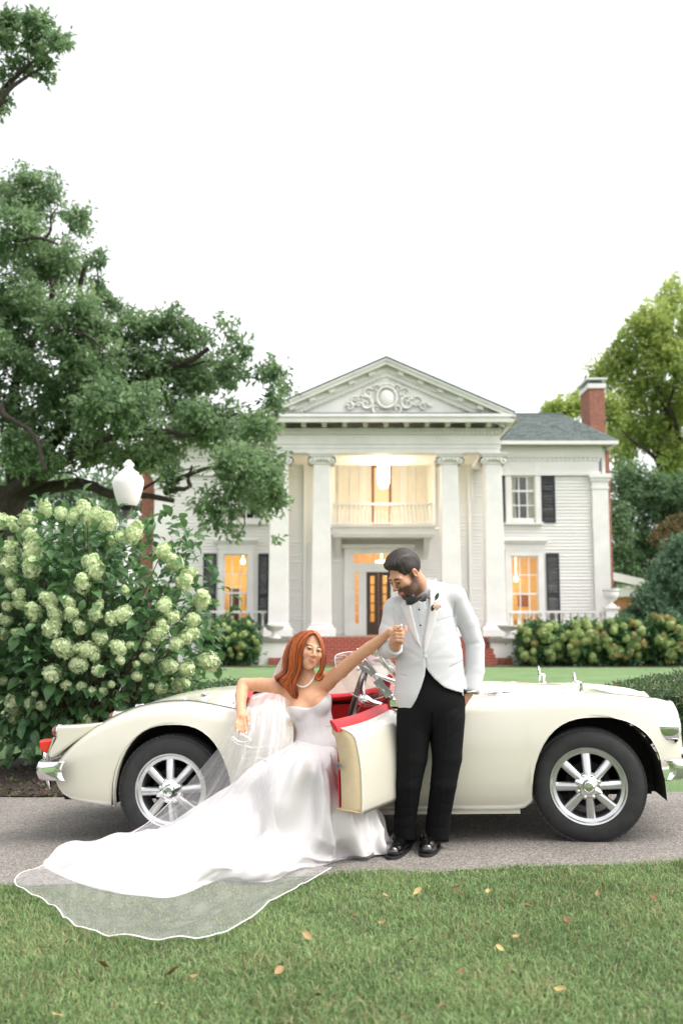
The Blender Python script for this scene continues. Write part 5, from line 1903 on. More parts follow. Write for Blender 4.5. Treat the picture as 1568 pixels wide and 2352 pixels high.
def simple_tree(name, label, base, blobs, n, L, mat, group=None, trunk_r=.2, mat2=None):
    t = thing(name, label, 'tree', base, 0, group)
    foliage('crown', blobs, n, 6, L, mat, t, L * .9, holes=.1)
    tr = MB()
    zmin = min(b[0][2] for b in blobs)
    zm = sum(b[0][2] for b in blobs) / len(blobs)
    top = Vector((base[0], base[1], max(1.0, zm * .6)))
    limb(tr, (base[0], base[1], -.1), top, trunk_r, trunk_r * .7, 6, .05)
    for b in blobs[:14]: limb(tr, top, b[0], trunk_r * .45, trunk_r * .08, 7, .3)
    wp(tr.build('trunk', PM['bark'], None, 60), t)
    return t


# trees behind and beside the house ------------------------------------------------
b_ = pblobs([(1480, 790, 70, 70), (1545, 690, 45, 55), (1420, 840, 45, 40), (1375, 860, 35, 30), (1540, 830, 70, 60), (1460, 900, 70, 50), (1545, 940, 55, 60), (1400, 950, 30, 45), (1470, 990, 70, 50), (1555, 1050, 50, 55), (1425, 1040, 30, 40), (1500, 740, 50, 45), (1600, 760, 50, 80), (1600, 900, 50, 80)], 50, 1.0)
simple_tree('tall_tree', 'tall tree with yellow-green leaves at the right edge', (17.2, 51, 0), b_, 5000, .26, PM['yellowgreen'], 'trees behind the house', .4)
b_ = pblobs([(1290, 938, 40, 22), (1260, 945, 20, 14), (1325, 925, 25, 25), (1345, 905, 14, 20)], 58, .5)
simple_tree('garden_tree', 'small pale green tree top showing behind the roof by the chimney', (12.6, 58, 0), b_, 520, .28, PM['yellowgreen'], 'trees behind the house', .25)
b_ = pblobs([(1440, 1120, 45, 60), (1500, 1140, 50, 60), (1555, 1160, 45, 70), (1420, 1210, 35, 60), (1480, 1240, 50, 60), (1415, 1290, 25, 50), (1545, 1260, 40, 50), (1450, 1300, 40, 40), (1610, 1200, 50, 90), (1610, 1330, 50, 90)], 46, .8)
simple_tree('evergreen_tree', 'dense dark green tree behind the right house corner', (14.2, 46.5, 0), b_, 5200, .22, PM['darkgreen'], 'trees behind the house', .3)
b_ = pblobs([(1535, 1225, 26, 26), (1560, 1205, 22, 22), (1510, 1240, 16, 16), (1545, 1260, 20, 22)], 42, .3)
simple_tree('copper_shrub', 'rusty brown leafed shrub among the green trees at the right', (14.0, 42, 0), b_, 600, .16, PM['rust'], None, .08)
b_ = pblobs([(1540, 1330, 50, 60), (1490, 1380, 40, 40), (1565, 1275, 35, 45), (1455, 1415, 30, 22), (1520, 1420, 50, 40), (1600, 1380, 50, 80), (1440, 1430, 20, 14)], 35.5, .3)
simple_tree('broadleaf_shrub', 'large blue-green shrub beside the outbuilding at the right', (11.6, 35.5, 0), b_, 3600, .16, PM['bluegreen'], None, .1)
b_ = pblobs([(60, 1130, 110, 80), (200, 1150, 100, 80), (300, 1130, 60, 70), (60, 1290, 110, 90), (220, 1290, 90, 80), (310, 1270, 50, 70), (60, 1430, 110, 80), (230, 1420, 100, 60), (340, 1400, 60, 60), (-60, 1250, 90, 200), (395, 1420, 40, 40)], 44, 1.0)
simple_tree('background_tree', 'dark leafy tree left of the house behind the lamp post', (-11.5, 44, 0), b_, 5600, .24, PM['darkgreen'], 'trees behind the house', .35)
# far tree belt closing the horizon
belt = []
for x in np.arange(-70, 90, 4.5):
    if -9 < x < 13: h = 4.5
    else: h = 7
    belt.append(((x + RNG.normal(0, 1), 72 + RNG.normal(0, 3), h * .45), (3.4, 2.5, h * .5 + RNG.normal(0, .6))))
o = foliage('tree_belt', belt, 7000, 6, .5, PM['darkgreen'], None, .5)
tag(o, 'far belt of dark trees closing the horizon behind the house', 'trees', None, 'stuff')

# hydrangea parts ------------------------------------------------------------------
def head_mesh(name, mat, n=150, tall=1.25, fl=.2, nscale=1.0):
    """panicle of four-petalled florets, unit radius"""
    V, F = [], []
    rg = np.random.default_rng(hash(name) % 1000)
    for i in range(n):
        t = (i + .5) / n
        z = 1 - 2 * t
        a = i * 2.39996
        r = math.sqrt(max(0, 1 - z * z))
        rr = (.74 + .34 * rg.random() ** 1.5) * (1.0 - .28 * max(0, z))
        p = np.array([r * math.cos(a) * rr, r * math.sin(a) * rr, z * tall * (.9 + .1 * rg.random())])
        nrm = p / np.linalg.norm(p) + rg.normal(0, .25, 3); nrm /= np.linalg.norm(nrm)
        s = np.cross(nrm, [0.3, .2, 1]); s /= np.linalg.norm(s)
        q = np.cross(nrm, s)
        th = rg.random() * PI
        s, q = s * math.cos(th) + q * math.sin(th), q * math.cos(th) - s * math.sin(th)
        f = fl * nscale * rg.uniform(.8, 1.45)
        b0 = len(V)
        V.append(p)
        for k in range(4):
            d = (s, q, -s, -q)[k]; e = (q, -s, -q, s)[k]
            V += [p + d * f * .55 + e * f * .42 + nrm * f * .12, p + d * f * 1.0 + nrm * f * .20, p + d * f * .55 - e * f * .42 + nrm * f * .12]
            F += [(b0, b0 + 1 + k * 3, b0 + 2 + k * 3), (b0, b0 + 2 + k * 3, b0 + 3 + k * 3)]
    b0 = len(V)
    # inner core of pedicels
    core = MB(); core.ball((0, 0, 0), .60, .60, .68 * tall, 10, 6)
    V = list(V) + [np.array(v) for v in core.v]
    for f in core.f:
        F += [(b0 + f[0], b0 + f[1], b0 + f[2]), (b0 + f[0], b0 + f[2], b0 + f[3])]
    return np_mesh(name, np.array(V), np.array(F), mat)


HEADS = [head_mesh('panicle_a', PM['hflower'], 150, 1.2), head_mesh('panicle_b', PM['hflower'], 170, 1.45), head_mesh('panicle_c', PM['hflower'], 130, 1.05)]
HEADF = [head_mesh('small_head_a', PM['hflower3'], 50, 1.0, .34), head_mesh('small_head_b', PM['hflower2'], 50, 1.0, .34)]


def leaf_mesh(name, mat):
    """ovate pointed leaf, unit length along x, folded and arched"""
    b = MB(); rows = []
    for t, w in ((0, .03), (.12, .17), (.3, .27), (.5, .29), (.7, .21), (.88, .09), (1, .005)):
        z = .10 * math.sin(t * PI) - .12 * t * t
        rows.append([(t, -w, z + w * .35), (t, 0, z), (t, w, z + w * .35)])
    b.grid(rows)
    return b.mesh(name, mat, 60)


HLEAF = leaf_mesh('hydrangea_leaf', PM['hleaf'])
# big hydrangea at the left -----------------------------------------------------
hyd = thing('hydrangea_bush', 'tall hydrangea bush covered in pale green flower heads behind the car', 'bush', (-2.3, 9.2, -.1))
HC = (225, 1430); HR = (300, 315); HY = 9.35; HD = 1.05


def on_bush(px, py, out=0.0):
    q = ((px - HC[0]) / HR[0]) ** 2 + ((py - HC[1]) / HR[1]) ** 2
    y = HY - HD * math.sqrt(max(0, 1 - q)) * (1) - out
    return at(px, py, y), q


heads = [(480, 410, 60), (260, 410, 45), (160, 480, 66), (350, 440, 45), (420, 460, 45), (560, 450, 50), (620, 490, 60), (770, 550, 66), (175, 580, 55), (50, 650, 60), (190, 650, 60), (50, 740, 60), (185, 750, 55), (65, 840, 40),
         (525, 720, 60), (555, 765, 50), (475, 840, 55), (110, 905, 42), (280, 935, 60), (395, 950, 40), (45, 965, 40), (195, 1005, 50), (315, 1010, 48), (410, 1015, 48), (545, 1020, 45), (565, 970, 35), (645, 1040, 45), (710, 1015, 50),
         (115, 960, 35), (300, 1095, 62), (460, 1090, 42), (35, 1050, 35), (95, 1125, 38), (15, 1130, 45), (945, 960, 50), (985, 1030, 55), (930, 1070, 35), (910, 1130, 55), (1110, 1050, 50), (1095, 1130, 55), (1060, 1160, 45),
         (575, 1150, 55), (365, 1210, 62), (500, 1220, 62), (545, 1260, 40), (680, 1210, 45), (690, 1280, 30), (750, 1195, 22), (845, 1195, 30), (845, 1265, 33), (1010, 1190, 45), (450, 1310, 58), (565, 1340, 38), (785, 1305, 25),
         (785, 1375, 32), (970, 1315, 52), (1070, 1330, 50), (1195, 1290, 60), (305, 1355, 50), (380, 1425, 32), (470, 1430, 26), (525, 1460, 32), (595, 1460, 28), (930, 1440, 38), (1040, 1420, 45), (870, 1430, 22), (940, 650, 55),
         (1000, 715, 60), (1060, 830, 55), (1090, 780, 45), (1160, 930, 56), (80, 1525, 58), (175, 1530, 48), (235, 1540, 30), (90, 1600, 52), (20, 1400, 30), (200, 1475, 20), (5, 480, 60), (75, 500, 40), (500, 1620, 36), (505, 470, 40), (690, 570, 28), (640, 595, 24),
         (-60, 560, 60), (-70, 760, 60), (-80, 980, 50), (-60, 1250, 50), (640, 1420, 26), (720, 880, 26)]
stems = MB()
base_c = Vector((-2.35, 9.4, -.1))
for i, (zx_, zy_, r) in enumerate(heads):
    px, py = zx_ * .4, 1003.5 + zy_ * .4
    p, q = on_bush(px, py, .02)
    rr = r * .4 * p.y / FPX * random.uniform(.76, 1.04)
    tilt = Vector((p.x - base_c.x, (p.y - base_c.y) * .6, max(.15, p.z - .7))).normalized()
    qn = tilt.to_track_quat('Z', 'Y').to_euler()
    o = link('flower_head', HEADS[i % 3], None, None, p, (qn.x + RNG.normal(0, .2), qn.y + RNG.normal(0, .2), RNG.random() * 6), (rr, rr, rr * 1.02))
    wp(o, hyd)
    e = p - tilt * rr * .8
    mid = base_c.lerp(e, .6) + Vector((0, 0, .12))
    if i % 2 == 0:
        pts = spline([base_c + Vector((random.uniform(-.3, .3), random.uniform(-.2, .2), 0)), mid, e], 7)
        stems.tube([tuple(v) for v in pts], [.012, .011, .01, .008, .006, .005, .004], 5)
for k in range(40):
    a, r = random.uniform(0, 6.28), random.uniform(.1, .9)
    e = base_c + Vector((r * math.cos(a) * 1.0, r * math.sin(a) * .6, random.uniform(.9, 1.7)))
    pts = spline([base_c + Vector((random.uniform(-.5, .5), random.uniform(-.3, .3), 0)), base_c.lerp(e, .5) + Vector((0, 0, .1)), e], 6)
    stems.tube([tuple(v) for v in pts], [.013, .012, .01, .008, .006, .004], 5)
wp(stems.build('stems', PM['stem'], None, 60), hyd)
# 300 large leaves that show, one object each, and the mass behind them
cnt = 0
while cnt < 300:
    px, py = random.uniform(-40, 490), random.uniform(1185, 1640)
    q = ((px - HC[0]) / HR[0]) ** 2 + ((py - HC[1]) / HR[1]) ** 2
    if q > .98: continue
    p, _ = on_bush(px, py, random.uniform(-.16, .03))
    d = Vector((p.x - base_c.x, p.y - base_c.y - .5, (p.z - .9) * .6)).normalized() * .6 + Vector((random.uniform(-.7, .7), random.uniform(-.5, .2), random.uniform(-.6, .25)))
    d.normalize()
    e = d.to_track_quat('X', 'Z').to_euler()
    s = random.uniform(.11, .17)
    o = link('leaf', HLEAF, None, None, p, (e.x + random.uniform(-.4, .4), e.y, e.z), (s, s, s))
    wp(o, hyd); cnt += 1
hb_c = at(HC[0], HC[1], HY)
sc_ = HY / FPX
hblobs = [((hb_c.x, hb_c.y + .05, hb_c.z), (HR[0] * sc_ * .90, HD * .93, HR[1] * sc_ * .82)), ((hb_c.x - .6, hb_c.y, hb_c.z - .1), (.9, .9, .92)), ((hb_c.x - .2, hb_c.y + .1, .45), (1.15, .8, .5))]
pp = [(pp_, 0) for pp_ in ()]
C, U = crown_points(hblobs, 5200, .28)
C = C[C[:, 2] > -.05]; U = U[:len(C)]
keep = ~((C[:, 2] < .75) & (RNG.random(len(C)) < .35))
C = C[keep]
U = (C - np.array([hb_c.x, hb_c.y, hb_c.z - .3])); U /= np.linalg.norm(U, axis=1, keepdims=True)
D = U * .6 + unit(len(C)) * .7 + np.array([0, -.1, -.25]); D /= np.linalg.norm(D, axis=1, keepdims=True)
lv = np.array([v.co[:] for v in HLEAF.vertices]); lf = np.array([p.vertices[:] for p in HLEAF.polygons])
Nn = unit(len(C)) * .4 + np.array([0, -.3, .8])
S = np.cross(Nn, D); S /= np.linalg.norm(S, axis=1, keepdims=True); N2 = np.cross(D, S)
ss = RNG.uniform(.09, .155, len(C))[:, None, None]
V = C[:, None, :] + ss * (lv[None, :, 0:1] * D[:, None, :] + lv[None, :, 1:2] * S[:, None, :] + lv[None, :, 2:3] * N2[:, None, :])
F = (np.arange(len(C))[:, None, None] * len(lv) + lf[None]).reshape(-1, 4)
o = bpy.data.objects.new('leaves', np_mesh('leaves', V.reshape(-1, 3), F, PM['hleaf'])); col.objects.link(o)
wp(o, hyd); o['kind'] = 'stuff'

# hydrangeas in front of the house ---------------------------------------------------
def house_bush(label, pxs, pys, Y, nheads, hr, seed, rust):
    b = thing('flower_shrub', label, 'bush', (at(sum(pxs) / 2, 1500, Y).x, Y, 0), 0, 'hydrangeas in front of the house')
    x0, x1 = pxs; y0, y1 = pys
    c = at((x0 + x1) / 2, (y0 + y1) / 2, Y)
    rx, rz = (x1 - x0) / 2 * Y / FPX, (y1 - y0) / 2 * Y / FPX
    foliage('leaves', [((c.x, c.y, c.z), (rx, .8, rz)), ((c.x, c.y, c.z * .5), (rx * .95, .75, c.z * .5)), ((c.x - rx * .4, c.y, c.z + rz * .1), (rx * .5, .7, rz * .85)), ((c.x + rx * .4, c.y, c.z + rz * .1), (rx * .5, .7, rz * .85))], 1700, 5, .17, PM['hleaf'], b, .12, kind='stuff')
    n = 0
    while n < nheads:
        px, py = random.uniform(x0, x1), random.uniform(y0 - 3, y1 - 8)
        q = ((px - (x0 + x1) / 2) / ((x1 - x0) / 2)) ** 4 + ((py - (y0 + y1) / 2) / ((y1 - y0) / 2)) ** 4
        if q > 1.1: continue
        p = at(px, py, Y - .78 * math.sqrt(max(0, 1 - min(1, q))) - .05)
        rust_ = random.random() < rust
        s = random.uniform(.7, 1.15) * hr
        wp(link('flower_head', HEADF[1] if rust_ else HEADF[0], None, None, p, (random.uniform(-.5, .5), random.uniform(-.5, .5), random.uniform(0, 6)), (s, s, s)), b)
        n += 1


house_bush('green hydrangea shrub left of the brick steps under the lit window', (461, 597), (1425, 1524), 31.6, 34, .10, 1, .05)
xs4 = [(1188, 1290), (1278, 1385), (1370, 1475), (1462, 1580)]
tx = ['hydrangea shrub nearest the right step pedestal', 'hydrangea shrub second from the right step pedestal', 'hydrangea shrub below the railing post urn at the right house corner', 'rust-flowered hydrangea shrub at the right edge of the photo']
for (xa_, xb_), t, ru, y0 in zip(xs4, tx, (.15, .22, .28, .36), (1430, 1428, 1424, 1420)): house_bush(t, (xa_, xb_), (y0, 1524), 31.4, 34, .135, 2, ru)

# clipped box hedges --------------------------------------------------------------------
def hedge(name, label, poly, h, n, L):
    """poly: ground outline (x, y); leaves cover the top and sides of a solid core"""
    hd = thing(name, label, 'hedge', (poly[0][0], poly[0][1], gz(*poly[0])))
    core = MB(); m = len(poly)
    cx_, cy_ = sum(p[0] for p in poly) / m, sum(p[1] for p in poly) / m
    inn = [(p[0] + (cx_ - p[0]) * .06, p[1] + (cy_ - p[1]) * .06) for p in poly]
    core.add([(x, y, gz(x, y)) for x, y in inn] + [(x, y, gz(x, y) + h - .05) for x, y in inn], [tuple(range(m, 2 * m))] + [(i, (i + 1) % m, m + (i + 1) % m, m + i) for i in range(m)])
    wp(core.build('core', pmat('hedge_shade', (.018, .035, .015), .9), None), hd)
    P = []; U = []
    # top by rejection
    xs2 = [p[0] for p in poly]; ys2 = [p[1] for p in poly]
    def inside(x, y):
        c_ = False
        for i in range(m):
            a, b = poly[i], poly[i - 1]
            if (a[1] > y) != (b[1] > y) and x < (b[0] - a[0]) * (y - a[1]) / (b[1] - a[1]) + a[0]: c_ = not c_
        return c_
    while len(P) < n * .6:
        x, y = random.uniform(min(xs2), max(xs2)), random.uniform(min(ys2), max(ys2))
        if inside(x, y): P.append((x, y, gz(x, y) + h + random.gauss(0, .025) + .03 * math.sin(x * 4) * math.cos(y * 3))); U.append((0, 0, 1))
    for _ in range(int(n * .4)):
        i = random.randrange(m); a, b = poly[i], poly[(i + 1) % m]; t = random.random()
        x, y = a[0] + (b[0] - a[0]) * t, a[1] + (b[1] - a[1]) * t
        nx, ny = b[1] - a[1], a[0] - b[0]; q = math.hypot(nx, ny)
        P.append((x + random.gauss(0, .03), y + random.gauss(0, .03), gz(x, y) + random.random() * h)); U.append((nx / q, ny / q, .3))
    P = np.array(P); U = np.array(U)
    D = U * .7 + unit(len(P)) * .8; D /= np.linalg.norm(D, axis=1, keepdims=True)
    ll = L * RNG.uniform(.7, 1.3, len(P))
    V, F = leaf_quads(P, D, unit(len(P)), ll, ll * .55)
    mi = np.tile((RNG.random(len(P)) < .22) & (P[:, 2] > h * .85), 2).astype(int)
    o = bpy.data.objects.new('leaves', np_mesh('leaves', V, F, [PM['box'], PM['boxtip']], mi)); col.objects.link(o)
    wp(o, hd); o['kind'] = 'stuff'


hedge('box_hedge', 'clipped box hedge with tan tips behind the front of the car', [(2.55, 9.6), (3.4, 9.2), (6.5, 9.3), (7.5, 15.2), (5.4, 15.0), (3.9, 12.6), (2.9, 10.8)], .56, 34000, .04)
hedge('low_hedge', 'low clipped hedge between the hydrangea bush and the lawn', [(-3.6, 10.9), (-1.35, 10.9), (-1.2, 12.4), (-3.6, 12.4)], .50, 14000, .04)

# lamp post --------------------------------------------------------------------------------
LY = 11.2
lb = at(290, 1300, LY)
lamp = thing('street_lamp', 'white lamp post with frosted acorn globe above the hydrangea', 'lamp post', (lb.x, LY, gz(lb.x, LY)))
LM = {'globe': pmat('frosted_globe', (.90, .87, .85), .22, bump=.15, bscale=8, spec=.5), 'iron': pmat('black_lamp_iron', (.015, .015, .016), .4)}
def lz(py): return zy(py, LY)
s1 = LY / FPX
def lp_(name, mat, prof, n=28):
    b = MB(); b.lathe([(r * s1, lz(py)) for r, py in prof], n, (lb.x, LY, 0))
    return wp(b.build(name, mat, None, 40), lamp)
lp_('globe', LM['globe'], [(20, 1162), (23, 1158), (28, 1145), (33, 1128), (36, 1112), (36, 1104), (32, 1096), (26, 1091), (21, 1088)])
lp_('globe_cap', LM['globe'], [(24, 1090), (24, 1086), (16, 1081), (11, 1077), (10, 1072), (13, 1070), (13, 1066), (8, 1062), (7, 1060), (4, 1057), (0, 1056)])
lp_('collar', LM['iron'], [(18, 1192), (16, 1188), (13, 1182), (13, 1173), (19, 1166), (20, 1160), (14, 1158)])
lp_('post', M['white'], [(19, 1460), (19, 1320), (17, 1316), (17, 1300), (12, 1296), (11.5, 1215), (14, 1212), (14, 1206), (15.5, 1202), (15.5, 1192), (10, 1190)], 16)
lb0 = MB(); lb0.lathe([(.20, gz(lb.x, LY)), (.20, .25), (.15, .35), (.12, .5), (.1, lz(1455))], 16, (lb.x, LY, 0))
wp(lb0.build('post_base', M['white'], None, 40), lamp)

# ------------------------------------------------------------------ people: shared helpers
def sstep(a, b, x):
    t = np.clip((x - a) / (b - a), 0, 1)
    return t * t * (3 - 2 * t)


def poly_sd(poly, X, Z):
    """signed distance (negative inside) to a polygon in the x-z plane, on arrays"""
    P = np.array(poly, float)
    d = np.full(np.broadcast(X, Z).shape, 1e9)
    s = np.ones_like(d)
    n = len(P)
    for i in range(n):
        a, b = P[i], P[i - 1]
        e = b - a
        wx, wz = X - a[0], Z - a[1]
        t = np.clip((wx * e[0] + wz * e[1]) / (e @ e + 1e-12), 0, 1)
        d = np.minimum(d, (wx - e[0] * t) ** 2 + (wz - e[1] * t) ** 2)
        c1, c2, c3 = Z >= a[1], Z < b[1], e[0] * wz > e[1] * wx
        f = (c1 & c2 & c3) | (~c1 & ~c2 & ~c3)
        s = np.where(f, -s, s)
    return s * np.sqrt(d)


def line_d(pts, X, Z):
    P = np.array(pts, float)
    d = np.full(np.broadcast(X, Z).shape, 1e9)
    for i in range(len(P) - 1):
        a, b = P[i], P[i + 1]
        e = b - a
        t = np.clip(((X - a[0]) * e[0] + (Z - a[1]) * e[1]) / (e @ e + 1e-12), 0, 1)
        d = np.minimum(d, np.hypot(X - a[0] - e[0] * t, Z - a[1] - e[1] * t))
    return d


class Frame:
    """local axes of a head: l to the person's left, f forward, u up"""
    def __init__(s, c, yaw, pitch, roll, k=1.0):
        f = Vector((math.sin(yaw) * math.cos(pitch), -math.cos(yaw) * math.cos(pitch), math.sin(pitch)))
        l = Vector((math.cos(yaw), math.sin(yaw), 0))
        u = f.cross(l)
        q = Matrix.Rotation(roll, 3, f)
        s.c, s.f, s.l, s.u, s.k = Vector(c), f, q @ l, q @ u, k

    def p(s, l, f, u): return s.c + (s.l * l + s.f * f + s.u * u) * s.k

    def R(s): return np.array([[s.l[i], s.f[i], s.u[i]] for i in range(3)])

    def loc(s, V):
        D = (V - np.array(s.c)) / s.k
        return D @ np.array(s.l), D @ np.array(s.f), D @ np.array(s.u)


def sculpt_head(S, F, fem=False):
    k = F.k
    R = F.R()
    def E(c, r, kk=.012, op='add'): S.ell(F.p(*c), [x * k for x in r], kk * k, op, R)
    E((0, -.014, .036), (.074, .094, .086), .0)
    E((0, .030, -.035), (.058, .060, .078), .03)
    if fem:
        E((0, .046, -.082), (.034, .040, .034), .03); E((0, .074, -.106), (.014, .014, .013), .02)
    else:
        E((0, .040, -.078), (.050, .048, .036), .03); E((0, .076, -.104), (.022, .018, .018), .02)
    for s in (-1, 1):
        E((s * (.024 if fem else .028), .075 if fem else .078, .024), (.022, .012, .008) if fem else (.030, .016, .013), .018)
        E((s * (.037 if fem else .040), .064 if fem else .062, -.022 if fem else -.018), (.026, .028, .028), .02)
        if fem: E((s * .028, .092, -.057), (.006, .006, .006), .008, 'sub')
        E((s * .076, -.010, -.006), (.009, .019, .031), .006)
        E((s * .081, -.006, .0), (.004, .010, .018), .004, 'sub')
        E((s * .031, .101, .006), (.018, .010 if fem else .012, .009), .013, 'sub')
    S.cap(F.p(0, .088, .016), F.p(0, .113 if fem else .117, -.026), .0085 * k, .0100 * k, .012 * k)
    for s in (-1, 1): E((s * .011, .103, -.032), (.009, .011, .008), .006)
    E((0, .0965 if not fem else .094, -.0600), (.023, .010, .0055 if not fem else .0045), .006); E((0, .095 if not fem else .0925, -.0700), (.019, .011, .007 if not fem else .0052), .006)
    E((0, .107, -.0655), (.024, .006, .0018), .003, 'sub')


def eyes(F, par, look=(0, 0), er=.0115, op=.0085, ir=.0058, lr=.0013):
    for s in (-1, 1):
        b = MB(); b.ball(F.p(s * .031, .0815, .004), er * F.k, n=14, m=10)
        o = wp(b.build('eye', EYEW, None, 60), par)
        b = MB(); b.ball(F.p(s * .031 + look[0], .0815 + er - .0042, .004 + look[1]), ir * F.k, n=10, m=8)
        wp(b.build('iris', EYED, None, 60), o)
        b = MB()                                                # upper lash line
        pts = [F.p(s * .031 + .016 * math.cos(a), .0955 - .009 * abs(math.cos(a)) ** 2, .003 + op * math.sin(a)) for a in np.linspace(.1, PI - .1, 9)]
        b.tube(pts, lr * F.k, 5)
        wp(b.build('lashes', EYED, None, 60), o)


def colour_attr(me, cols):
    a = me.color_attributes.new('Col', 'FLOAT_COLOR', 'POINT')
    c = np.ones((len(me.vertices), 4), dtype=np.float32)
    c[:, :3] = cols
    a.data.foreach_set('color', c.ravel())


def skin_mat(name):
    m, N, L, b = newmat(name)
    at_ = N.new('ShaderNodeAttribute'); at_.attribute_name = 'Col'
    tc = N.new('ShaderNodeTexCoord')
    nz = N.new('ShaderNodeTexNoise'); nz.inputs['Scale'].default_value = 45; nz.inputs['Detail'].default_value = 4
    L.new(tc.outputs['Object'], nz.inputs['Vector'])
    mx = N.new('ShaderNodeMix'); mx.data_type = 'RGBA'; mx.blend_type = 'OVERLAY'; mx.inputs[0].default_value = .18
    L.new(at_.outputs['Color'], mx.inputs[6]); L.new(nz.outputs['Color'], mx.inputs[7])
    L.new(mx.outputs[2], b.inputs['Base Color'])
    b.inputs['Roughness'].default_value = .48
    b.inputs['Specular IOR Level'].default_value = .4
    b.inputs['Subsurface Weight'].default_value = .25
    b.inputs['Subsurface Radius'].default_value = (.010, .004, .002)
    b.inputs['Subsurface Scale'].default_value = 1.0
    return m


def cloth_mat(name, c, rough, weave=900, bump=.15, wr=.5, wscale=7, sheen=.1, spec=.3, c2=None):
    """cloth: fine weave bump plus broad soft creases"""
    m, N, L, b = newmat(name)
    b.inputs['Base Color'].default_value = (*c, 1); b.inputs['Roughness'].default_value = rough
    b.inputs['Sheen Weight'].default_value = sheen; b.inputs['Specular IOR Level'].default_value = spec
    tc = N.new('ShaderNodeTexCoord')
    n1 = N.new('ShaderNodeTexNoise'); n1.inputs['Scale'].default_value = wscale; n1.inputs['Detail'].default_value = 3; n1.inputs['Distortion'].default_value = 1.2
    n2 = N.new('ShaderNodeTexNoise'); n2.inputs['Scale'].default_value = weave; n2.inputs['Detail'].default_value = 1
    L.new(tc.outputs['Object'], n1.inputs['Vector']); L.new(tc.outputs['Object'], n2.inputs['Vector'])
    b1 = N.new('ShaderNodeBump'); b1.inputs['Strength'].default_value = wr; b1.inputs['Distance'].default_value = .03
    b2 = N.new('ShaderNodeBump'); b2.inputs['Strength'].default_value = bump; b2.inputs['Distance'].default_value = .001
    L.new(n1.outputs['Fac'], b1.inputs['Height']); L.new(n2.outputs['Fac'], b2.inputs['Height'])
    L.new(b1.outputs[0], b2.inputs['Normal']); L.new(b2.outputs[0], b.inputs['Normal'])
    return m


def hair_mat(name, c, c2, rough=.38):
    m, N, L, b = newmat(name)
    geo = N.new('ShaderNodeNewGeometry')
    tc = N.new('ShaderNodeTexCoord')
    mp = N.new('ShaderNodeMapping'); mp.inputs['Scale'].default_value = (60, 60, 9)
    nz = N.new('ShaderNodeTexNoise'); nz.inputs['Scale'].default_value = 3; nz.inputs['Detail'].default_value = 5
    L.new(tc.outputs['Object'], mp.inputs[0]); L.new(mp.outputs[0], nz.inputs['Vector'])
    ad = N.new('ShaderNodeMath'); ad.operation = 'ADD'
    ml = N.new('ShaderNodeMath'); ml.operation = 'MULTIPLY'; ml.inputs[1].default_value = .62
    L.new(geo.outputs['Random Per Island'], ml.inputs[0]); L.new(ml.outputs[0], ad.inputs[0])
    m2 = N.new('ShaderNodeMath'); m2.operation = 'MULTIPLY'; m2.inputs[1].default_value = .6
    L.new(nz.outputs['Fac'], m2.inputs[0]); L.new(m2.outputs[0], ad.inputs[1])
    r = N.new('ShaderNodeValToRGB'); r.color_ramp.elements[0].position = .25; r.color_ramp.elements[1].position = .8
    r.color_ramp.elements[0].color = (*c, 1); r.color_ramp.elements[1].color = (*c2, 1)
    L.new(ad.outputs[0], r.inputs[0]); L.new(r.outputs[0], b.inputs['Base Color'])
    b.inputs['Roughness'].default_value = rough
    bp = N.new('ShaderNodeBump'); bp.inputs['Strength'].default_value = .5; bp.inputs['Distance'].default_value = .004
    L.new(nz.outputs['Fac'], bp.inputs['Height']); L.new(bp.outputs[0], b.inputs['Normal'])
    return m


EYEW = pmat('eye_white', (.58, .54, .50), .3)
EYED = pmat('dark_eye', (.018, .011, .008), .2)
SKIN = skin_mat('skin')
NAIL = pmat('nail_polish', (.82, .74, .72), .2, coat=.5)


def to_obj(S, name, mat, par, it=2, keep=None, cols=None, crop=None):
    V, Q = S.mesh()
    V = smooth_mesh(V, Q, it)
    if crop is not None:
        m = crop(V)
        Q = Q[m[Q].all(1)]
        used = np.unique(Q)
        mp = np.full(len(V), -1); mp[used] = np.arange(len(used))
        V, Q = V[used], mp[Q]
    me = np_mesh(name, V, Q, mat, smooth=True)
    if cols is not None: colour_attr(me, cols(V))
    o = bpy.data.objects.new(name, me); col.objects.link(o)
    wp(o, par)
    return o


def finger(S, pts, r0, r1, k=.004):
    S.chain(pts, list(np.linspace(r0, r1, len(pts))), k)


# ------------------------------------------------------------------ the man in the white dinner jacket
YG = 5.64
def G(px, py, dy=0.0): return at(px, py, YG + dy)
def GXZ(l, dy=-.1): return [(at(a, b, YG + dy).x, at(a, b, YG + dy).z) for a, b in l]


groom = thing('person', 'man in white dinner jacket and black trousers standing by the open car door', 'person', (G(965, 1960).x, YG, gz(.4, YG)))
FG = Frame(G(932, 1319, -.06), math.radians(-58), math.radians(-36), 0.0, 1.0)
HANDG = Vector(G(909, 1474, -.17))
S = Sculpt((-.02, 5.28, -.10), (.92, 5.95, 1.68), .0042)
sculpt_head(S, FG)
for s_ in (-1, 1): S.ell(FG.p(s_ * .031, .0835, .0105), (.0165, .0125, .0095), .004, 'add', FG.R())
neck = G(974, 1362, .03)
S.cap(FG.p(0, -.028, -.045), neck, .056, .062, .02)
S.cap(G(978, 1400, .02), G(988, 1580, .02), .12, .14, .05, flat=((0, 1, 0), .7))
S.cap(G(915, 1398, .02), G(1035, 1376, .02), .045, .045, .05)
S.chain([G(908, 1400, .02), G(893, 1450, .01), G(889, 1490, -.01), G(901, 1489, -.10), G(908, 1484, -.15)], [.04, .036, .036, .034, .028], .02)
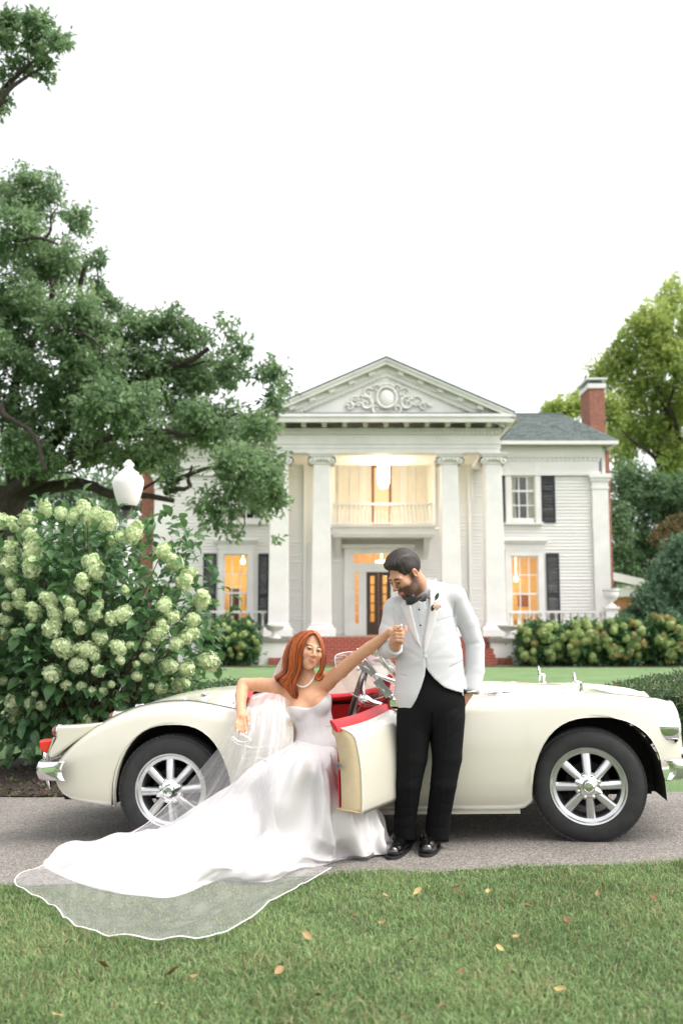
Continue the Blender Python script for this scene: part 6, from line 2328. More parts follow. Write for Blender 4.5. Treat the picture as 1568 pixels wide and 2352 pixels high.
S.chain([G(1045, 1385, .025), G(1072, 1432, .05), G(1089, 1482, .06), G(1088, 1540, .045), G(1076, 1590, .01), G(1050, 1630, .02)], [.044, .038, .036, .034, .026, .03], .02)
S.chain([G(955, 1620, .02), G(940, 1770, -.02), G(930, 1905, .02), G(930, 1935, .05)], [.065, .045, .036, .034], .05)
S.chain([G(1020, 1620, .02), G(1018, 1770, -.02), G(1004, 1905, .03), G(1000, 1930, .05)], [.065, .045, .036, .034], .05)
# right hand: palm upright, fingers closing round the bride's fingers
S.cap(G(909, 1484, -.15), G(908, 1468, -.175), .027, .030, .012)
S.ell(G(909, 1468, -.18), (.036, .024, .036), .012)
for i, (a, b_, c_, d_) in enumerate((((901, 1455), (908, 1446), (920, 1447), (924, 1455)), ((900, 1461), (908, 1455), (922, 1456), (925, 1462)), ((901, 1467), (910, 1463), (923, 1464), (924, 1470)), ((903, 1474), (911, 1471), (921, 1472), (922, 1477)))):
    finger(S, [G(*a, -.185), G(*b_, -.215), G(*c_, -.215), G(*d_, -.185)], .0105, .009)
finger(S, [G(912, 1478, -.19), G(922, 1462, -.20), G(930, 1448, -.19), G(931, 1440, -.185)], .013, .0095)


def groom_cols(V):
    base = np.array((.54, .285, .185))
    c = np.tile(base, (len(V), 1))
    l, f, u = FG.loc(V)
    head = (np.abs(l) < .11) & (f > -.14) & (f < .15) & (u > -.15) & (u < .15)
    beard = sstep(-.016, -.034, u - .30 * (.02 - f) * (f < .06)) * sstep(.155, .12, -u) * sstep(-.035, .005, f)
    side = sstep(.045, .056, np.abs(l)) * sstep(.046, .02, f) * sstep(-.012, .012, f) * sstep(.05, .02, u) * sstep(-.11, -.06, u)
    must = sstep(.034, .024, np.abs(l)) * sstep(-.064, -.056, u) * sstep(-.040, -.047, u) * (f > .075)
    cheek_clear = sstep(-.018, -.040, u)
    bm = np.clip(np.maximum(np.maximum(beard * cheek_clear, side), must), 0, 1) * .88
    lips = sstep(.024, .018, np.abs(l)) * sstep(-.079, -.075, u) * sstep(-.055, -.059, u) * (f > .08)
    bm = bm * (1 - lips)
    bm = np.where(head, bm, 0); lips = np.where(head, lips, 0)
    nse = .85 + .3 * RNG.random(len(V))
    c = c * (1 - bm[:, None]) + np.array((.055, .034, .024)) * (bm * nse)[:, None] + c * 0
    c = c * (1 - .75 * lips[:, None]) + np.array((.50, .17, .13)) * .75 * lips[:, None]
    brow = sstep(.0065, .003, np.abs(u - .027 + .004 * ((np.abs(l) - .03) / .02) ** 2)) * sstep(.052, .046, np.abs(l)) * sstep(.008, .013, np.abs(l)) * (f > .06)
    brow = np.where(head, brow, 0)
    c = c * (1 - brow[:, None]) + np.array((.03, .02, .015)) * brow[:, None]
    c = np.where((V[:, 2] < .30)[:, None], np.array((.010, .010, .011)), c)
    ear = np.where(head, sstep(.068, .078, np.abs(l)) * sstep(.05, .03, np.abs(u + .005)), 0)
    c = c * (1 - .3 * ear[:, None]) + np.array((.62, .22, .14)) * .3 * ear[:, None]
    return c


to_obj(S, 'body', SKIN, groom, 2, cols=groom_cols)
eyes(FG, groom, (0, -.005), .0112, .002)
# hair: short, fuller on top, swept up at the front
S = Sculpt(np.array(FG.c) - .17, np.array(FG.c) + .17, .0036)
R = FG.R()
S.ell(FG.p(0, -.018, .044), (.0785 * FG.k, .099 * FG.k, .090 * FG.k), 0, 'add', R)
S.ell(FG.p(0, .040, .104), (.052, .044, .024), .03, 'add', R)
S.ell(FG.p(0, .060, .099), (.043, .024, .019), .02, 'add', R)
S.ell(FG.p(0, -.01, .10), (.062, .075, .045), .03, 'add', R)
S.ell(FG.p(0, .112, .0), (.088, .074, .090), .010, 'sub', R)
S.ell(FG.p(0, .03, -.085), (.12, .075, .075), .015, 'sub', R)
S.ell(FG.p(0, -.06, -.10), (.12, .10, .055), .02, 'sub', R)
for s_ in (-1, 1): S.ell(FG.p(s_ * .085, -.004, -.018), (.03, .030, .040), .01, 'sub', R)
V, Q = S.mesh(); V = smooth_mesh(V, Q, 2)
l, f, u = FG.loc(V)
n_ = np.array(V) - np.array(FG.p(0, -.01, .02)); n_ /= np.linalg.norm(n_, axis=1, keepdims=True)
wv = .0014 * np.sin(l * 420 + 2.5 * np.sin(f * 45)) + .0012 * np.sin(l * 190 + f * 60)
me = np_mesh('hair', V + n_ * wv[:, None], Q, hair_mat('dark_brown_hair', (.008, .006, .005), (.022, .015, .011), .55), smooth=True)
ho = bpy.data.objects.new('hair', me); col.objects.link(ho); wp(ho, groom)
hs = MB()
for i in range(170):                                        # short locks on the crown and fringe
    a, b_ = random.uniform(-1.3, 1.3), random.uniform(-.8, 1.15)
    n = Vector((math.sin(a) * math.cos(b_) * .078, math.sin(b_) * .100 + .0, math.cos(a) * math.cos(b_) * .090))
    if n.z < .045: continue
    p = FG.p(n.x, n.y - .016, n.z + .046)
    d = (FG.l * random.uniform(-.3, .3) + FG.f * random.uniform(.4, 1.0) + FG.u * random.uniform(.1, .6)).normalized()
    nn = (p - FG.c).normalized()
    hs.tube([p - nn * .006, p + d * .010 + nn * .001, p + d * .020 + nn * .000], [.0024, .0022, .0006], 4)
wp(hs.build('hair_locks', ho.data.materials[0], None, 60), groom)

# jacket --------------------------------------------------------------------------
JM = cloth_mat('white_wool', (.56, .56, .58), .75, 700, .10, .10, 5, .1)
SATIN = cloth_mat('white_satin_lapel', (.62, .60, .595), .42, 900, .05, .06, 6, .0, .5)
SHIRT = cloth_mat('white_shirt', (.58, .585, .62), .6, 900, .1, .08, 8)
def jacket_base():
    S = Sculpt((0.06, 5.30, .60), (.92, 5.92, 1.52), .0042)
    S.cap(G(975, 1418, .02), G(984, 1500, .02), .168, .178, 0, flat=((0, 1, 0), .70))
    S.cap(G(984, 1500, .02), G(988, 1590, .02), .178, .205, .04, flat=((0, 1, 0), .68))
    S.cap(G(909, 1396, .02), G(1043, 1367, .025), .062, .058, .04)
    S.cap(G(955, 1372, .03), G(1010, 1362, .035), .060, .060, .04)
    S.cap(G(978, 1350, .045), G(982, 1380, .04), .052, .075, .03)
    S.chain([G(906, 1402, .02), G(893, 1450, .01), G(889, 1490, -.01), G(899, 1489, -.085), G(907, 1486, -.135)], [.060, .056, .056, .052, .046], .03)
    S.chain([G(1046, 1376, .025), G(1074, 1432, .05), G(1090, 1482, .06), G(1090, 1540, .045), G(1083, 1582, .02)], [.063, .058, .054, .054, .050], .025)
    return S


S = jacket_base()
sl, X, Y, Zz = S._slice(S.lo, S.lo + S.vox * (S.n - 1))
def pl(poly, dy=-.10):
    return poly_sd(GXZ(poly, dy), X[:, 0, :], Zz[0, 0, :][None, :])[:, None, :].astype(np.float32)
def ln(pts, dy=-.10):
    return line_d(GXZ(pts, dy), X[:, 0, :], Zz[0, 0, :][None, :])[:, None, :].astype(np.float32)
fr = (1 - sstep(YG - .01, YG + .03, Y)).astype(np.float32)           # front half only
g0 = S.g.copy()
VEE = [(941, 1372), (944, 1395), (955, 1440), (964, 1473), (970, 1494), (971, 1480), (975, 1455), (982, 1415), (986, 1385), (987, 1357), (975, 1340), (955, 1345)]
LAPL = [(941, 1372), (930, 1375), (921, 1390), (926, 1405), (938, 1440), (952, 1470), (968, 1490), (974, 1502), (971, 1494), (964, 1473), (955, 1440), (944, 1395)]
LAPR = [(987, 1357), (986, 1385), (982, 1415), (975, 1455), (971, 1480), (971, 1497), (975, 1500), (988, 1462), (996, 1440), (1003, 1410), (1006, 1388), (1001, 1360), (990, 1335), (984, 1335)]
d_v = pl(VEE)
S.g += (.024 * sstep(.0045, -.0045, d_v) * fr).astype(np.float32)
for lp in (LAPL, LAPR): S.g -= (.009 * sstep(.0035, -.0045, pl(lp)) * fr).astype(np.float32)
for pts, a, w in (([(1002, 1428), (1040, 1417)], .004, .003), ([(1002, 1434), (1039, 1424)], .003, .003), ([(1032, 1534), (1066, 1520)], .005, .004), ([(975, 1510), (978, 1531)], .006, .003), ([(1047, 1385), (1045, 1420), (1056, 1470)], .006, .006), ([(903, 1398), (905, 1425), (913, 1480)], .006, .006), ([(920, 1552), (932, 1554)], .003, .003)):
    S.g += (a * sstep(.0085, 0, ln(pts)) * fr).astype(np.float32)
# creases round elbow, button and flank
for pts, a, w in (([(1064, 1486), (1104, 1478)], .008, .014), ([(985, 1508), (1030, 1480)], .005, .018), ([(985, 1515), (1040, 1512)], .004, .016), ([(1000, 1470), (1040, 1452)], .004, .016), ([(965, 1512), (925, 1490)], .004, .014), ([(960, 1530), (920, 1540)], .004, .018), ([(1010, 1570), (1060, 1545)], .006, .02), ([(880, 1430), (905, 1445)], .005, .010), ([(872, 1470), (905, 1466)], .006, .010), ([(920, 1420), (935, 1480)], .004, .014), ([(1030, 1440), (1050, 1500)], .004, .012)):
    S.g += (.40 * a * sstep(w * 1.4, 0, ln(pts))).astype(np.float32)
HEM = [(850, 1700), (850, 1640), (903, 1640), (912, 1635), (932, 1636), (944, 1629), (956, 1606), (967, 1578), (975, 1552), (977.5, 1531), (984, 1543), (997, 1559), (1020, 1579), (1045, 1588), (1076, 1596), (1080, 1700)]
arm_keep = pl([(1064, 1500), (1064, 1600), (1125, 1600), (1125, 1500)])
dh = np.maximum(pl(HEM), -arm_keep)
# front skirts of the jacket end on the curved hem, the back hangs straight
cutb = (zy(1606, YG) - Zz).astype(np.float32)
tl_ = sstep(YG - .02, YG + .02, Y)
cut = np.where(tl_ > .5, np.minimum(cutb, arm_keep), -dh)
S.g = np.maximum(S.g, np.broadcast_to(cut, S.g.shape)).astype(np.float32)
S.g = np.maximum(S.g, np.broadcast_to(-pl([(1058, 1466), (1071, 1487), (1068, 1519), (1061, 1500)], .02), S.g.shape)).astype(np.float32)
# cuff ends
def plane_cut(S, p, n):
    p, n = np.array(p), np.array(n) / np.linalg.norm(n)
    return (X - p[0]) * n[0] + (Y - p[1]) * n[1] + (Zz - p[2]) * n[2]
c1 = plane_cut(S, G(1082, 1592, .02), np.array(G(1083, 1582, .02)) - np.array(G(1090, 1540, .045)))
near = np.sqrt((X - G(1083, 1590, .02).x) ** 2 + (Y - G(1083, 1590, .02).y) ** 2 + (Zz - G(1083, 1590, .02).z) ** 2) < .085
S.g = np.where(near, np.maximum(S.g, c1), S.g).astype(np.float32)
c2 = plane_cut(S, G(908, 1485.5, -.14), np.array(G(907, 1482, -.135)) - np.array(G(897, 1490, -.07)))
near = (np.sqrt((X - G(909, 1484, -.16).x) ** 2 + (Y - G(909, 1484, -.16).y) ** 2 + (Zz - G(909, 1484, -.16).z) ** 2) < .075)
S.g = np.where(near, np.maximum(S.g, c2), S.g).astype(np.float32)
# neck opening
S.cap(G(976, 1345, .02), FG.p(0, -.01, -.06), .055, .09, .01, 'sub')
V, Q = S.mesh(); V = smooth_mesh(V, Q, 2)
cen = V[Q].mean(1)
inl = np.minimum(poly_sd(GXZ(LAPL), cen[:, 0], cen[:, 2]), poly_sd(GXZ(LAPR), cen[:, 0], cen[:, 2]))
mi = ((inl < .001) & (cen[:, 1] < YG - .02)).astype(int)
jo = bpy.data.objects.new('jacket', np_mesh('jacket', V, Q, [JM, SATIN], mi, True)); col.objects.link(jo); wp(jo, groom)
# shirt front shows in the vee, with collar
S.g = (g0 + .014).astype(np.float32)
pleat = pl([(963, 1380), (957, 1400), (966, 1450), (971, 1480), (975, 1450), (978, 1400), (976, 1380)])
S.g -= (.003 * sstep(.002, -.002, pleat) * fr).astype(np.float32)
S.g = np.maximum(S.g, np.broadcast_to(np.maximum(pl([(925, 1335), (925, 1400), (950, 1470), (971, 1512), (990, 1470), (1000, 1400), (1000, 1335)]), Y - (YG + .02)), S.g.shape)).astype(np.float32)
S.cap(G(976, 1345, .02), FG.p(0, -.01, -.06), .055, .09, .01, 'sub')
to_obj(S, 'shirt', SHIRT, groom, 1)
cl = MB()                                                    # standing collar and jacket collar roll
up = (Vector(FG.p(0, -.02, -.05)) - Vector(neck)).normalized()
def ring(cx, rx, ry, z0, a0, a1, n=20):
    return [(cx.x + rx * math.sin(a), cx.y - ry * math.cos(a), cx.z + z0 + .012 * math.cos(a) * -1) for a in np.linspace(a0, a1, n)]
cc = Vector(G(972, 1352, .02))
rows = [ring(cc, .080, .078, -.030, -2.9, 2.9), ring(cc + Vector((.004, .004, .03)), .074, .070, .0, -2.9, 2.9), ring(cc + Vector((.008, .010, .055)), .068, .064, .0, -2.9, 2.9)]
cl.grid(rows)
wp(cl.build('shirt_collar', SHIRT, None, 60, solid=.004), groom)
jc = MB()
pts = [G(941, 1376, -.085), G(950, 1352, -.03), G(962, 1340, .03), G(976, 1334, .085), G(990, 1338, .085), G(993, 1347, .02), G(990, 1360, -.05)]
sp_ = spline([tuple(p) for p in pts], 24)
jc.tube([tuple(p) for p in sp_], [.016] * 24, 8, flat=(1.0, .7))
wp(jc.build('jacket_collar', SATIN, None, 60), groom)
# studs, button, bow tie
BLK = pmat('black_satin', (.006, .006, .007), .5, spec=.5, var=.2, scale=40)
def surf_y(px, py, base=-.12): return base
for (px, py) in ((962, 1400), (965, 1436)):
    b = MB(); b.ball(G(px, py, -.118), .0055, n=10, m=6); wp(b.build('shirt_stud', BLK, None, 60), groom)
b = MB(); b.lathe([(0, -.004), (.009, -.004), (.011, 0), (.011, .004)], 14, tuple(G(977, 1508, -.128)), 'y'); wp(b.build('jacket_button', JM, None, 60), groom)
bt_ = MB()
for s_, (ex, ey, w) in ((-1, (934, 1378, 10)), (1, (979, 1372, 9))):
    c0 = (958, 1375)
    rows = []
    for t in np.linspace(0, 1, 7):
        px = c0[0] + (ex - c0[0]) * t; py = c0[1] + (ey - c0[1]) * t + 1.5 * math.sin(t * PI)
        hw = 3.5 + (w - 3.5) * sstep(0, .75, t) * (1 - .12 * t)
        dep = -.135 + .03 * t - .012 * math.sin(t * PI)
        rows.append([G(px, py - hw, dep + .004), G(px, py - hw * .5, dep - .006), G(px, py, dep - .004), G(px, py + hw * .5, dep - .008), G(px + s_ * -1, py + hw, dep + .004)])
    bt_.grid(rows)
bo_ = bt_.build('bow_tie', BLK, None, 60, solid=.008); wp(bo_, groom)
kn = MB(); kn.ball(G(958, 1375, -.142), .010, .009, .012); wp(kn.build('knot', BLK, None, 60), bo_)
tbd = MB(); tbd.tube([tuple(p) for p in spline([tuple(G(979, 1372, -.105)), tuple(G(984, 1374, -.085)), tuple(G(990, 1370, -.04))], 6)], .004, 6); wp(tbd.build('band', BLK, None, 60), bo_)
# boutonniere
bt2 = empty('boutonniere', G(1000, 1388, -.125)); wp(bt2, groom)
ROSE = pmat('blush_rose', (.80, .52, .45), .6, var=.15, scale=60); BL = pmat('buttonhole_leaf', (.018, .055, .030), .4)
r_ = MB()
for k in range(16):
    a = k * 2.4; rr = .003 + .0011 * k
    r_.ball(G(1003, 1391, -.14) + Vector((rr * math.cos(a), -.004 + .0006 * k, rr * math.sin(a))), .0085, .004, .0085, 8, 5, Matrix.Rotation(a, 3, 'Y') @ Matrix.Rotation(.5, 3, 'X'))
wp(r_.build('rose', ROSE, None, 60), bt2)
for (a, b_, w) in (((998, 1380), (1007, 1361), .010), ((996, 1388), (991, 1404), .011)):
    lf_ = MB(); p, q = G(*a, -.128), G(*b_, -.122); d = (q - p); s_ = d.cross(Vector((0, 1, 0))).normalized()
    lf_.grid([[p + d * t + s_ * w * k * math.sin(t * PI) ** .7 + Vector((0, -.003 * (1 - abs(k)), 0)) for k in (-1, 0, 1)] for t in np.linspace(.02, 1, 7)])
    wp(lf_.build('leaf', BL, None, 60, solid=.001), bt2)
gp = MB()
for k in range(14): gp.ball(G(random.uniform(989, 998), random.uniform(1370, 1392), -.132), .0022, n=6, m=4)
wp(gp.build('small_blossoms', pmat('tiny_blossom', (.8, .78, .68), .7), None), bt2)
# watch on the pocketed wrist
wt = MB(); wc_ = G(1080, 1588, .0); wt.tube([wc_ + Vector((.036 * math.cos(a), .034 * math.sin(a), .006 * math.cos(a))) for a in np.linspace(0, 2 * PI, 19)[:-1]], .005, 6, closed=True)
wp(wt.build('watch', CM['chrome'], None, 60), groom)

# trousers -----------------------------------------------------------------------
TM = cloth_mat('black_wool', (.0055, .0058, .0065), .8, 700, .12, .12, 6, .0, .12)
S = Sculpt((.10, 5.36, -.08), (.86, 5.90, .98), .0046)
S.ell(G(991, 1612, .02), (.188, .125, .165), .0)
S.cap(G(988, 1560, .02), G(990, 1620, .02), .155, .17, .03, flat=((0, 1, 0), .7))
S.chain([G(951, 1650, .01), G(946, 1740, -.01), G(938, 1800, -.02), G(930, 1880, .02), G(929, 1930, .04)], [.100, .084, .071, .062, .064], .03)
g1 = S.g.copy(); S.g[:] = .5
S.ell(G(991, 1612, .02), (.188, .125, .165), .0)
S.chain([G(1024, 1650, .01), G(1026, 1740, -.01), G(1018, 1800, -.02), G(1006, 1880, .03), G(1002, 1928, .05)], [.105, .082, .072, .066, .068], .03)
S.g = np.minimum(S.g, g1)
sl, X, Y, Zz = S._slice(S.lo, S.lo + S.vox * (S.n - 1))
for pts, a, w in (([(991, 1640), (992, 1700)], .012, .010), ([(940, 1660), (942, 1900)], -.004, .006), ([(1028, 1660), (1010, 1900)], -.004, .006)):
    S.g += (a * sstep(w, 0, ln(pts)) * (Y < YG + .02)).astype(np.float32)
for pts, a, w in (([(930, 1800), (962, 1788)], .006, .016), ([(915, 1850), (955, 1862)], .006, .016), ([(912, 1884), (950, 1878)], .007, .014), ([(908, 1905), (946, 1912)], .006, .012),
                  ([(990, 1800), (1030, 1786)], .006, .016), ([(1000, 1842), (1040, 1856)], .006, .016), ([(985, 1880), (1030, 1872)], .007, .014), ([(980, 1902), (1028, 1910)], .006, .012),
                  ([(1000, 1690), (1060, 1640)], .006, .016), ([(1000, 1712), (1058, 1680)], .005, .016), ([(984, 1690), (925, 1660)], .005, .016), ([(1005, 1655), (1050, 1625)], .004, .014)):
    S.g += (.34 * a * sstep(w * .8, 0, ln(pts))).astype(np.float32)
S.g = np.maximum(S.g, (zy(1934, YG) + .32 * (YG + .02 - Y) - Zz)).astype(np.float32)
to_obj(S, 'trousers', TM, groom, 2)
# patent shoes ---------------------------------------------------------------------
PAT = pmat('patent_leather', (.006, .006, .007), .07, coat=1.0, spec=.6)
SOLE = pmat('black_sole', (.012, .012, .012), .6)
def shoe(heel, toe):
    h, t = atg(*heel), atg(*toe)
    d = (t - h); L = d.length; d.normalize(); s_ = d.cross(Vector((0, 0, 1)))
    gzz = min(h.z, t.z) + .004
    def P(a, b_, z): return Vector((h.x, h.y, 0)) + Vector((d.x, d.y, 0)) * a * L + Vector((s_.x, s_.y, 0)) * b_ + Vector((0, 0, gzz + z))
    lo = np.minimum(np.array(h), np.array(t)) - .12; hi = np.maximum(np.array(h), np.array(t)) + .12; lo[2] = gzz - .03; hi[2] = gzz + .22
    S = Sculpt(lo, hi, .0036)
    S.cap(P(.14, 0, .045), P(.30, 0, .060), .036, .040, 0); S.cap(P(.30, 0, .056), P(.62, .004, .052), .042, .050, .02); S.cap(P(.62, .004, .048), P(.83, .0, .038), .050, .042, .02); S.cap(P(.83, 0, .038), P(.90, -.001, .034), .042, .033, .015)
    S.cap(P(.14, 0, .06), P(.17, 0, .095), .034, .038, .015); S.cap(P(.17, 0, .095), P(.34, 0, .105), .036, .036, .02)
    _, X_, Y_, Z_ = S._slice(S.lo, S.lo + S.vox * (S.n - 1))
    S.g = np.maximum(S.g, (gzz + .016) - Z_).astype(np.float32)
    sh = empty('shoe', P(.5, 0, 0)); wp(sh, groom)
    to_obj(S, 'upper', PAT, sh, 2)
    so = MB(); pts = []
    qs = [.5 - .5 * math.cos(t) for t in np.linspace(0, PI, 15)]
    wq = lambda q: (.041 + .014 * sstep(.3, .65, q)) * (1 - abs(2 * q - 1) ** 5) ** .5
    pts = [(.0 + 1.0 * q, wq(q)) for q in qs] + [(.0 + 1.0 * q, -wq(q)) for q in qs[::-1][1:-1]]
    n = len(pts)
    so.add([P(a, b_, .0) for a, b_ in pts] + [P(a, b_, .016) for a, b_ in pts], [tuple(range(n)), tuple(range(n, 2 * n))[::-1]] + [(i, (i + 1) % n, n + (i + 1) % n, n + i) for i in range(n)])
    wp(so.build('sole', SOLE, None, 40), sh)
    la = MB()
    for k in range(4):
        a = .44 + k * .05; zz = .128 - k * .011
        la.tube([P(a, -.018, zz - .012), P(a, 0, zz - .004), P(a, .018, zz - .012)], .0026, 5)
    wp(la.build('laces', SOLE, None, 60), sh)
shoe((950, 1923), (896, 1979)); shoe((1004, 1920), (977, 1973))
# ------------------------------------------------------------------ the bride, seated in the doorway of the car
YB = 5.93
def B(px, py, Y=YB): return at(px, py, Y)
def BXZ(l, Y=YB - .08): return [(at(a, b, Y).x, at(a, b, Y).z) for a, b in l]


bride = thing('person', 'woman in strapless white wedding gown and veil seated in the open car doorway', 'person', (B(730, 1700).x, YB, gz(-.1, YB)))
FB = Frame(B(711, 1493, 5.90), math.radians(20), math.radians(-2), math.radians(-13), .93)
S = Sculpt((-.68, 5.36, .10), (.44, 6.20, 1.23), .0042)
sculpt_head(S, FB, True)
for s_ in (-1, 1): S.ell(FB.p(s_ * .031, .0820, .0120), (.0165, .0120, .0065), .004, 'add', FB.R())
S.cap(FB.p(0, -.022, -.05), B(703, 1570, 5.94), .045, .047, .015)
S.cap(B(703, 1566, 5.945), B(703, 1590, 5.95), .050, .060, .04)
# chest, ribs, waist, hips
def torso(S, o=0.0):
    S.ell(B(704, 1608, 5.945), (.135 + o, .082 + o, .085 + o), .04)
    S.cap(B(706, 1615, 5.94), B(730, 1688, 5.92), .112 + o, .098 + o, .04, flat=((0, 1, 0), .78))
    S.ell(B(686, 1630, 5.87), (.052 + o, .048 + o, .050 + o), .025)
    S.ell(B(736, 1618, 5.865), (.052 + o, .048 + o, .050 + o), .025)
torso(S)
S.ell(B(735, 1712, 5.96), (.12, .08, .08), .05)
S.cap(B(640, 1577, 5.955), B(752, 1566, 5.93), .042, .044, .04)
S.cap(B(690, 1580, 5.93), B(650, 1572, 5.93), .018, .016, .03); S.cap(B(716, 1578, 5.92), B(748, 1562, 5.90), .018, .016, .03)
# right arm laid over the body side, forearm hanging down
S.chain([B(638, 1577, 5.955), B(600, 1573, 6.00), B(560, 1572, 6.045)], [.046, .041, .037], .03)
S.chain([B(559, 1573, 6.045), B(554, 1598, 5.965), B(553, 1622, 5.83), B(554, 1634, 5.785)], [.037, .036, .029, .024], .012)
S.cap(B(554, 1632, 5.785), B(555, 1648, 5.73), .024, .030, .012, flat=((0, 1, 0), .62))
for k, (a, b_, c_, d_) in enumerate((((545.5, 1650), (542.5, 1662), (543, 1671), (545, 1677)), ((551, 1652), (549, 1665), (550, 1677), (553, 1685)), ((557, 1653), (556, 1667), (557, 1679), (559, 1686)), ((563, 1651), (563, 1664), (564, 1676), (565, 1683)))):
    finger(S, [B(*a, 5.722), B(*b_, 5.702), B(*c_, 5.692), B(*d_, 5.690)], .0098, .0072)
finger(S, [B(562, 1638, 5.755), B(569, 1646, 5.722), B(571, 1655, 5.708), B(571, 1662, 5.702)], .0115, .0078)
# left arm reaching out to his hand
S.chain([B(750, 1565, 5.93), B(783, 1541, 5.835), B(817, 1511, 5.735)], [.046, .042, .036], .03)
S.chain([B(817, 1511, 5.735), B(848, 1488, 5.635), B(884, 1460, 5.525)], [.036, .034, .0235], .012)
S.cap(B(884, 1460, 5.525), B(899, 1449, 5.475), .0235, .027, .012, flat=((0, .3, 1), .7))
for (a, b_, c_, d_) in (((903, 1443), (911, 1439), (919, 1441), (923, 1446)), ((905, 1446), (914, 1443), (921, 1446), (923, 1452)), ((906, 1450), (915, 1449), (920, 1453), (920, 1458)), ((905, 1455), (912, 1456), (916, 1460), (916, 1464))):
    finger(S, [B(*a, 5.462), B(*b_, 5.440), B(*c_, 5.438), B(*d_, 5.452)], .0095, .0072)
finger(S, [B(897, 1456, 5.465), B(906, 1448, 5.432), B(914, 1441, 5.420), B(920, 1437, 5.418)], .0115, .0075)
# legs under the gown
S.chain([B(722, 1735, 5.92), B(705, 1775, 5.62), B(695, 1860, 5.52)], [.055, .048, .04], .04)
S.chain([B(748, 1735, 5.92), B(750, 1775, 5.62), B(745, 1860, 5.52)], [.055, .048, .04], .04)


def bride_cols(V):
    c = np.tile(np.array((.66, .36, .215)), (len(V), 1))
    l, f, u = FB.loc(V)
    head = (np.abs(l) < .11) & (f > -.14) & (f < .15) & (u > -.15) & (u < .15)
    lips = np.where(head, sstep(1.25, .75, np.abs(u + .0655 - .009 * (l / .028) ** 2) / (.0080 * np.clip(1 - (l / .031) ** 2, .02, 1))) * (np.abs(l) < .031) * (f > .07), 0)
    c = c * (1 - .85 * lips[:, None]) + np.array((.56, .19, .155)) * .85 * lips[:, None]
    brow = np.where(head, sstep(.0060, .0025, np.abs(u - .0285 + .005 * ((np.abs(l) - .032) / .02) ** 2)) * sstep(.052, .047, np.abs(l)) * sstep(.012, .016, np.abs(l)) * (f > .05), 0)
    c = c * (1 - .9 * brow[:, None]) + np.array((.10, .05, .03)) * .9 * brow[:, None]
    blush = np.where(head, np.exp(-((np.abs(l) - .042) / .02) ** 2 - ((u + .02) / .02) ** 2) * (f > .03), 0)
    c = c * (1 - .25 * blush[:, None]) + np.array((.70, .26, .19)) * .25 * blush[:, None]
    lid = np.where(head, np.exp(-((np.abs(l) - .031) / .016) ** 2 - ((u - .012) / .006) ** 2) * (f > .06), 0)
    c = c * (1 - .18 * lid[:, None]) + np.array((.30, .15, .10)) * .18 * lid[:, None]
    return c


to_obj(S, 'body', SKIN, bride, 2, cols=bride_cols)
eyes(FB, bride, (-.002, 0), .0122, .0080, .0066, .0016)
nl_ = MB()
for (p, d) in ((B(545.3, 1677.5, 5.684), 1), (B(553.3, 1686, 5.684), 1), (B(559.3, 1687, 5.684), 1), (B(565.2, 1684, 5.684), 1), (B(571.3, 1663, 5.696), 1), (B(921, 1436.5, 5.412), 1)):
    nl_.ball(p, .0062, .003, .009, 8, 5)
wp(nl_.build('nails', NAIL, None, 60), bride)
# pearls
pr = MB()
pc = spline([tuple(B(672, 1560, 5.93)), tuple(B(677, 1569, 5.885)), tuple(B(692, 1578, 5.862)), tuple(B(706, 1574, 5.858)), tuple(B(717, 1562, 5.872)), tuple(B(723, 1551, 5.90))], 34)
for p in pc: pr.ball(p, .0052, n=8, m=6)
wp(pr.build('necklace', pmat('pearl', (.85, .80, .74), .2, coat=.6, spec=.6), None, 60), bride)

# hair: long auburn waves -----------------------------------------------------------
HM = hair_mat('auburn_hair', (.055, .010, .004), (.58, .145, .034), .46)
S = Sculpt(np.array(FB.c) - .17, np.array(FB.c) + .15, .004)
R = FB.R()
S.ell(FB.p(0, -.022, .042), (.077 * FB.k, .093 * FB.k, .085 * FB.k), 0, 'add', R)
S.ell(FB.p(-.012, -.05, -.02), (.078, .070, .10), .04, 'add', R)
S.ell(FB.p(.004, .108, -.022), (.057, .066, .092), .012, 'sub', R)
S.ell(FB.p(0, .07, -.15), (.09, .10, .08), .02, 'sub', R)
to_obj(S, 'hair', HM, bride, 2)
hs = MB()
def strands(guides, n, spread, r0, r1, seed):
    rg = random.Random(seed)
    gs = [np.array([list(B(a, b, y)) for a, b, y in g]) for g in guides]
    for i in range(n):
        t = rg.random() * (len(gs) - 1); k = min(int(t), len(gs) - 2); f_ = t - k
        P = gs[k] * (1 - f_) + gs[k + 1] * f_
        off = np.array([rg.gauss(0, spread), rg.gauss(0, spread), rg.gauss(0, spread * .5)])
        m = len(P)
        ph = rg.random() * 6
        Q = spline(P, 18)
        for j in range(18):
            q = j / 17
            Q[j] += off * min(1, q * 2.2) + np.array([.010, .006, .004]) * math.sin(ph * .25 + q * 13) * q * q
        rr = rg.uniform(r0, r1)
        hs.tube([tuple(v) for v in Q], [rr * (.45 + .55 * math.sin(min(1, .12 + j / 17 * 1.0) * PI * .86)) for j in range(18)], 5, flat=(1.3, .7))
